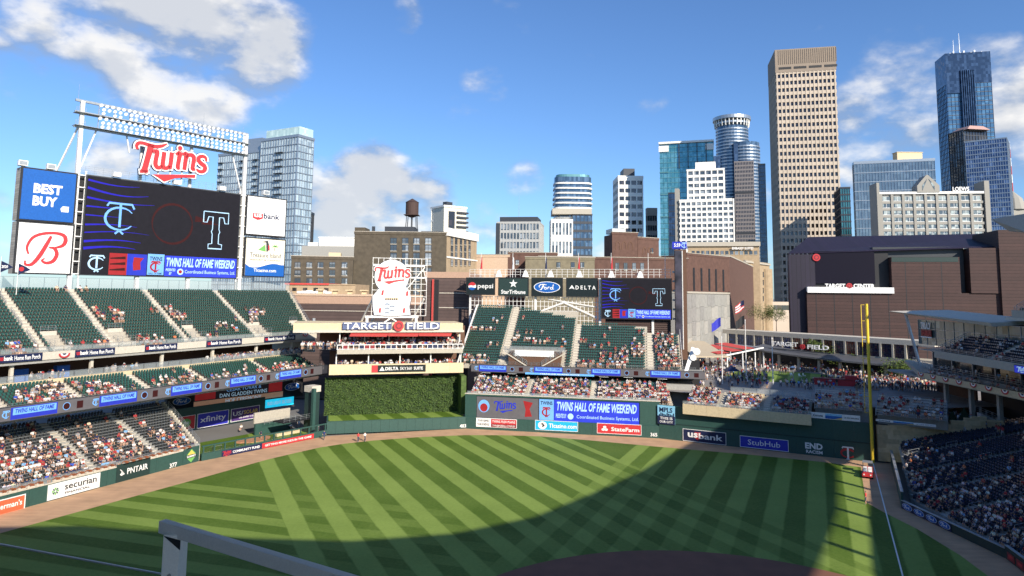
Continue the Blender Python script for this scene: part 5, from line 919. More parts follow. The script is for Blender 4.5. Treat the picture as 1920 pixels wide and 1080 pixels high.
a, z = RB.P(1590,849); q = thing('wall_emblem', 'red and white interlocked letter emblem on the high wall', 'emblem', loc=RB.W(a, -.03, z), rz=RB.rz)
part('letter_c', M['red'], q, lambda mb: mb.stroke([(math.cos(a_)*1.15, math.sin(a_)*.75-.1) for a_ in [R(35+i*290/18) for i in range(19)]], [.3+.1*math.sin(i*.35) for i in range(19)], -.04, 0)); part('letter_t', M['white'], q, lambda mb: (mb.stroke([(-.95,.75),(-.85,1.02),(0,1.02),(.85,1.02),(.95,.75)], .22, -.07, -.041), mb.stroke([(0,1.0),(0,-1.1)], .32, -.075, -.041), mb.stroke([(-.3,-1.15),(.3,-1.15)], .2, -.07, -.041)))
# foul pole
pb = Vector((HOME.x+RU.x*100, HOME.y+RU.y*100, 0))
q = thing('foul_pole', 'tall yellow foul pole with mesh wing at the right field line', 'pole', loc=pb); wd_ = Vector((-.9,.3,0)).normalized()
part('mast', M['yellow'], q, lambda mb: mb.tube((0,0,0), (0,0,29.2), .28, .26, 14)); part('wing', M['yellow'], q, lambda mb: (mb.beam(wd_*.95+Vector((0,0,9)), wd_*.95+Vector((0,0,29)), .09), [mb.beam(wd_*.2+Vector((0,0,z)), wd_*.98+Vector((0,0,z)), .08) for z in (9,12,15.5,19,22.5,26,29)]))
# ------------------------------------------------------------------ right field balcony, bleachers, plaza
b0, b1 = RB.P(1280,770,-1.2)[0], RB.P(1521,788,-1.2)[0]
zb0 = RB.P(1400,787,-1.2)[1]; zb1 = RB.P(1400,768,-1.2)[1]
r = thing('overhang_stand', 'tan fronted overhanging stand packed with fans above the high wall', 'stand', loc=RB.W(0), rz=RB.rz)
for k in range(10): bx('front_panel', M['tan'], r, b0+(b1-b0)*k/10+.01, b0+(b1-b0)*(k+1)/10-.01, -1.2, -.7, zb0, zb1)
bx('side_panel', M['tan'], r, b0-.02, b0+.3, -.69, 8, zb0, zb1+.1); bx('underside', M['conc_grey'], r, b0, b1, -.69, 12, zb0+.1, zb0+.6)
oa = [RB.P(1358,745,3)[0], RB.P(1438,745,3)[0]]
stand(r, RB, 9, .8, .3, -.5, zb1-.5, lambda i: b0+.4, lambda i: b1-.2, oa, 'navy', 'overhanging right field stand', lambda i, a: (.85 if a < oa[1] else .5), 60, skip=lambda i, a: i > 6 and a > oa[0])
bx('tan_back', M['tan'], r, oa[0]+.8, oa[1]-.8, 5.4, 5.7, zb1+1, zb1+2.4); glass_rail(r, (b0,-.9,zb1), (b1,-.9,zb1), .55, 2.2); glass_rail(r, (oa[0]+.8,5.8,zb1+2.2), (b1-.3,5.8,zb1+2.2), 1.1, 2.4)
PZ = 9.0
sheet('plaza', [RB.W(-2,7.2), RB.W(RB.L+4,7.2), (160,150), (190,215), (150,290), (70,262), RB.W(-2,60)], PZ, mat('plaza_paving', (.24,.22,.2), .9, var=.2, scale=.3))
bx('plaza_retaining_wall', M['conc_grey'], None, -.01, .01, 0, .01, 0, .01, label='x', cat='x') if False else None
def bleacher(fr, x0, x1, yb, rows, off, lb):
    a0, a1 = fr.P(x0, yb, off)[0], fr.P(x1, yb, off)[0]; z0 = fr.P((x0+x1)/2, yb, off)[1]
    r = thing('bleacher', lb, 'bleachers', loc=fr.W(0, off), rz=fr.rz)
    for i in range(rows):
        z = z0+i*.42; y = i*.85
        bx('bench', M['steel'], r, a0, a1, y+.35, y+.65, z+.42, z+.48); bx('bench_back', M['steel'], r, a0, a1, y+.68, y+.72, z+.62, z+.86); bx('footboard', M['galv'], r, a0, a1, y, y+.34, z-.04, z)
        for k in range(int((a1-a0)/.6)):
            if random.random() < (.5 if i < 2 else .28): q = fr.W(a0+.3+k*.6, off+y+.1, z); PEOPLE.append((q.x, q.y, q.z, fr.rz+random.uniform(-.3,.3), random.choice(('sit','lean','sitarm')), 'aluminium bleachers'))
    part('riser_frame', M['galv'], r, lambda mb: [mb.beam((a0+(a1-a0)*k/9,.1,z0-.3), (a0+(a1-a0)*k/9,rows*.85,z0+rows*.42-.3), .1) for k in range(10)]); part('back_railing', M['galv'], r, lambda mb: (rail(mb, (a0,rows*.85,z0+rows*.42-.4), (a1,rows*.85,z0+rows*.42-.4), 1.1, 8), rail(mb, (a0,0,z0-.2), (a0,rows*.85,z0+rows*.42-.2), 1., 3), rail(mb, (a1,0,z0-.2), (a1,rows*.85,z0+rows*.42-.2), 1., 3)))
    bx('under_wall', M['conc_grey'], r, a0, a1, 2.5, 8, wallh-.4, z0-.3)
bleacher(RB, 1527, 1629, 768, 6, .6, 'aluminium bleachers left of the foul pole above the high wall')
RD = Fr(tuple(RB.W(RB.L+.3,.4))[:2], tuple(RB.W(RB.L+16,-1.5))[:2])
bleacher(RD, 1642, 1775, 783, 6, .6, 'aluminium bleachers right of the foul pole above the limestone')
for (fr, px, lb) in ((RB, (1520,772,1613,791), 'white Corona banner on the bleacher front left of the foul pole'), (RD, (1642,785,1755,801), 'white Corona banner on the bleacher front right of the foul pole')):
    s_, w_, h_, y_ = sign('beer_banner', lb, fr, px, M['white'], None, .1, .05, 'banner'); h2 = .62
    part('sea_picture', [M['blue'], M['lightblue'], M['gold']], s_, lambda mb: (mb.box(-w_*.2,w_*.14,y_-.02,y_,-h_*.42,h_*.1,0), mb.box(-w_*.2,w_*.14,y_-.02,y_,h_*.101,h_*.42,1), mb.slab([(-w_*.02,-h_*.42),(w_*.14,-h_*.42),(w_*.14,-h_*.1)], y_-.03, y_-.021, 2))); text('Corona', -w_*.35, 0, w_*.2, h_*.4, M['navy'], s_, y_, .02); text('LA VIDA MÁS FINA', w_*.33, 0, w_*.3, h_*.28, M['black'], s_, y_, .01)
# limestone blocks behind the corner
lime = [mat('limestone_%d' % k, c, .85, var=.15, scale=1.5) for k, c in enumerate(((.68,.5,.27),(.74,.56,.32),(.6,.44,.24)))]
LS = Fr((69.6,130.2), (106,121.5)); r = thing('limestone_wall', 'warm limestone block wall behind the first base seats', 'wall', loc=LS.W(0), rz=LS.rz)
def lstop(a):                                                                 # top profile follows the ramp up to the concourse
    pts = [(-1,6.6),(9.5,6.9),(14,8.4),(17.5,9.4),(20,7.9),(24.5,6.3),(45,6.3)]
    for (x0, y0), (x1, y1) in zip(pts, pts[1:]):
        if x0 <= a <= x1: return y0+(y1-y0)*(a-x0)/(x1-x0)
    return 6.3
a = -.6; rnd = random.Random(5)
blocks = []
z = 0
while z < 9.6:
    hgt = .82; a = -.6-rnd.random()
    while a < 40:
        wl = rnd.choice((1.2,1.7,2.2,2.6)); top = lstop(a+wl/2)
        if z < top-.1 and a+wl > -.6:
            MB().box(max(a,-.6)+.006, a+wl-.006, -.02-rnd.random()*.03, .6, z+.005, min(z+hgt, top)-.004).build('block', lime[rnd.randrange(3)], r)
        a += wl
    z += hgt
part('stair', M['conc_grey'], r, lambda mb: [mb.box(17.2+k*.42,17.62+k*.42,.65,2.6,5,9.4-k*.19) for k in range(17)]); part('stair_railing', M['galv'], r, lambda mb: (rail(mb, (17,.7,9.5), (24.5,.7,6.4), 1.1, 8), rail(mb, (17,2.7,9.5), (24.5,2.7,6.4), 1.1, 8), rail(mb, (24.5,.8,6.4), (40,.8,6.4), 1.1, 10)))
for (a, z, h) in ((10.6,7.4,1.7),(12.6,8.0,1.9),(14.6,8.6,2.1)):
    q = thing('conical_shrub', 'dark conical evergreen on the limestone wall, %s' % {10.6:'leftmost of three',12.6:'middle of three',14.6:'rightmost of three'}[a], 'shrub', 'evergreens on the limestone wall', LS.W(a, 1.3, z-.7))
    def sh(mb):
        rn = random.Random(int(a*10))
        for k in range(420):
            f = rn.random(); rr = .75*(1-f**1.6)*rn.uniform(.6,1.05)+.05; t_ = rn.random()*6.28; x, y, zz = math.cos(t_)*rr, math.sin(t_)*rr, .2+f*h; s = .1; mb.add([(x-s,y,zz-s),(x+s*.6,y-s,zz-s*.4),(x+s,y+s*.5,zz+s),(x-s*.4,y+s*.4,zz+s*1.2)], [(0,1,2,3)])
    part('foliage', mat('evergreen', (.012,.04,.015), .8, var=.4, scale=4), q, sh, kind='stuff'); part('stem', M['bark'], q, lambda mb: mb.tube((0,0,0), (0,0,h*.8), .07, .03, 6))

# ------------------------------------------------------------------ first base lower stand
FBs = Fr((56.9,104.0), (58.9,62))                                             # rows run toward the infield
r = thing('first_base_wall', 'low navy and green wall along the first base warning track', 'wall')
def wallseg(p, q, h, m, nm):
    f = Fr(tuple(p)[:2], tuple(q)[:2]); o = bx(nm, m, r, 0, f.L, 0, .3, 0, h); o.location = f.W(0); o.rotation_euler = (0,0,f.rz); o2 = bx('cap', M['galv'], r, 0, f.L, -.05, .36, h, h+.08); o2.location = f.W(0); o2.rotation_euler = (0,0,f.rz); return f
fS = wallseg(SB0, SB1, 2.3, M['green_wall'], 'side_wall'); fF = wallseg(SB1, SB2, 1.1, M['green_dark'], 'front_wall'); fE = wallseg(SB2, SB3, 1.5, M['green_dark'], 'dugout_wall')
for k in range(4):
    a = .9+k*1.55*1.6; s_ = thing('oval_sign', 'blue oval Ford badge on the first base wall, %s of four' % ('farthest','second farthest','second nearest','nearest')[k], 'sign', 'ford badges on the first base wall', fF.W(a+.5, -.05, .56), fF.rz); bx('panel', M['navy'], s_, -1.2, 1.2, -.03, 0, -.5, .5); oval(s_, 0, 0, 2.1, -.035)
for k in range(4):
    a = .6+k*2.1; s_ = thing('small_sign', 'small red panel on the dugout end wall, %s of four' % ('farthest','second farthest','second nearest','nearest')[k], 'sign', 'red panels on the dugout wall', fE.W(a+.9, -.04, .6), fE.rz); bx('panel', M['red_dark'], s_, -.85, .85, -.04, 0, -.42, .42); bx('mark', M['red'], s_, -.5, .5, -.06, -.041, -.18, .18)
r = thing('first_base_stand', 'shaded first base stand of navy seats full of fans', 'stand', loc=(0,0,0))
ROWS = 46; fbx = lambda i: 59.3+i*.84; fbz = lambda i: 1.0+i*.195+max(0,i-10)*.012
def ymax(i): return min(128.0, 102+(fbx(i)-58.6)/.5)
FB = Fr((59.3,150), (59.3,50))                                                # along = 150 - Y, depth = +X
fbais = [150-y for y in (121.,112.5,104.,95.5,87.,78.5)]
stand(r, FB, ROWS, .84, .172, 0, 1.0, lambda i: 150-ymax(i), lambda i: 150-70., fbais, 'navy', 'navy first base stand', lambda i, a: (.44 if i < 8 else .27 if i < 13 else .09 if i < 20 else .025)*(1.25 if a > 50 else .95), 300, stairm='conc_grey', stepm='conc_grey', aw=.5)
for o in r.children: o.location = o.location
r.location = FB.W(0); r.rotation_euler = (0,0,FB.rz)
for q in fbais:
    for i in (4,12,20,28):
        if 150-q < ymax(i)-1: part('aisle_railing', M['galv'], r, lambda mb: rail(mb, (q-.05,i*.84,1.0+i*.172), (q-.05,i*.84+1.9,1.0+i*.172+.4), .95, 1, .035, 2))
# concourse and balcony behind first base
BC = Fr((86.4,146), (85.0,92))
r = thing('first_base_concourse', 'shaded open concourse and balcony tiers behind first base', 'building', loc=BC.W(0), rz=BC.rz)
bz0 = 13.7; 
for k in range(12): bx('balcony_front', M['tan'], r, k*4.5+.01, k*4.5+4.49, 0, .4, bz0, bz0+1.15)
bx('balcony_slab', M['conc_grey'], r, 0, 54, .4, 14, bz0-.2, bz0+.5); bx('back_wall', M['black'], r, 0, 54, 13, 13.4, 4, 27); bx('concourse_end_wall', M['brown'], r, -14, -.01, 12, 12.4, 6, 13.4); bx('concourse_ceiling', M['conc_grey'], r, -14, -.01, 1, 12.4, 13.41, 13.8); bx('concourse_floor', M['conc_grey'], r, -4, 54, .2, 13, 6.0, 6.5)
for k in range(7): bx('column', M['conc'], r, 3+k*8, 3.7+k*8, 3.5, 4.2, 6.5, bz0-.2)
part('balcony_railing', M['galv'], r, lambda mb: (rail(mb, (0,.3,bz0+1.15), (54,.3,bz0+1.15), .7, 26, .03), rail(mb, (0,3.4,bz0+1.5), (54,3.4,bz0+1.5), 1.1, 22, .04)))
bx('upper_tier', M['conc_grey'], r, 0, 54, 3.2, 12, bz0+.5, bz0+1.4)
gl = glass_mat('club_glass', (.1,.13,.12), (.25,.3,.27), 1.6, 3, .1, .5)
bx('club_glass', gl, r, -8, 54, 5.2, 5.4, 20.2, 25.6); bx('club_glass_lower', glass_mat('club_dark', (.015,.02,.022), (.08,.09,.09), 2.4, 3, .08), r, -4, 54, 6.0, 6.2, bz0+1.4, 19.2)
for k in range(9): bx('mullion', M['galv'], r, -4+k*6.6, -3.75+k*6.6, 5.6, 5.98, bz0+1.4, 19.5)
for k in range(20): bx('mullion', M['galv'], r, -8+k*3.2, -7.93+k*3.2, 5.1, 5.18, 20.2, 25.6)
for z in (21.8,23.6,25.5): bx('transom', M['galv'], r, -8, 54, 5.0, 5.09, z, z+.1)
part('louvre_canopy', M['galv'], r, lambda mb: [mb.box(-3,54,2.0+k*.5,2.28+k*.5,19.3+.02*k,19.42+.02*k) for k in range(7)])
part('roof', M['conc_light'], r, lambda mb: mb.add([(-17,3.5,27.2),(22,1.2,26.1),(22,12,26.6),(-8,12,27.8),(-16,4,26.9),(22,1.6,25.4),(22,12,26.1),(-8,12,27.1)], [(0,1,2,3),(7,6,5,4),(0,4,5,1),(1,5,6,2),(2,6,7,3),(3,7,4,0)]))
part('end_fin', M['galv'], r, lambda mb: (mb.beam((-10.5,3.8,26.8), (-7.2,5,14), .45), mb.beam((-8.4,5,bz0+6), (54,5,bz0+6), .2)))
part('soffit', M['conc'], r, lambda mb: mb.add([(-12,4,15.6),(1,0,13.6),(1,8,13.6),(-12,8,15.4),(-12,4,16.2),(1,0,14.8),(1,8,14.8),(-12,8,16)], [(0,3,2,1),(4,5,6,7),(0,1,5,4),(1,2,6,5),(2,3,7,6),(3,0,4,7)]))
glass_rail(r, (-9,4.2,16), (2,1.6,15.4), 1.1, 1.6)
for k in range(11):
    put('bunting', bunt, None, 'bunting swag on the first base balcony front, %s from left' % ORDW[k], 'bunting', 'bunting swags on the first base balcony', None, BC.W(1.5+k*4.2, -.12, bz0+1.05), BC.rz)
s_ = thing('club_sign', 'white and red sign reading TRULY ON DECK on the glass club wall', 'sign', loc=BC.W(-4.4, 4.85, 23.6), rz=BC.rz); bx('panel', M['red_dark'], s_, -1.9, 1.9, -.1, 0, -1.6, -.1); text('TRULY', 0, .75, 3.8, 1.5, M['white'], s_, -.12, .04); text('ON DECK', 0, -.85, 3.4, 1.1, M['red'], s_, -.13, .03); bx('underline', M['white'], s_, -2, 2, -.14, -.02, -1.85, -1.62)
for k in range(170):
    a = random.uniform(0,50); lv = random.random()
    if lv < .45: q = BC.W(a, .8+random.random()*2, bz0+.55); ps = ('sit','lean')
    elif lv < .6: q = BC.W(a, 3.8+random.random()*1.2, bz0+1.45); ps = ('stand','sit')
    else: q = BC.W(a, .6+random.random()**2*7, 6.5); ps = ('stand','arm','walk')
    PEOPLE.append((q.x, q.y, q.z, BC.rz+random.uniform(-.6,.6), random.choice(ps), 'first base concourse'))
for k in range(3):
    put('bunting', bunt, None, 'large bunting swag on the railing above the limestone, %s' % ('left','middle','right')[k], 'bunting', 'bunting swags over the limestone', None, LS.W(23.5+k*5.2, .6, 7.4), LS.rz)
# upper seating blocks at the right edge
def block(lb, p0, p1, rows, z0, rise, tread, wall=True, occ=.06):
    f = Fr(p0, p1); r = thing('upper_seat_block', lb, 'stand', loc=f.W(0), rz=f.rz)
    stand(r, f, rows, tread, rise, 0, z0, lambda i: 0.+i*.0, lambda i: f.L, [f.L*.45,f.L*.8], 'navy', 'upper first base seats', lambda i, a: occ, 0)
    bx('front_fascia', M['conc'], r, -1, f.L, -.5, -.02, z0-1.1, z0+.25); part('front_railing', M['galv'], r, lambda mb: (rail(mb, (-.5,-.3,z0+.2), (f.L,-.3,z0+.2), .8, 14, .04), rail(mb, (-.3,0,z0), (-.3,rows*tread,z0+rows*rise), 1.1, 8, .05)))
    return r, f
block('navy seats of the club tier in front of the glass wall at right', (83.2,133), (80.0,98), 7, 20.0, .42, .85)
r, f = block('topmost navy seats at the right picture edge', (91.5,123), (89,95), 14, 28.2, .5, .8, occ=.0)
bx('deck_slab', M['conc_light'], r, -2.5, f.L, -.8, 12, 26.6, 27.1); bx('support_wall', M['tan'], r, 0, f.L, 2, 2.4, 22.5, 26.6); part('strut', M['conc'], r, lambda mb: (mb.beam((4,1.9,23), (3,0,26.6), .5), mb.beam((4,1.9,23), (5.5,0,26.6), .5)))
s_ = thing('edge_screen', 'bright blue ribbon screen at the right picture edge', 'screen', loc=f.W(0), rz=f.rz); fe = Fr((80.6,109), (79.4,96)); s_.location = fe.W(0); s_.rotation_euler = (0,0,fe.rz); bx('housing', M['dark_steel'], s_, -.2, 13, -.55, -.3, 18.8, 20.1); bx('display', SC['blue'], s_, 0, 12.8, -.62, -.56, 18.9, 20); part('script', SC['white'], s_, lambda mb: twins_strokes(mb, .0075, .005, -.64, -.621)).location = (2, 0, 19.45); bx('message', SC['sky'], s_, 4.2, 12, -.64, -.621, 19.1, 19.8)
q = thing('grandstand_corner', 'dark grey roof corner of the grandstand at the right edge', 'building'); 
p = at(1862,436,118); part('roof_wing', M['conc_grey'], q, lambda mb: mb.add([tuple(at(1858,411,125)),tuple(at(1925,400,108)),tuple(at(1990,392,108)),tuple(at(1960,402,130)),tuple(at(1893,434,118)),tuple(at(1925,436,106)),tuple(at(1990,440,106)),tuple(at(1960,440,130))], [(0,1,2,3),(7,6,5,4),(0,4,5,1),(1,5,6,2),(2,6,7,3),(3,7,4,0)]))
# stepped end wall of the upper stand, grey clad
# ------------------------------------------------------------------ plaza furniture
q = thing('lawn', 'small oval green lawn on the plaza', 'lawn'); part('turf', grass_m, q, lambda mb: mb.prism([(gz(1465,706,PZ).x+15*math.cos(a), gz(1465,706,PZ).y+13*math.sin(a)) for a in [i*.3 for i in range(21)]], PZ+.01, PZ+.06))
for k in range(1000):
    x, y = random.choice(((random.uniform(1295,1470),random.uniform(655,712)),(random.uniform(1300,1640),random.uniform(676,726)),(random.uniform(1480,1740),random.uniform(690,738)),(random.uniform(1600,1780),random.uniform(712,742))))
    p = gz(x, y+4, PZ)
    if p.y < 158 or (1440 < x < 1540 and 697 < y < 716): continue
    PEOPLE.append((p.x, p.y, PZ, random.uniform(-3,3), random.choice(('stand','arm','walk')), 'plaza'))
def pole_flag(x, yb, yt, Y, flags, lb):
    p = at(x, yb, Y); zt_ = at(x, yt, Y).z; q = thing('flag_pole', lb, 'flag pole', 'plaza flag poles', p); H_ = zt_-p.z
    part('pole', M['white_metal'], q, lambda mb: (mb.tube((0,0,0), (0,0,H_), .16, .09, 8), mb.tube((0,0,H_), (0,0,H_+.3), .17, .05, 8)))
    for (z, cols, wv) in flags:
        def cloth(mb):
            n = 8; wl = 3.2; ht = 2.2
            for s in range(len(cols)):
                for k in range(n):
                    f = lambda u, v: (-.15-u*wl*.72, .25*math.sin(u*5), z-v*ht-u*1.5+.1*math.sin(u*6+v*2)); u0, u1 = k/n, (k+1)/n; v0, v1 = s/len(cols), (s+1)/len(cols)
                    A_, B_, C_, D_ = f(u0,v1), f(u1,v1), f(u1,v0), f(u0,v0); o_ = Vector((0,.03,0)); mb.add([A_,B_,C_,D_]+[tuple(Vector(q_)+o_) for q_ in (A_,B_,C_,D_)], [(0,1,2,3),(7,6,5,4),(3,2,6,7),(4,5,1,0),(1,5,6,2),(0,3,7,4)], cols[s] if not (cols[s] in (0,1) and len(cols) > 5 and s < 4 and k < 3) else 2)
        part('cloth', [M['red'], M['white'], M['navy'], M['black'], M['royal']], q, cloth)
pole_flag(1355, 740, 633, 168, [(at(1355,640,168).z-.6, (4,4,4), 0)], 'white pole flying a blue flag on the plaza'); pole_flag(1400, 735, 601, 172, [(at(1400,612,172).z, (0,1,0,1,0,1,0), 0), (at(1400,641,172).z, (3,3), 0)], 'tall pole flying the striped national flag over a black flag'); pole_flag(1450, 735, 635, 168, [], 'bare white pole on the plaza beside the lawn')
# white framed pergola with red shade sails, roofed pavilion
PG = Fr(tuple(gz(1310,700,PZ))[:2], tuple(gz(1432,690,PZ))[:2]); r = thing('shade_pergola', 'white framed pergola with three red shade sails on the plaza', 'pergola', loc=PG.W(0), rz=PG.rz)
zp = at(1400,668,PG.o.y).z; L_ = PG.L
for a in (L_*.42, L_*.66, L_*.86, L_): 
    for y in (0,12): part('post', M['white'], r, lambda mb: mb.beam((a,y,PZ), (a,y,zp), .3))
part('beam', M['white'], r, lambda mb: (mb.beam((L_*.4,0,zp-.4), (L_,0,zp+1.2), .35), mb.beam((L_*.4,12,zp), (L_,12,zp+1.4), .35), mb.beam((L_,0,zp+1.2), (L_,12,zp+1.4), .3), mb.beam((L_*.4,0,zp-.4), (L_*.4,12,zp), .3)))
for k in range(3): part('shade_sail', M['awning'], r, lambda mb: mb.add([(L_*.3+k*L_*.2,.5,zp+.1+k*.45),(L_*.48+k*L_*.2,.5,zp+.2+k*.45),(L_*.5+k*L_*.2,11.5,zp+1.2+k*.4),(L_*.32+k*L_*.2,11.5,zp+1.0+k*.4),(L_*.3+k*L_*.2,.5,zp+.16+k*.45),(L_*.48+k*L_*.2,.5,zp+.26+k*.45),(L_*.5+k*L_*.2,11.5,zp+1.26+k*.4),(L_*.32+k*L_*.2,11.5,zp+1.06+k*.4)], [(0,3,2,1),(4,5,6,7),(0,1,5,4),(1,2,6,5),(2,3,7,6),(3,0,4,7)]))
part('tan_roof', M['canvas'], r, lambda mb: mb.add([(0,1,zp-.6),(L_*.4,-1,zp-.9),(L_*.62,13,zp+2.2),(L_*.2,16,zp+2.8),(0,1,zp-.2),(L_*.4,-1,zp-.5),(L_*.62,13,zp+2.6),(L_*.2,16,zp+3.2)], [(0,3,2,1),(4,5,6,7),(0,1,5,4),(1,2,6,5),(2,3,7,6),(3,0,4,7)])); bx('tan_wall', M['canvas'], r, .5, 1., 1.5, 12, PZ, zp-.3)
CN = Fr(tuple(gz(1412,688,PZ))[:2], tuple(gz(1690,712,PZ))[:2]); r = thing('plaza_canopy', 'long low grey canopy on columns along the back of the plaza', 'canopy', loc=CN.W(0), rz=CN.rz)
def can(mb):
    n = 16
    for k in range(n):
        a_, b_ = CN.L*k/n, CN.L*(k+1)/n; za, zb2 = at(1412+278*k/n, 652+34*(k/n)**.8, CN.W(a_).y).z, at(1412+278*(k+1)/n, 652+34*((k+1)/n)**.8, CN.W(b_).y).z
        mb.add([(a_,-1,za-.35),(b_,-1,zb2-.35),(b_,8,zb2+.3),(a_,8,za+.3),(a_,-1,za+.1),(b_,-1,zb2+.1),(b_,8,zb2+.8),(a_,8,za+.8)], [(0,3,2,1),(4,5,6,7),(0,1,5,4),(2,3,7,6)]+([(1,2,6,5)] if k == n-1 else [])+([(3,0,4,7)] if k == 0 else []))
part('roof', mat('canopy_metal', (.13,.13,.135), .5, .4), r, can)
for k in range(7): a_ = CN.L*(k+.3)/7; part('column', M['conc'], r, lambda mb: mb.box(a_-.35,a_+.35,1,1.7,PZ,at(1412+278*(k+.3)/7, 657+34*((k+.3)/7)**.8, CN.W(a_).y).z))
TS = Fr(tuple(CN.W(CN.L*.13, 3))[:2], tuple(CN.W(CN.L*.55, 3))[:2]); q = thing('gate_sign', 'silver TARGET FIELD letters with red roundel on the plaza canopy', 'sign', loc=TS.W(0), rz=TS.rz)
for (x0, x1, s) in ((1447,1496,'TARGET'),(1514,1554,'FIELD')): A0, A1 = TS.P(x0,652)[0], TS.P(x1,652)[0]; zc = TS.P((x0+x1)/2, 645+(x0-1447)*.095)[1]; hh = TS.P(1500,645)[1]-TS.P(1500,653)[1]; text(s, (A0+A1)/2, zc, A1-A0, hh, M['white'], q, 0, .02, name='letters', ext=.15)
bull(q, TS.P(1505,650)[0], TS.P(1505,650)[1], hh*.58, -.2); part('bracket', M['dark_steel'], q, lambda mb: mb.beam((TS.P(1440,655)[0],.3,TS.P(1440,653)[1]), (TS.P(1556,665)[0],.3,TS.P(1556,663)[1]), .3))
rb = gz(1563,722,PZ); q = thing('red_bar', 'long red wrapped drinks bar on the plaza', 'bar', loc=(rb.x,rb.y,PZ), rz=-.35); part('counter', M['red'], q, lambda mb: (mb.box(-4.4,4.4,-.8,.8,0,1.5), mb.box(2.6,5.2,-.6,1.4,.2,2.4))); bx('counter_top', M['red_dark'], q, -4.6, 4.6, -1, 1, 1.502, 1.6)
tp = gz(1372,712,PZ); q = thing('party_tent', 'small peaked tent with red and blue roof on the plaza', 'tent', loc=(tp.x,tp.y,PZ)); part('roof', [M['navy'], M['red']], q, lambda mb: mb.add([(-1.8,-1.8,2.3),(1.8,-1.8,2.3),(1.8,1.8,2.3),(-1.8,1.8,2.3),(0,0,3.6)], [(0,1,4),(1,2,4),(2,3,4),(3,0,4)])); 
for a_ in (-1.7,1.7):
    for b_ in (-1.7,1.7): part('pole', M['white'], q, lambda mb: mb.tube((a_,b_,0), (a_,b_,2.35), .04))
for k, (x, y) in enumerate(((1484,706),(1500,708),(1508,707),(1424,712))):
    p = gz(x, y, PZ); q = thing('folding_chair', ('white folding chair on the lawn edge, leftmost of three','white folding chair on the lawn edge, middle of three','white folding chair on the lawn edge, rightmost of three','white folding chair beside the tent')[k], 'chair', 'folding chairs on the plaza', p, .4*k)
    bx('seat', M['white'], q, -.3, .3, -.3, .3, .42, .48); bx('backrest', M['white'], q, -.3, .3, .28, .34, .6, 1.0)
    for a_ in (-.27,.27):
        for b_ in (-.27,.29): bx('leg', M['white'], q, a_-.02, a_+.02, b_-.02, b_+.02, 0, .42 if b_ < 0 else 1.0)
p = gz(1488,726,PZ); q = thing('patio_heater', 'tall patio lamp with white hood on the lawn', 'lamp', loc=p); part('post', M['galv'], q, lambda mb: mb.tube((0,0,0), (0,0,4.6), .09)); part('hood', M['white'], q, lambda mb: mb.tube((0,0,4.6), (0,0,4.95), .75, .15, 14))
def tree(x, y, Y, h, wd, lb, seed, cm=None):
    p = at(x, y, Y); q = thing('tree', lb, 'tree', loc=(p.x,p.y,p.z-h*.7)); rn = random.Random(seed)
    part('trunk', M['bark'], q, lambda mb: (mb.tube((0,0,-h*.4), (.1,0,h*.55), .22, .1, 7), [mb.tube((0,0,h*.3), (math.cos(t_)*wd*.35, math.sin(t_)*wd*.35, h*.75), .1, .03, 5) for t_ in (0,1.3,2.6,3.9,5.2)]))
    cl = [(rn.uniform(-.4,.4)*wd, rn.uniform(-.4,.4)*wd, h*rn.uniform(.45,.95), wd*rn.uniform(.16,.3)) for _ in range(16)]
    def lv(mb):
        for k in range(2600):
            c = rn.choice(cl); v = Vector((rn.gauss(0,1), rn.gauss(0,1), rn.gauss(0,1))).normalized()*c[3]*rn.uniform(.5,1.08); x_, y_, z_ = c[0]+v.x, c[1]+v.y, c[2]+v.z*.8; s = rn.uniform(.1,.24); a_ = rn.random()*6.28; e = rn.uniform(-.5,.5)
            dx, dy = math.cos(a_)*s, math.sin(a_)*s; mb.add([(x_-dx,y_-dy,z_-s*e),(x_+dy*.6,y_-dx*.6,z_-s*.4),(x_+dx,y_+dy,z_+s*e),(x_-dy*.6,y_+dx*.6,z_+s*.5)], [(0,1,2,3)], 0 if rn.random() < .6 else 1)
    part('crown', [leafm, leafd], q, lv, kind='stuff')
leafm = mat('tree_leaf', (.11,.15,.025), .7, var=.4, scale=1.); leafd = mat('tree_leaf_dark', (.05,.09,.018), .7, var=.4, scale=1.)
tree(1540,655,205,9,7,'leafy green tree behind the plaza gate letters',1); tree(1572,672,205,7,8,'spreading green tree behind the plaza canopy',2); tree(1605,678,200,6,8,'low green tree left of the foul pole top of canopy',3); tree(1690,690,180,5,9,'wide low tree in the shade right of the foul pole',4); tree(1430,585,330,9,13,'dark street tree in the shaded street below the tall tower',5); tree(1455,590,330,8,10,'small dark street tree beside the arena',6)
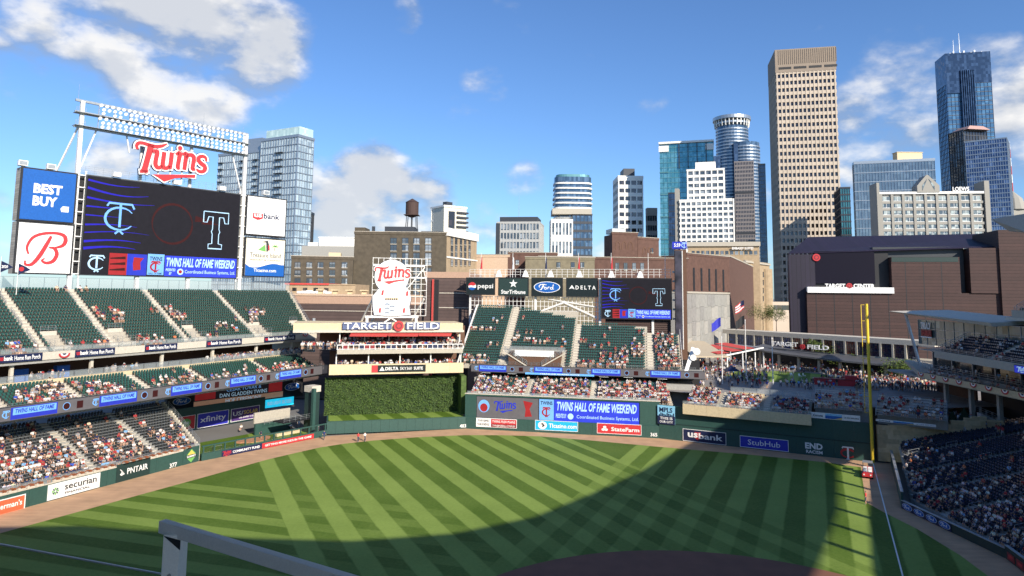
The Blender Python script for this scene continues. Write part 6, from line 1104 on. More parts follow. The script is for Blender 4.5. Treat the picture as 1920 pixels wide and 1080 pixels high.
# skyway bridge
SW = Fr(tuple(at(1366,640,232))[:2], tuple(at(1652,665,192))[:2]); r = thing('skyway_bridge', 'enclosed skyway bridge with square blue and red window bays', 'bridge', loc=SW.W(0), rz=SW.rz)
zt_, zs, zu = SW.P(1500,630)[1], SW.P(1500,634)[1], SW.P(1500,657)[1]; L_ = SW.L
bx('roof_band', M['conc_light'], r, -2, L_+14, -.4, 6, zs, zt_+.7); bx('floor_band', M['conc'], r, -2, L_+14, -.4, 6, zu-1.2, zu); bx('undercroft', M['black'], r, -2, L_+14, 0, 6, PZ-2, zu-1.2)
bmats = [glass_mat('skyway_blue', (.015,.035,.12), (.03,.08,.25), .7, .8, .1), glass_mat('skyway_red', (.12,.015,.012), (.3,.05,.03), .7, .8, .1), glass_mat('skyway_dark', (.012,.015,.05), (.05,.02,.04), .7, .8, .1)]
for k in range(18):
    a_, b_ = L_*k/15, L_*(k+1)/15; bx('pier', M['conc'], r, a_-.28, a_+.28, -.5, .5, zu+.002, zs-.002); wq = bx('window', bmats[0 if k < 7 else 1 if k in (7,8,10,12) else 2], r, a_+.3, b_-.3, .1, .2, zu+.05, zs-.05)
    part('muntin', M['dark_steel'], wq, lambda mb: ([mb.box(a_+.3+(b_-a_-.6)*j/4-.04, a_+.3+(b_-a_-.6)*j/4+.04, .03, .09, zu+.06, zs-.06) for j in range(1,4)], [mb.box(a_+.31, b_-.31, .0, .028, zu+(zs-zu)*j/3-.04, zu+(zs-zu)*j/3+.04) for j in range(1,3)]))
# concrete panel building
CB = Fr(tuple(at(1289,600,205))[:2], tuple(at(1369,600,262))[:2]); r = thing('concrete_hall', 'pale concrete panelled wall building right of the clock tower', 'building', loc=CB.W(0), rz=CB.rz)
zt_ = (CB.P(1292,556)[1]+CB.P(1368,541)[1])/2; bx('core', M['conc_grey'], r, 0, CB.L, .12, 9, 0, zt_-.6); bx('coping', M['conc'], r, -.1, CB.L+.1, -.2, 9.1, zt_-.6, zt_)
rn = random.Random(9); cps = [mat('precast_%d' % k, c, .85, var=.14, scale=.8) for k, c in enumerate(((.3,.29,.26),(.36,.34,.3),(.26,.25,.23)))]
for i in range(12):
    for j in range(7): ws = CB.L/12; hs = (zt_-.8)/7; o_ = rn.uniform(-.06,.03); bx('panel', cps[rn.randrange(3)], r, i*ws+.08, (i+1)*ws-.08, o_, .119, j*hs+(.4 if i % 2 else 0)+.07, (j+1)*hs+(.4 if i % 2 and j < 6 else 0)-.07)
# ------------------------------------------------------------------ skyline
def tower(label, xa, xb, Ya, Yb, ytop, D, bays, floors, pf, sf, wm_, gm_, cat='building', ymid=400, name='office_tower', dp=.4, crown=None, hb=0., z0=0., ztop=None, sm_=None, sides=True, am=None):
    """block with real piers and spandrels standing proud of a recessed glazed core"""
    p0, p1 = at(xa, ymid, Ya), at(xb, ymid, Yb); f = Fr(tuple(p0)[:2], tuple(p1)[:2]); Hh = f.P((xa+xb)/2, ytop)[1] if ztop is None else ztop; L = f.L
    r = thing(name, label, cat, loc=f.W(0, 0, z0), rz=f.rz); Hh -= z0
    bx('glazing', gm_, r, 0, L, 0, D, 0, Hh-.5)
    bs_ = max(2, round(bays*D/L)); ph = L/bays*pf; fh = (Hh-hb)/floors; sh = fh*sf; sm_ = sm_ or wm_
    def piers(mb):
        for k in range(bays+1): x = L*k/bays; mb.box(x-ph/2, x+ph/2, -dp, .3, 0, Hh)
        if sides:
            for k in range(1, bs_+1):
                y = D*k/bs_; mb.box(-dp, .3, y-ph/2, y+ph/2, 0, Hh); mb.box(L-.3, L+dp, y-ph/2, y+ph/2, 0, Hh)
    def spans(mb):
        d2 = dp*.8
        for k in range(floors+1):
            z = max(0, fh*k-sh/2); z2 = min(Hh-.01, fh*k+sh/2)
            mb.box(-d2, L+d2, -d2, D+d2, z, z2)
    if pf > 0: part('piers', wm_, r, piers, kind='stuff')
    if sf > 0: part('spandrels', sm_, r, spans, kind='stuff')
    if hb: part('attic', am or wm_, r, lambda mb: mb.box(-dp*1.05, L+dp*1.05, -dp*1.05, D+dp, Hh-hb, Hh+.2))
    else: part('roof_edge', wm_, r, lambda mb: mb.box(-dp*1.1, L+dp*1.1, -dp*1.1, D+dp, Hh-.55, Hh+.6))
    return r, f, L, Hh
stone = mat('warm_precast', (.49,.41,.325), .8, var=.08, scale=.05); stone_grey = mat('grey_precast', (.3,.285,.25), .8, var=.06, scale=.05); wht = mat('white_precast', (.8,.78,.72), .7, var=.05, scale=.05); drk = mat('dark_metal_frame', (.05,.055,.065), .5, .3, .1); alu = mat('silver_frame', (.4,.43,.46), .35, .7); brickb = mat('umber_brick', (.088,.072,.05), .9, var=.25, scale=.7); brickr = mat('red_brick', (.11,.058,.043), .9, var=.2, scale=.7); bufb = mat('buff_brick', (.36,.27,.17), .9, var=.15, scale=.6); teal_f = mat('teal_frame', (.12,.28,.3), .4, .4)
gd = glass_mat('dark_window', (.02,.017,.016), (.07,.05,.045), 3, 3.6, .08, .35); gb = glass_mat('blue_glass', (.05,.09,.14), (.12,.19,.27), 1.8, 3.4, .05, .6, 1., .35); gt = glass_mat('teal_glass', (.07,.26,.3), (.2,.45,.48), 2.2, 3.8, .05, .6, 1., .5); gdb = glass_mat('navy_glass', (.02,.04,.08), (.05,.09,.16), 2.5, 3.6, .05, .6, 1., .4); gg = glass_mat('grey_glass', (.12,.17,.21), (.2,.26,.3), 3, 3.6, .08, .5, 1., .4); gm2 = glass_mat('mixed_glass', (.05,.065,.08), (.3,.33,.35), 3, 3.6, .1, .5); gbl = glass_mat('checker_blue_glass', (.05,.09,.2), (.25,.33,.5), 2.5, 3.5, .06, .5, 1., .3)
# tall beige tower
tower('tallest beige grid tower with small dark square windows', 1461, 1571, 560, 550, 91, 38, 14, 36, .34, .46, stone, gd, ymid=300, hb=20, dp=1.2, am=mat('attic_precast', (.27,.215,.165), .8, var=.08, scale=.3)); tw = bpy.data.objects[[o.name for o in bpy.data.objects if o.get('label','').startswith('tallest beige')][0]]; hA = max(v.co.z for v in [c for c in tw.children if c.name.startswith('attic')][0].data.vertices)
part('attic_rib', mat('attic_rib_precast', (.2,.16,.125), .85), tw, lambda mb: [mb.box(k*1.62-.25, k*1.62+.25, -1.55, -1.27, hA-13, hA-.8) for k in range(1,30)], kind='stuff'); part('attic_slot', M['black'], tw, lambda mb: [mb.box(1.5+k*12, 11.5+k*12, -1.4, -1.27, hA-17.5, hA-15.5) for k in range(4)])  # ribs in a darker precast than the attic behind them
# glass octagon tower with masts
r, f, L, Hh = tower('blue glass tower with dark crown and roof masts at far right', 1783, 1868, 800, 790, 98, 30, 12, 52, .06, .12, gdb, glass_mat('sky_glass', (.06,.14,.22), (.14,.28,.38), 4, 4, .04, .6, 1., .5), ymid=300, hb=38, sm_=drk)
part('notched_bay', gdb, r, lambda mb: [mb.box(L*(.3+.05*k), L*(.322+.05*k), -3.5+k*.3, 0, 0, Hh-22) for k in range(7)]); part('corner_cut', gdb, r, lambda mb: mb.box(-.6, L*.28, -1.5, 2, Hh-50, Hh-9))
part('mast', M['steel'], r, lambda mb: (mb.tube((L*.5,20,Hh), (L*.5,20,Hh+32), .7, .2, 6), mb.tube((L*.36,20,Hh), (L*.36,20,Hh+24), .6, .2, 6), [mb.box(L*(.1+.08*k), L*(.13+.08*k), 10, 14, Hh, Hh+2+k%3*2) for k in range(11)]))
r, f, L, Hh = tower('blue checkered glass tower stepping up in front of the octagon tower', 1814, 1893, 620, 600, 262, 30, 17, 42, .16, .18, alu, gbl, ymid=350)
r, f, L, Hh = tower('black mirrored tower wing left of the checkered glass tower', 1784, 1813, 640, 622, 246, 24, 6, 38, .05, .1, drk, glass_mat('black_mirror', (.02,.02,.022), (.09,.08,.07), 4, 7, .05, .5), ymid=350, name='glass_tower'); part('copper_roof', mat('copper_pink', (.4,.25,.22), .7), r, lambda mb: mb.add([(0,0,Hh),(L*1.25,0,Hh),(L*1.25,24,Hh),(0,24,Hh),(L*.35,5,Hh+4),(L*1.1,5,Hh+4),(L*1.1,19,Hh+4),(L*.35,19,Hh+4)], [(0,1,5,4),(1,2,6,5),(2,3,7,6),(3,0,4,7),(4,5,6,7)]))
tower('wide flat grey glass slab building behind the hotel', 1604, 1756, 590, 570, 300, 9, 26, 18, .04, .08, alu, gg, ymid=370, name='office_slab', hb=2); p = at(1684,300,600); q = thing('penthouse', 'small tan plant room on the grey slab roof', 'building', loc=(p.x, p.y-18, p.z-5)); part('wall', M['tan'], q, lambda mb: (mb.box(-11,11,0,7,0,8), mb.box(-11.4,11.4,-.4,7.4,8,8.6)))
tower('slim dark teal building right of the tall beige tower', 1577, 1595, 500, 498, 352, 30, 4, 22, .1, .2, drk, glass_mat('dark_teal', (.02,.1,.12), (.05,.2,.22), 2, 3.6, .05), ymid=400)
# hotel
r, f, L, Hh = tower('tan hotel with gabled centre reading LOEWS', 1652, 1843, 400, 392, 361, 10, 9, 7, .0, .0, stone_grey, M['conc_grey'], ymid=400, name='hotel', dp=.3)
fh = 4.15; bw = L/9; H0 = Hh
bx('wall', stone_grey, r, -6, L+.5, .0, 20, -.1, Hh) if False else None
gw = glass_mat('hotel_glass', (.07,.09,.1), (.4,.45,.42), 1.6, 2, .08, .6)
for i in range(9):
    bx('pier', stone_grey, r, i*bw-.7, i*bw+.7, -.9, .0, 0, Hh)
    for j in range(int(Hh/fh)):
        z = Hh-1.5-(j+1)*fh
        if z > Hh-40:
            wq = bx('window', gw, r, i*bw+1.0, (i+1)*bw-1.0, -.25, -.15, z+.9, z+3.4); bx('sill', M['white'], wq, i*bw+.9, (i+1)*bw-.9, -.4, -.26, z+.65, z+.88); bx('mullion', M['white'], wq, i*bw+bw/2-.08, i*bw+bw/2+.08, -.32, -.26, z+.9, z+3.4)
        if i == 0: bx('spandrel', stone_grey, r, -.6, L+.6, -.5, .0, z-.9, z+.6)
bx('cornice', wht, r, -.8, L+.8, -1.2, .5, Hh-.9, Hh+.4); part('end_tower', stone_grey, r, lambda mb: (mb.box(-2.4,-.9,-1.4,10,0,Hh+6),)); bx('end_tower', stone_grey, r, L+.9, L+3.5, -1.4, 10, 0, Hh+6.5)
part('gable', stone_grey, r, lambda mb: mb.slab([(L*.36,Hh),(L*.36,Hh+4),(L*.45,Hh+10),(L*.47,Hh+10.4),(L*.58,Hh+4),(L*.58,Hh)], -1.6, 6)); part('gable_window', gw, r, lambda mb: (mb.slab([(L*.41,Hh+1),(L*.41,Hh+4),(L*.462,Hh+8)], -1.75, -1.62), mb.slab([(L*.475,Hh+8),(L*.53,Hh+4),(L*.53,Hh+1)], -1.75, -1.62)))
text('LOEWS', L*.79, Hh+1.8, L*.16, 2.6, M['white'], r, -1., .02, ext=.3)
# centre-right group
r, f, L, Hh = tower('tall teal glass tower with four fins near its top', 1238, 1338, 660, 645, 266, 15, 14, 36, .04, .1, teal_f, gt, ymid=360, name='glass_tower'); part('crown_fins', drk, r, lambda mb: [mb.box(L*(.36+.17*k), L*(.375+.17*k), -1.6, 0, Hh-26, Hh-2) for k in range(4)]); part('crown_edge', wht, r, lambda mb: (mb.box(-1,L+1,-2,15.5,Hh-1.2,Hh+.8), mb.box(-1,L*.17,-1.2,0,Hh-9,Hh-3), mb.box(L*.86,L+1,-1.2,0,Hh-9,Hh-3)))
part('setback', teal_f, r, lambda mb: [mb.box(L*.0-.4, L*.16, -.9, 0, Hh-30-k*22, Hh-29-k*22) for k in range(5)])
tower('small navy glass block left of the white stepped tower', 1254, 1271, 610, 608, 362, 8, 5, 22, .05, .08, drk, gdb, ymid=410, name='glass_block')
r, f, L, Hh = tower('white stone stepped tower with grid of windows, upper stage', 1290, 1358, 505, 497, 318, 12, 6, 26, .22, .42, wht, gm2, ymid=380, dp=.7, name='stepped_tower'); part('roof_block', wht, r, lambda mb: mb.box(L*.22, L*.78, 1, 10, Hh, Hh+6)); part('lower_stage', wht, r, lambda mb: ([mb.box(L*(-.22+k*.145), L*(-.2+k*.145)+.5, -4.5, -4, 0, Hh-23) for k in range(11)], [mb.box(-L*.24, L*1.22, -4.4, -3.9, z, z+1.7) for z in [Hh-25-4.1*j for j in range(12)]])); bx('lower_glazing', gm2, r, -L*.22, L*1.2, -3.9, 8, 0, Hh-24); bx('lower_roof', wht, r, -L*.24, L*1.22, -4.6, 8.2, Hh-24, Hh-22.8); bx('shaded_wing', stone_grey, r, -L*.36, -L*.241, -3, 9, 0, Hh-14)  # left wing's shade is put into its grey colour
# cylinder tower with ring crown
p = at(1374,330,800); q = thing('round_tower', 'silver banded round tower with a ring crown', 'building', loc=(p.x,p.y,0)); zt_ = at(1374,222,800).z; rad = 22
cyl = lambda mb, rr, z0, z1, m=0, n=36, cx=0, cy=0: mb.prism([(cx+rr*math.cos(2*math.pi*i/n), cy+rr*math.sin(2*math.pi*i/n)) for i in range(n)], z0, z1, m)
part('glazing', gb, q, lambda mb: cyl(mb, rad-3.6, 0, zt_-12)); part('floor_bands', alu, q, lambda mb: [cyl(mb, rad-3.1, z, z+1.5) for z in [k*3.9 for k in range(int((zt_-12)/3.9))]], kind='stuff'); part('crown_ring', alu, q, lambda mb: (cyl(mb, rad, zt_-4, zt_), cyl(mb, rad-2, zt_-9, zt_-7))); part('crown_posts', wht, q, lambda mb: [mb.beam((math.cos(a)*(rad-2.5), math.sin(a)*(rad-2.5), zt_-12), (math.cos(a)*(rad-1.5), math.sin(a)*(rad-1.5), zt_-4), 1) for a in [i*math.pi/14 for i in range(28)]])
part('shoulder', alu, q, lambda mb: [cyl(mb, 17, z, z+1.6, 0, 28, 11, -12) for z in [k*3.9 for k in range(int((zt_-35)/3.9))]], kind='stuff'); part('shoulder_glazing', gb, q, lambda mb: cyl(mb, 16.4, 0, zt_-34, 0, 28, 11, -12)); bx('blue_slot', gdb, q, -6, -1, -24, -10, 0, zt_-36); bx('left_slab', gdb, q, -24, -10, -8, 12, 0, zt_-48)
r, f, L, Hh = tower('grey fine grid tower below the silver round tower', 1379, 1414, 700, 694, 303, 9, 12, 40, .38, .38, mat('grey_grid', (.22,.2,.2), .7), gd, ymid=380, dp=.5)
for z in (.28,.55,.8): bx('belt', drk, r, -.6, L+.6, -.62, -.42, Hh*z, Hh*z+2.5)
tower('slim grey tower just left of the tall beige tower', 1424, 1436, 620, 618, 308, 4, 4, 40, .2, .1, stone_grey, gb, ymid=380)
r, f, L, Hh = tower('white tower with dark window bands and black roof block', 1160, 1205, 700, 700, 330, 34, 4, 18, .2, .48, wht, gd, ymid=380, dp=.8, hb=3); bx('roof_block', drk, r, L*.25, L*.72, 6, 28, Hh+.25, Hh+9)
tower('small grey office block right of the banded white tower', 1214, 1232, 740, 740, 390, 8, 4, 11, .12, .45, stone_grey, gd, ymid=420, hb=6)
# striped curved tower
p = at(1073,400,560); zt_ = at(1073,333,560).z; q = thing('curved_tower', 'blue glass tower with white curving balcony bands', 'building', loc=(p.x,p.y,0)); ov = lambda mb, rx, ry, z0, z1, m=0: mb.prism([(rx*math.copysign(abs(math.cos(t_))**.55, math.cos(t_)), ry*math.copysign(abs(math.sin(t_))**.55, math.sin(t_))) for t_ in [i*math.pi/18 for i in range(36)]], z0, z1, m)
part('glazing', gb, q, lambda mb: ov(mb, 15.5, 11, 0, zt_-1)); part('crown', teal_f, q, lambda mb: (ov(mb, 14, 10, zt_-1, zt_+1.2), ov(mb, 15, 10.6, zt_-5, zt_-2)))
rn = random.Random(4); part('balcony_band', wht, q, lambda mb: [ov(mb, 16+rn.uniform(-.2,.5), 11.8+rn.uniform(-.2,.6), z, z+1.3) for z in [zt_-7-k*4.1 for k in range(15)]], kind='stuff')
r, f, L, Hh = tower('white grid block with grey rounded top below the curved tower', 1034, 1073, 540, 540, 412, 22, 6, 6, .35, .35, wht, gm2, ymid=440, name='apartment_block'); 
r, f, L, Hh = tower('dark balcony block right of the white grid block', 1073.5, 1110, 545, 545, 402, 22, 5, 14, .08, .3, drk, gb, ymid=440, name='apartment_block'); part('rounded_top', M['conc'], r, lambda mb: mb.box(-16.5, L*.98, -1.5, 20, Hh, Hh+4.5))
r, f, L, Hh = tower('pale grid apartment block with dark top storey', 932, 1011, 520, 515, 417, 30, 13, 12, .3, .3, mat('pale_grid', (.4,.4,.38), .7), gm2, ymid=440, name='apartment_block'); bx('dark_top', drk, r, L*.05, L*.95, 2, 26, Hh+.6, Hh+4.5); bx('dark_corner', drk, r, -.9, L*.07, -.9, 2, 0, Hh-.6); part('mast', M['steel'], r, lambda mb: mb.tube((L*.48,8,Hh+4), (L*.48,8,Hh+22), .15, .08, 5))
# towers on the left
lg = glass_mat('tower_blue_glass', (.24,.32,.38), (.5,.6,.65), 1.5, 3.3, .06, .6, 1., .1)
r, f, L, Hh = tower('tall blue glass apartment tower behind the scoreboard, main shaft', 484, 553, 330, 318, 258, 10, 14, 30, .05, .1, alu, lg, ymid=400, name='apartment_tower', hb=1); part('glass_crown', glass_mat('pale_glass', (.4,.55,.55), (.55,.7,.68), 1.2, 2, .1, .5), r, lambda mb: mb.box(L*.1, L, .5, 9.5, Hh+.2, Hh+4.2)); part('balcony', drk, r, lambda mb: [mb.box(L*.42, L*.62, -1.3, 0, z, z+.35) for z in [Hh-8-k*3.4 for k in range(14)]]+[mb.box(-1.3, 0, 4, 12, z, z+.35) for z in [Hh-8-k*3.4 for k in range(14)]], kind='stuff')
r, f, L, Hh = tower('lower glass wing of the tall apartment tower, left of its shaft', 405, 483, 345, 333, 286, 10, 18, 27, .07, .1, alu, lg, ymid=400, name='apartment_tower', hb=1); part('balcony', drk, r, lambda mb: [mb.box(x, x+L*.1, -1.4, 0, z, z+.35) for x in (L*.02,L*.55,L*.86) for z in [Hh-5-k*3.3 for k in range(16)]], kind='stuff'); part('roof_screen', alu, r, lambda mb: mb.box(L*.6, L, .6, 9, Hh+.2, Hh+6.5))
tower('narrow dark glass annex beside the tall apartment tower', 574, 582, 345, 345, 400, 4, 3, 16, .06, .12, drk, gb, ymid=440, name='annex')
r, f, L, Hh = tower('cream and dark balcony apartment tower behind the brick warehouse', 832, 874, 420, 430, 388, 16, 3, 11, .0, .0, wht, mat('cream_wall', (.66,.62,.5), .8), ymid=420, name='apartment_tower'); bx('window_column', gd, r, L*.2, L*.48, -.15, -.05, 0, Hh-3); part('balcony', drk, r, lambda mb: [mb.box(L*.55, L+1, -1.2, 3, z, z+1.1) for z in [Hh-4-k*3 for k in range(10)]], kind='stuff')
r, f, L, Hh = tower('dark glass wing of the cream apartment tower', 809, 832, 432, 424, 391, 14, 5, 11, .08, .14, wht, gb, ymid=420, name='apartment_tower'); bx('stair_head', drk, r, L*.8, L*1.1, 1, 6, Hh+.6, Hh+4)
q = thing('white_warehouse', 'low white flat roofed block left of the brick warehouse', 'building', loc=tuple(at(584,480,290))[:2]+(0,)); zt_ = at(620,446,290).z; part('wall', [wht, M['conc_grey']], q, lambda mb: (mb.box(3,22,0,30,0,zt_), mb.box(-2,3,1,30,0,zt_-2), mb.box(-3,24,-4,-.01,0,zt_-3.8,1))); bx('roof_edge', wht, q, 2.7, 22.3, -.3, 30, zt_+.002, zt_+.4)
# brick warehouses
def brick_house(label, xa, xb, Ya, Yb, ytop, D, m, wins, sz, ymid=520, name='brick_warehouse', arch=False, sidewins=None):
    p0, p1 = at(xa, ymid, Ya), at(xb, ymid, Yb); f = Fr(tuple(p0)[:2], tuple(p1)[:2]); Hh = f.P((xa+xb)/2, ytop)[1]; r = thing(name, label, 'building', loc=f.W(0), rz=f.rz)
    bx('wall', m, r, 0, f.L, 0, D, 0, Hh); bx('parapet', m, r, -.15, f.L+.15, -.15, .8, Hh, Hh+.9); bx('coping', M['conc'], r, -.3, f.L+.3, -.3, .95, Hh+.9, Hh+1.1)
    for (x, y) in wins:
        a, z = f.P(x, y); w_, h_ = sz; wq = bx('window', gm2, r, a-w_/2, a+w_/2, -.06, -.002, z-h_/2, z+h_/2); bx('sill', M['conc'], wq, a-w_/2-.15, a+w_/2+.15, -.25, -.061, z-h_/2-.25, z-h_/2-.01)
        part('frame', drk, wq, lambda mb: (mb.box(a-.06,a+.06,-.1,-.061,z-h_/2,z+h_/2), mb.box(a-w_/2,a+w_/2,-.12,-.101,z-.05,z+.05), mb.box(a-w_/2-.12,a-w_/2,-.14,.0,z-h_/2,z+h_/2), mb.box(a+w_/2,a+w_/2+.12,-.14,.0,z-h_/2,z+h_/2), mb.box(a-w_/2-.12,a+w_/2+.12,-.14,.0,z+h_/2,z+h_/2+.2)))
    return r, f, f.L, Hh
r, f, L, Hh = brick_house('large umber brick warehouse with a rooftop water tank', 662, 836, 236, 236, 440, 40, brickb, [(x, y) for x in (738,760,781,803) for y in (452,465,480,492,508,522,536)]+[(x, y) for x in (781,803) for y in (550,)], (2.0,1.9))
part('rooftop_block', [brickb, drk], r, lambda mb: (mb.box(0,3.6,0,8,Hh+1.1,Hh+2.4,0), mb.box(L*.29,L*.62,6,16,Hh,Hh+3.4,1), mb.box(L*.16,L*.19,4,5,Hh,Hh+3.2,1), mb.box(L*.7,L*.95,5,14,Hh,Hh+1.8,1)))
p = f.W(L*.575, 9, Hh+3.4); q = thing('water_tank', 'rusty round water tank on legs on the warehouse roof', 'water tank', loc=p); tr = 2.35
part('tank', M['rust'], q, lambda mb: mb.tube((0,0,4.6), (0,0,9.2), tr, tr, 20)); part('roof_cone', M['rust'], q, lambda mb: mb.tube((0,0,9.2), (0,0,10.6), tr*1.06, .15, 20)); part('bowl', M['rust'], q, lambda mb: mb.tube((0,0,3.7), (0,0,4.6), .8, tr, 20)); bx('gallery', M['rust'], q, -tr-.3, tr+.3, -tr-.3, tr+.3, 4.4, 4.55)
for k in range(4): t_ = R(45+90*k); part('leg', M['dark_steel'], q, lambda mb: mb.tube((math.cos(t_)*tr*1.15, math.sin(t_)*tr*1.15, -.4), (math.cos(t_)*tr*.95, math.sin(t_)*tr*.95, 4.7), .16, .14, 6))
part('riser', M['dark_steel'], q, lambda mb: mb.tube((0,0,-.4), (0,0,4), .3, .3, 8))
r, f, L, Hh = brick_house('sunlit buff end of the warehouse with white cornice', 836.5, 893, 236, 262, 446, 30, bufb, [(x, y) for x in (847,855,864,872,880) for y in (453,466,479,492)], (1.7,2.3)); bx('cornice', wht, r, -.2, L+.3, -.6, 1, Hh-.2, Hh+2.6); bx('belt', wht, r, -.1, L+.2, -.3, -.07, f.P(865,485)[1]-.3, f.P(865,485)[1]+.2)  # same warehouse: sunlight put into the buff end, shade into the umber front
r, f, L, Hh = brick_house('low dark brick building with three rows of windows', 545, 661, 228, 232, 486, 30, brickb, [(x, y) for x in (558,580,601,623,646) for y in (497,512,527)], (1.7,1.7)); part('rooftop_block', [M['tan'], M['dark_steel']], r, lambda mb: (mb.box(L*.58,L*.78,5,12,Hh,Hh+2.6,0), mb.box(L*.05,L*.98,3,20,Hh+.2,Hh+1.2,1)))
q = thing('flat_roof_annex', 'low tan annex roof right of the left field upper deck', 'building', loc=tuple(at(535,560,205))[:2]+(0,)); zt_ = at(580,534,205).z; part('wall', [bufb, M['awning']], q, lambda mb: (mb.box(0,21,0,20,0,zt_,0), mb.box(-.3,13,-.4,20,zt_,zt_+.5,1), mb.box(13.01,21,-.2,20,zt_,zt_+.3,0))); part('window', gd, q, lambda mb: [mb.box(2+k*3.2,3.3+k*3.2,-.1,-.002,zt_-1.9,zt_-.9) for k in range(4)])
# brick church like hall, other brick blocks
r, f, L, Hh = brick_house('red brown brick tower hall left of the clock tower', 1148, 1196, 270, 272, 440, 10, brickr, [], (1.5,2)); part('arch_recess', M['brown'], r, lambda mb: [mb.stroke([(L*q_-.9,Hh-6),(L*q_-.8,Hh-3.6),(L*q_,Hh-2.6),(L*q_+.8,Hh-3.6),(L*q_+.9,Hh-6)], .35, -.12, -.002) for q_ in (.22,.47,.72)]); bx('roof_drum', M['galv'], r, L*.2, L*.7, 6, 14, Hh+1.1, Hh+3)
r, f, L, Hh = brick_house('lower red brown brick wing with two arches', 1196.5, 1236, 275, 280, 450, 22, brickr, [(1222,470)], (1.2,1.6)); part('arch_recess', M['brown'], r, lambda mb: [mb.stroke([(L*q_-.9,Hh-6),(L*q_-.8,Hh-4),(L*q_,Hh-3),(L*q_+.8,Hh-4),(L*q_+.9,Hh-6)], .35, -.12, -.002) for q_ in (.3,.55)])
r, f, L, Hh = brick_house('long low red brown brick wall behind the right field boards', 1010, 1290, 258, 262, 487, 20, brickr, [(x,500) for x in (1157,1173,1189,1204)], (1.2,2.6)); 
brick_house('dark brick block behind the oval badge board', 952, 1045, 262, 262, 478, 20, brickr, [(970,492)], (1.2,1.6)); brick_house('buff brick block behind the right field roof railing', 985, 1115, 250, 250, 487, 12, mat('sooty_buff', (.2,.17,.11), .9, var=.25, scale=.6), [(1047,497),(1074,497),(1092,497)], (1.2,1.8)); brick_house('low tan roofed block left of the dark brick block', 885, 955, 265, 262, 482, 20, M['tan_roof'], [], (1,1))
r, f, L, Hh = brick_house('tall red brown brick hall with five slit windows right of the clock tower', 1288, 1368, 275, 300, 482, 12, brickr, [], (1,1)); part('slit_window', M['black'], r, lambda mb: [mb.box(L*q_-.7, L*q_+.7, -.1, -.002, f.P(1300,545)[1], f.P(1300,502)[1]) for q_ in (.15,.32,.5,.66,.84)])
f2 = Fr(tuple(at(1368.5,560,300))[:2], tuple(at(1416,560,420))[:2]); r = thing('brick_warehouse', 'shaded brick side wall running back along the street', 'building', loc=f2.W(0), rz=f2.rz); bx('wall', brickr, r, 0, f2.L, 0, 40, 0, f2.P(1370,482)[1]); bx('coping', M['conc'], r, -.2, f2.L, -.2, 40, f2.P(1370,482)[1], f2.P(1370,482)[1]+.6)
r, f, L, Hh = brick_house('long tan hotel front reading EMBASSY SUITES', 1290, 1424, 420, 410, 458, 6, bufb, [(x, y) for x in range(1300,1420,9) for y in (474,)], (1.6,2.0), 470, 'hotel'); bx('cornice', M['conc'], r, -.5, L+.5, -1.2, 1, Hh-1.2, Hh+1.4); text('EMBASSY SUITES', f.P(1392,462)[0], Hh-2.6, f.P(1412,462)[0]-f.P(1372,462)[0], 1.5, M['white'], r, -1.3, .02, ext=.2)
r, f, L, Hh = brick_house('ornate buff stone corner building beside the shaded street', 1398, 1444, 400, 440, 494, 6, bufb, [(x, y) for x in (1431,1439) for y in (515,530,545,560)], (1.5,3.2), 540, 'stone_building'); part('round_corner', bufb, r, lambda mb: cyl(mb, 4, 0, Hh-3, 0, 20, L*.82, 0)); bx('cornice', M['conc'], r, -.4, L+.4, -.8, .5, Hh-.4, Hh+.6)
# arena
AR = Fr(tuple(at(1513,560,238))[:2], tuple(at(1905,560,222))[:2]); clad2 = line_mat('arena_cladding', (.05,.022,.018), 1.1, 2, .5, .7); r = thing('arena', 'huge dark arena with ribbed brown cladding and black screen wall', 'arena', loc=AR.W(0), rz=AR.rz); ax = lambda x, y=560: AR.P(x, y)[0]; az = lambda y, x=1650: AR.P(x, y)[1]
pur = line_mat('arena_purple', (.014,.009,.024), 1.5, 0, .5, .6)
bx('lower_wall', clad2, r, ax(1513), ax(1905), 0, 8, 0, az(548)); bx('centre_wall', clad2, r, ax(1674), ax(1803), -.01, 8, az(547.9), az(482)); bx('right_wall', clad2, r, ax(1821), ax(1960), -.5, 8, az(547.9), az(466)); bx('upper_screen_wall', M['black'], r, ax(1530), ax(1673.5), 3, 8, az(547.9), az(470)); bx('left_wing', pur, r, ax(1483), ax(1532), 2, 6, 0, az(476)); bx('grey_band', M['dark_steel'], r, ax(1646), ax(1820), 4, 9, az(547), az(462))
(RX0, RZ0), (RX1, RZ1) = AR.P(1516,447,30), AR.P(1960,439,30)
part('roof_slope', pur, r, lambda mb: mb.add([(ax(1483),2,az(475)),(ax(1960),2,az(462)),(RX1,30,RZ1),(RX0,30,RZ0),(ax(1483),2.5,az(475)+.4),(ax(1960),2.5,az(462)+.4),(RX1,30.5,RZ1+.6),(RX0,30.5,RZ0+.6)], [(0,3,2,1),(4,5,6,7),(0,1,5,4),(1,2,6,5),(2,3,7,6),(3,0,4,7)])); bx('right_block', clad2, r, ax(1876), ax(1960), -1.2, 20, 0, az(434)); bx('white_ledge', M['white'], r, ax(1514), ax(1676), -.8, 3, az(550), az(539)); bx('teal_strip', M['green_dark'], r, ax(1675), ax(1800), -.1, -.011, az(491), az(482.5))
for (x0, x1, s) in ((1547,1585,'TARGET'),(1600,1640,'CENTER')): text(s, (ax(x0)+ax(x1))/2, az(536.5), ax(x1)-ax(x0), az(533)-az(541), M['white'], r, -.6, .04, ext=.3)
bull(r, ax(1592.5), az(536.5), (az(531)-az(541.5))*.5, -.8); bull(r, ax(1535), az(482), (az(475)-az(489))*.5, 1.6)
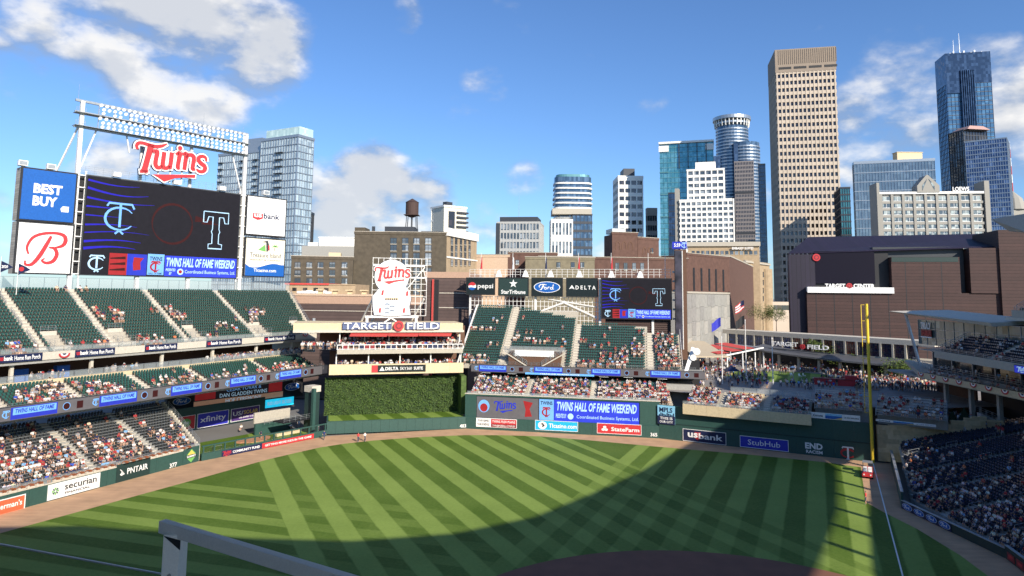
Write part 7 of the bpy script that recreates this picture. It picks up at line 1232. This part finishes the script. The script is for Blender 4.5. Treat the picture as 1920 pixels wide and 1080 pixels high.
part('panel_joint', M['black'], r, lambda mb: [mb.box(ax(x)-.12, ax(x)+.12, -.03, -.011 if x < 1800 else -.52, 0, az(484 if x > 1676 else 551)) for x in range(1530,1800,34)], kind='stuff'); part('service_door', M['dark_steel'], r, lambda mb: [mb.box(ax(x)-1.2, ax(x)+1.2, -.06, -.02, 9, 12.5) for x in (1560,1660,1705)]); part('wall_lamp', M['white'], r, lambda mb: [mb.box(ax(x)-.3, ax(x)+.3, -.5, -.02, 16, 16.5) for x in range(1540,1800,50)])
bx('billboard', mat('billboard_black', (.006,.005,.014), .6, spec=.15), r, ax(1532), ax(1646), 2.3, 2.9, az(532), az(470))
q = thing('small_street_building', 'dark low block at the end of the shaded street', 'building', loc=tuple(at(1448,590,430))[:2]+(0,)); zt_ = at(1448,566,430).z; part('wall', stone, q, lambda mb: mb.box(0,20,0,20,0,zt_)); bx('window_band', gd, q, 1, 19, -.1, -.002, zt_-5, zt_-2)
p = at(1910,420,700); q = thing('spire_tower', 'pale domed tower with a red and white mast at the far right edge', 'building', loc=(p.x,p.y,0)); zt_ = at(1910,360,700).z; part('shaft', stone_grey, q, lambda mb: mb.box(-9,14,0,20,0,zt_-18)); part('dome', stone_grey, q, lambda mb: (mb.tube((2,8,zt_-18), (2,8,zt_-6), 11, 8, 12), mb.tube((2,8,zt_-6), (2,8,zt_+2), 8, .4, 12))); part('mast', [M['red'], M['white']], q, lambda mb: [mb.tube((2,8,zt_+2+k*9), (2,8,zt_+2+(k+1)*9), .7-.1*k, .6-.1*k, 6, k%2) for k in range(6)])
# ------------------------------------------------------------------ grandstand roof and first base upper deck (behind and right of the camera, they shade the field)
SH = Vector((-_sd.x, -_sd.y, 0))/_sd.z                                        # where a point one metre up throws its shadow
q = thing('grandstand_roof', 'broad flat canopy roof over the home plate grandstand', 'roof'); RZ = 46.
edge = [gz(*p) - SH*RZ for p in ((-260,985),(0,988),(150,985),(300,996),(470,1009),(660,1014),(850,1000),(1000,969),(1110,925),(1200,884),(1262,848),(1300,826))]
edge.append(edge[-1])
edge = edge[:-1]+[gz(x,y,z)-SH*(RZ-z) for x, y, z in ((1400,768,7.5),(1450,715,9.),(1500,690,9.))]
rear = [gz(x,y,z)-SH*(RZ-z) for x, y, z in ((1640,735,9.),(1600,800,6.),(1546,872,0),(1541,950,0),(1502,1040,0))]
back = rear[:]+[rear[-1]+Vector((-22,-34,0)), Vector((40,-30,0)), Vector((-90,-30,0)), Vector((-110,20,0))]
part('deck', M['conc_grey'], q, lambda mb: mb.prism([(p.x, p.y) for p in edge+back], RZ-1.4, RZ))
WZ = 30.
q = thing('grandstand_rear_wall', 'tall rear wall of the first base upper deck', 'wall')
wp = [gz(*p) - SH*WZ for p in ((1700,826),(1652,872),(1640,905),(1634,965),(1642,1070),(1690,1180))]
def bw_(mb):
    for a_, b_ in zip(wp, wp[1:]): mb.beam((a_.x,a_.y,WZ/2+4), (b_.x,b_.y,WZ/2+4), .8, WZ-8)
part('wall', M['conc_grey'], q, bw_)
cols = []
for k in range(7):
    a_ = wp[1].lerp(wp[4], (k+.5)/7); part('column', M['conc'], q, lambda mb: (mb.beam((a_.x+.6,a_.y-1,WZ-2), (a_.x+2,a_.y-3,RZ-.6), .9, .7), mb.beam((a_.x+1,a_.y-1.6,WZ), (a_.x-2.5,a_.y+3,RZ-.6), .5, .4)))
# ------------------------------------------------------------------ the seating bowl around the camera
q = thing('home_grandstand', 'lower bowl, upper deck and rear wall of the grandstand behind home plate', 'stand')
I1 = [(-76,80),(-52,59),(-2,26),(24,15),(48,37),(58,66)]; O1 = [(-100,60),(-70,35),(-10,2),(26,-14),(75,12),(88,45)]; I2 = [(-95,66),(-66,46),(-12,10),(27,-2),(78,16),(97,60)]; O2 = [(-112,48),(-80,20),(-18,-16),(30,-28),(98,2),(115,45)]
def tier(I, O, z0, z1, th):
    def f(mb):
        for k in range(len(I)-1):
            a_, b_, c_, d_ = I[k], I[k+1], O[k+1], O[k]; mb.add([(*a_,z0-th),(*b_,z0-th),(*c_,z1-th),(*d_,z1-th),(*a_,z0),(*b_,z0),(*c_,z1),(*d_,z1)], [(0,3,2,1),(4,5,6,7),(0,1,5,4),(2,3,7,6)])
    return f
part('lower_bowl', M['green_seat'], q, tier(I1, O1, 1.2, 13.5, 1.)); part('upper_deck', M['green_seat'], q, tier(I2, O2, 24.8, 34., 1.2))
def rw(mb):
    for a_, b_ in zip(O2[:5], O2[1:5]): mb.beam((*a_,24), (*b_,24), 1., 18)
part('rear_wall', M['conc_grey'], q, rw)
# ------------------------------------------------------------------ field vehicles and people
def wheel(parent, x, y, rr=.3):
    o = part('wheel', M['black'], parent, lambda mb: mb.tube((x-.12,y,rr), (x+.12,y,rr), rr, rr, 16)); part('rim', M['galv'], o, lambda mb: mb.tube((x-.13,y,rr), (x+.13,y,rr), rr*.5, rr*.5, 12))
p = gz(1627,893); q = thing('utility_cart', 'red utility cart with roof and seats parked by the foul pole', 'cart', loc=(p.x,p.y,0), rz=-.5)
def bod(mb):
    mb.slab([(-.75,.35),(.75,.35),(.78,.8),(.6,.95),(-.6,.95),(-.78,.8)], -2.0, -1.0); mb.box(-.78,.78,-1.0,2.6,.35,.62); mb.box(-.78,.78,1.6,2.7,.62,1.1)
part('body', M['red'], q, bod); part('seat', M['white'], q, lambda mb: [(mb.box(x-.3,x+.3,y,y+.55,.62,.85), mb.box(x-.3,x+.3,y+.5,y+.62,.85,1.35)) for x in (-.36,.36) for y in (-.5,.6)]); part('roof', M['galv'], q, lambda mb: mb.box(-.78,.78,1.2,2.9,1.95,2.05)); part('post', M['dark_steel'], q, lambda mb: [mb.beam((x,y,.6), (x,y,1.95), .07) for x in (-.72,.72) for y in (1.3,2.8)])
for x in (-.72,.72):
    for y in (-1.5,2.1): wheel(q, x, y)
for x in (-.5,.5): part('headlight', M['white'], q, lambda mb: mb.disc(x, .68, .12, .12, -2.06, -2.0, 0, 12))
def person(x, y, z, rz, pose, shirt, lb, group=None, scale=1.):
    o = put('person', HI[pose][0], None, lb, 'person', group, None, (x,y,z), rz); o.color = (*shirt,1); o.scale = (scale,)*3; return o
for (x, y, ps, c, lb, rz) in ((1623.5,946,'stand',(.6,.05,.05),'person in red shirt and dark shorts standing on the right field grass edge',-2.2),(671.5,829,'walk',(.5,.04,.04),'player in red top and white trousers near the centre field warning track',.4),(684,828,'walk',(.75,.73,.7),'player all in white beside the player in red top',1.0),(607.5,825,'walk',(.02,.03,.12),'player in navy top beside the bullpen fence end',.8)):
    p = gz(x, y); person(p.x, p.y, .008, rz, ps, c, lb, None, 1.1)
# ------------------------------------------------------------------ foreground railing and cable
q = thing('foreground_railing', 'grey steel handrail and post close to the camera', 'railing')
c0, c1 = at(330,975,5.2), at(330,1120,5.2); pm = at(322,996,5.2); 
def top(mb):
    a_ = at(304,986,5.4); b_ = at(700,1107,4.3); mb.beam(a_, b_, .062, .09)
part('top_rail', M['rail_grey'] if 'rail_grey' in M else mat('painted_rail', (.74,.71,.66), .6, .0, .06, 60), q, top)
pz = at(327,1000,5.3); part('post', mat('painted_post', (.88,.86,.79), .6, .0, .06, 60), q, lambda mb: mb.box(pz.x-.058,pz.x+.066,pz.y-.05,pz.y+.09,pz.z-3,pz.z+.005)); part('rail_shade', M['black'], q, lambda mb: mb.add([(pz.x-.05,pz.y-.056,pz.z+.0),(pz.x+.076,pz.y-.056,pz.z-.03),(pz.x+.076,pz.y-.056,pz.z-.1),(pz.x-.05,pz.y-.06,pz.z+.0),(pz.x+.076,pz.y-.06,pz.z-.03),(pz.x+.076,pz.y-.06,pz.z-.1)], [(0,1,2),(5,4,3),(0,3,4,1),(1,4,5,2),(2,5,3,0)]))  # thin black triangle stands in for the rail's shade on the post
for k_, f_ in enumerate((.12,.38)): part('bolt', M['galv'], q, lambda mb: mb.tube((pz.x+.004,pz.y-.05,pz.z-.16-f_), (pz.x+.004,pz.y-.062,pz.z-.16-f_), .012, .01, 10))
for o_ in q.children:
    if o_.name.startswith(('top_rail','post')): bv = o_.modifiers.new('edge', 'BEVEL'); bv.width = .006; bv.segments = 3
q = thing('safety_cable', 'thin pale cable crossing the lower left corner', 'cable'); part('strand', M['steel'], q, lambda mb: mb.tube(at(-40,1013,9), at(420,1098,9), .012, .012, 6))
# ------------------------------------------------------------------ spectators: the nearest are objects of their own, the rest one crowd
PEOPLE = [p for p in PEOPLE if -.8 < p[0]/max(1,p[1]) < .8]
PEOPLE.sort(key=lambda p: (p[0]**2+p[1]**2+(p[2]-EYE)**2))
wh_txt = {'navy first base stand':'in the shaded first base stand','lower left field stand':'in the lower left field stand'}
NUM = 'one two three four five six seven eight nine ten eleven twelve thirteen fourteen fifteen sixteen seventeen eighteen nineteen twenty'.split()
ORD = ('first','second','third','fourth','fifth','sixth','seventh','eighth')
def lab(p, nm, verb, w_):
    how = {'sit':'sitting upright','lean':'leaning forward','sitarm':'raising a hand','stand':'standing','arm':'standing, arm up','walk':'walking'}[p[4]]
    if len(p) > 6: return 'fan in %s %s, row %s, %s block from %s, %s' % (nm, how, NUM[p[6]-1] if p[6] < 21 else 'near the back', ORD[p[7]], 'foul pole' if 'first base' in w_ else 'left', w_.replace('in the shaded ','').replace('in the ','').replace('at the ','').replace(' stand','').replace(' field','').replace(' deck',''))
    return 'spectator in %s shirt %s %s' % (nm, how, w_)
def pick(): return random.choices(SHIRTS, SHW)[0]
for p in PEOPLE[:290]:
    nm, c = pick(); w_ = wh_txt.get(p[5], 'at the '+p[5]); verb = 'seated' if p[4] in ('sit','lean','sitarm') else 'standing'
    person(p[0], p[1], p[2], p[3], p[4], [min(1,k*random.uniform(.85,1.15)) for k in c], lab(p, nm, verb, w_), 'spectators %s' % w_, random.uniform(.94,1.06))
rest = PEOPLE[290:]; V_ = []; FF = []; CC = []; off = 0; cache = {}
for k in POSES:
    me, reg = LO[k]; n = len(me.vertices); co = np.empty(n*3, 'f'); me.vertices.foreach_get('co', co); cache[k] = (co.reshape(-1,3), [tuple(p.vertices) for p in me.polygons], reg)
pants = [(.02,.025,.05),(.05,.06,.1),(.25,.2,.14),(.1,.1,.1),(.3,.3,.3)]; hairs = [(.03,.02,.012),(.09,.05,.025),(.3,.22,.1),(.015,.02,.06),(.4,.03,.03),(.6,.6,.6),(.05,.05,.05)]; skins = [(.5,.29,.19),(.42,.24,.15),(.55,.34,.24),(.2,.1,.06)]
for (x, y, z, rz, ps, pl, *_x) in rest:
    co, F, reg = cache[ps]; c, s = math.cos(rz), math.sin(rz); q = np.empty_like(co); q[:,0] = co[:,0]*c-co[:,1]*s+x; q[:,1] = co[:,0]*s+co[:,1]*c+y; q[:,2] = co[:,2]+z; V_.append(q); FF += [tuple(i+off for i in f_) for f_ in F]; off += len(co)
    sh = pick()[1]; pal = [random.choice(skins), sh, random.choice(pants), random.choice(hairs), (.25,.25,.25)]
    for g in reg: CC += [*pal[g], 1.]
me = bpy.data.meshes.new('crowd'); me.from_pydata(np.concatenate(V_).tolist(), [], FF); at_ = me.attributes.new('cloth', 'FLOAT_COLOR', 'FACE'); at_.data.foreach_set('color', CC)
cm = bpy.data.materials.new('crowd_cloth'); cm.use_nodes = True; t, b = nodes(cm); an = t.nodes.new('ShaderNodeAttribute'); an.attribute_name = 'cloth'; t.links.new(an.outputs['Color'], b.inputs['Base Color']); b.inputs['Roughness'].default_value = .8; me.materials.append(cm)
put('crowd', me, None, 'distant spectators filling the far stands, porches and plaza', 'crowd', None, 'stuff')
print('PEOPLE', len(PEOPLE), 'objects', len(bpy.data.objects), 'tris', sum(len(o.data.polygons)*2 for o in bpy.data.objects if o.type == 'MESH'))
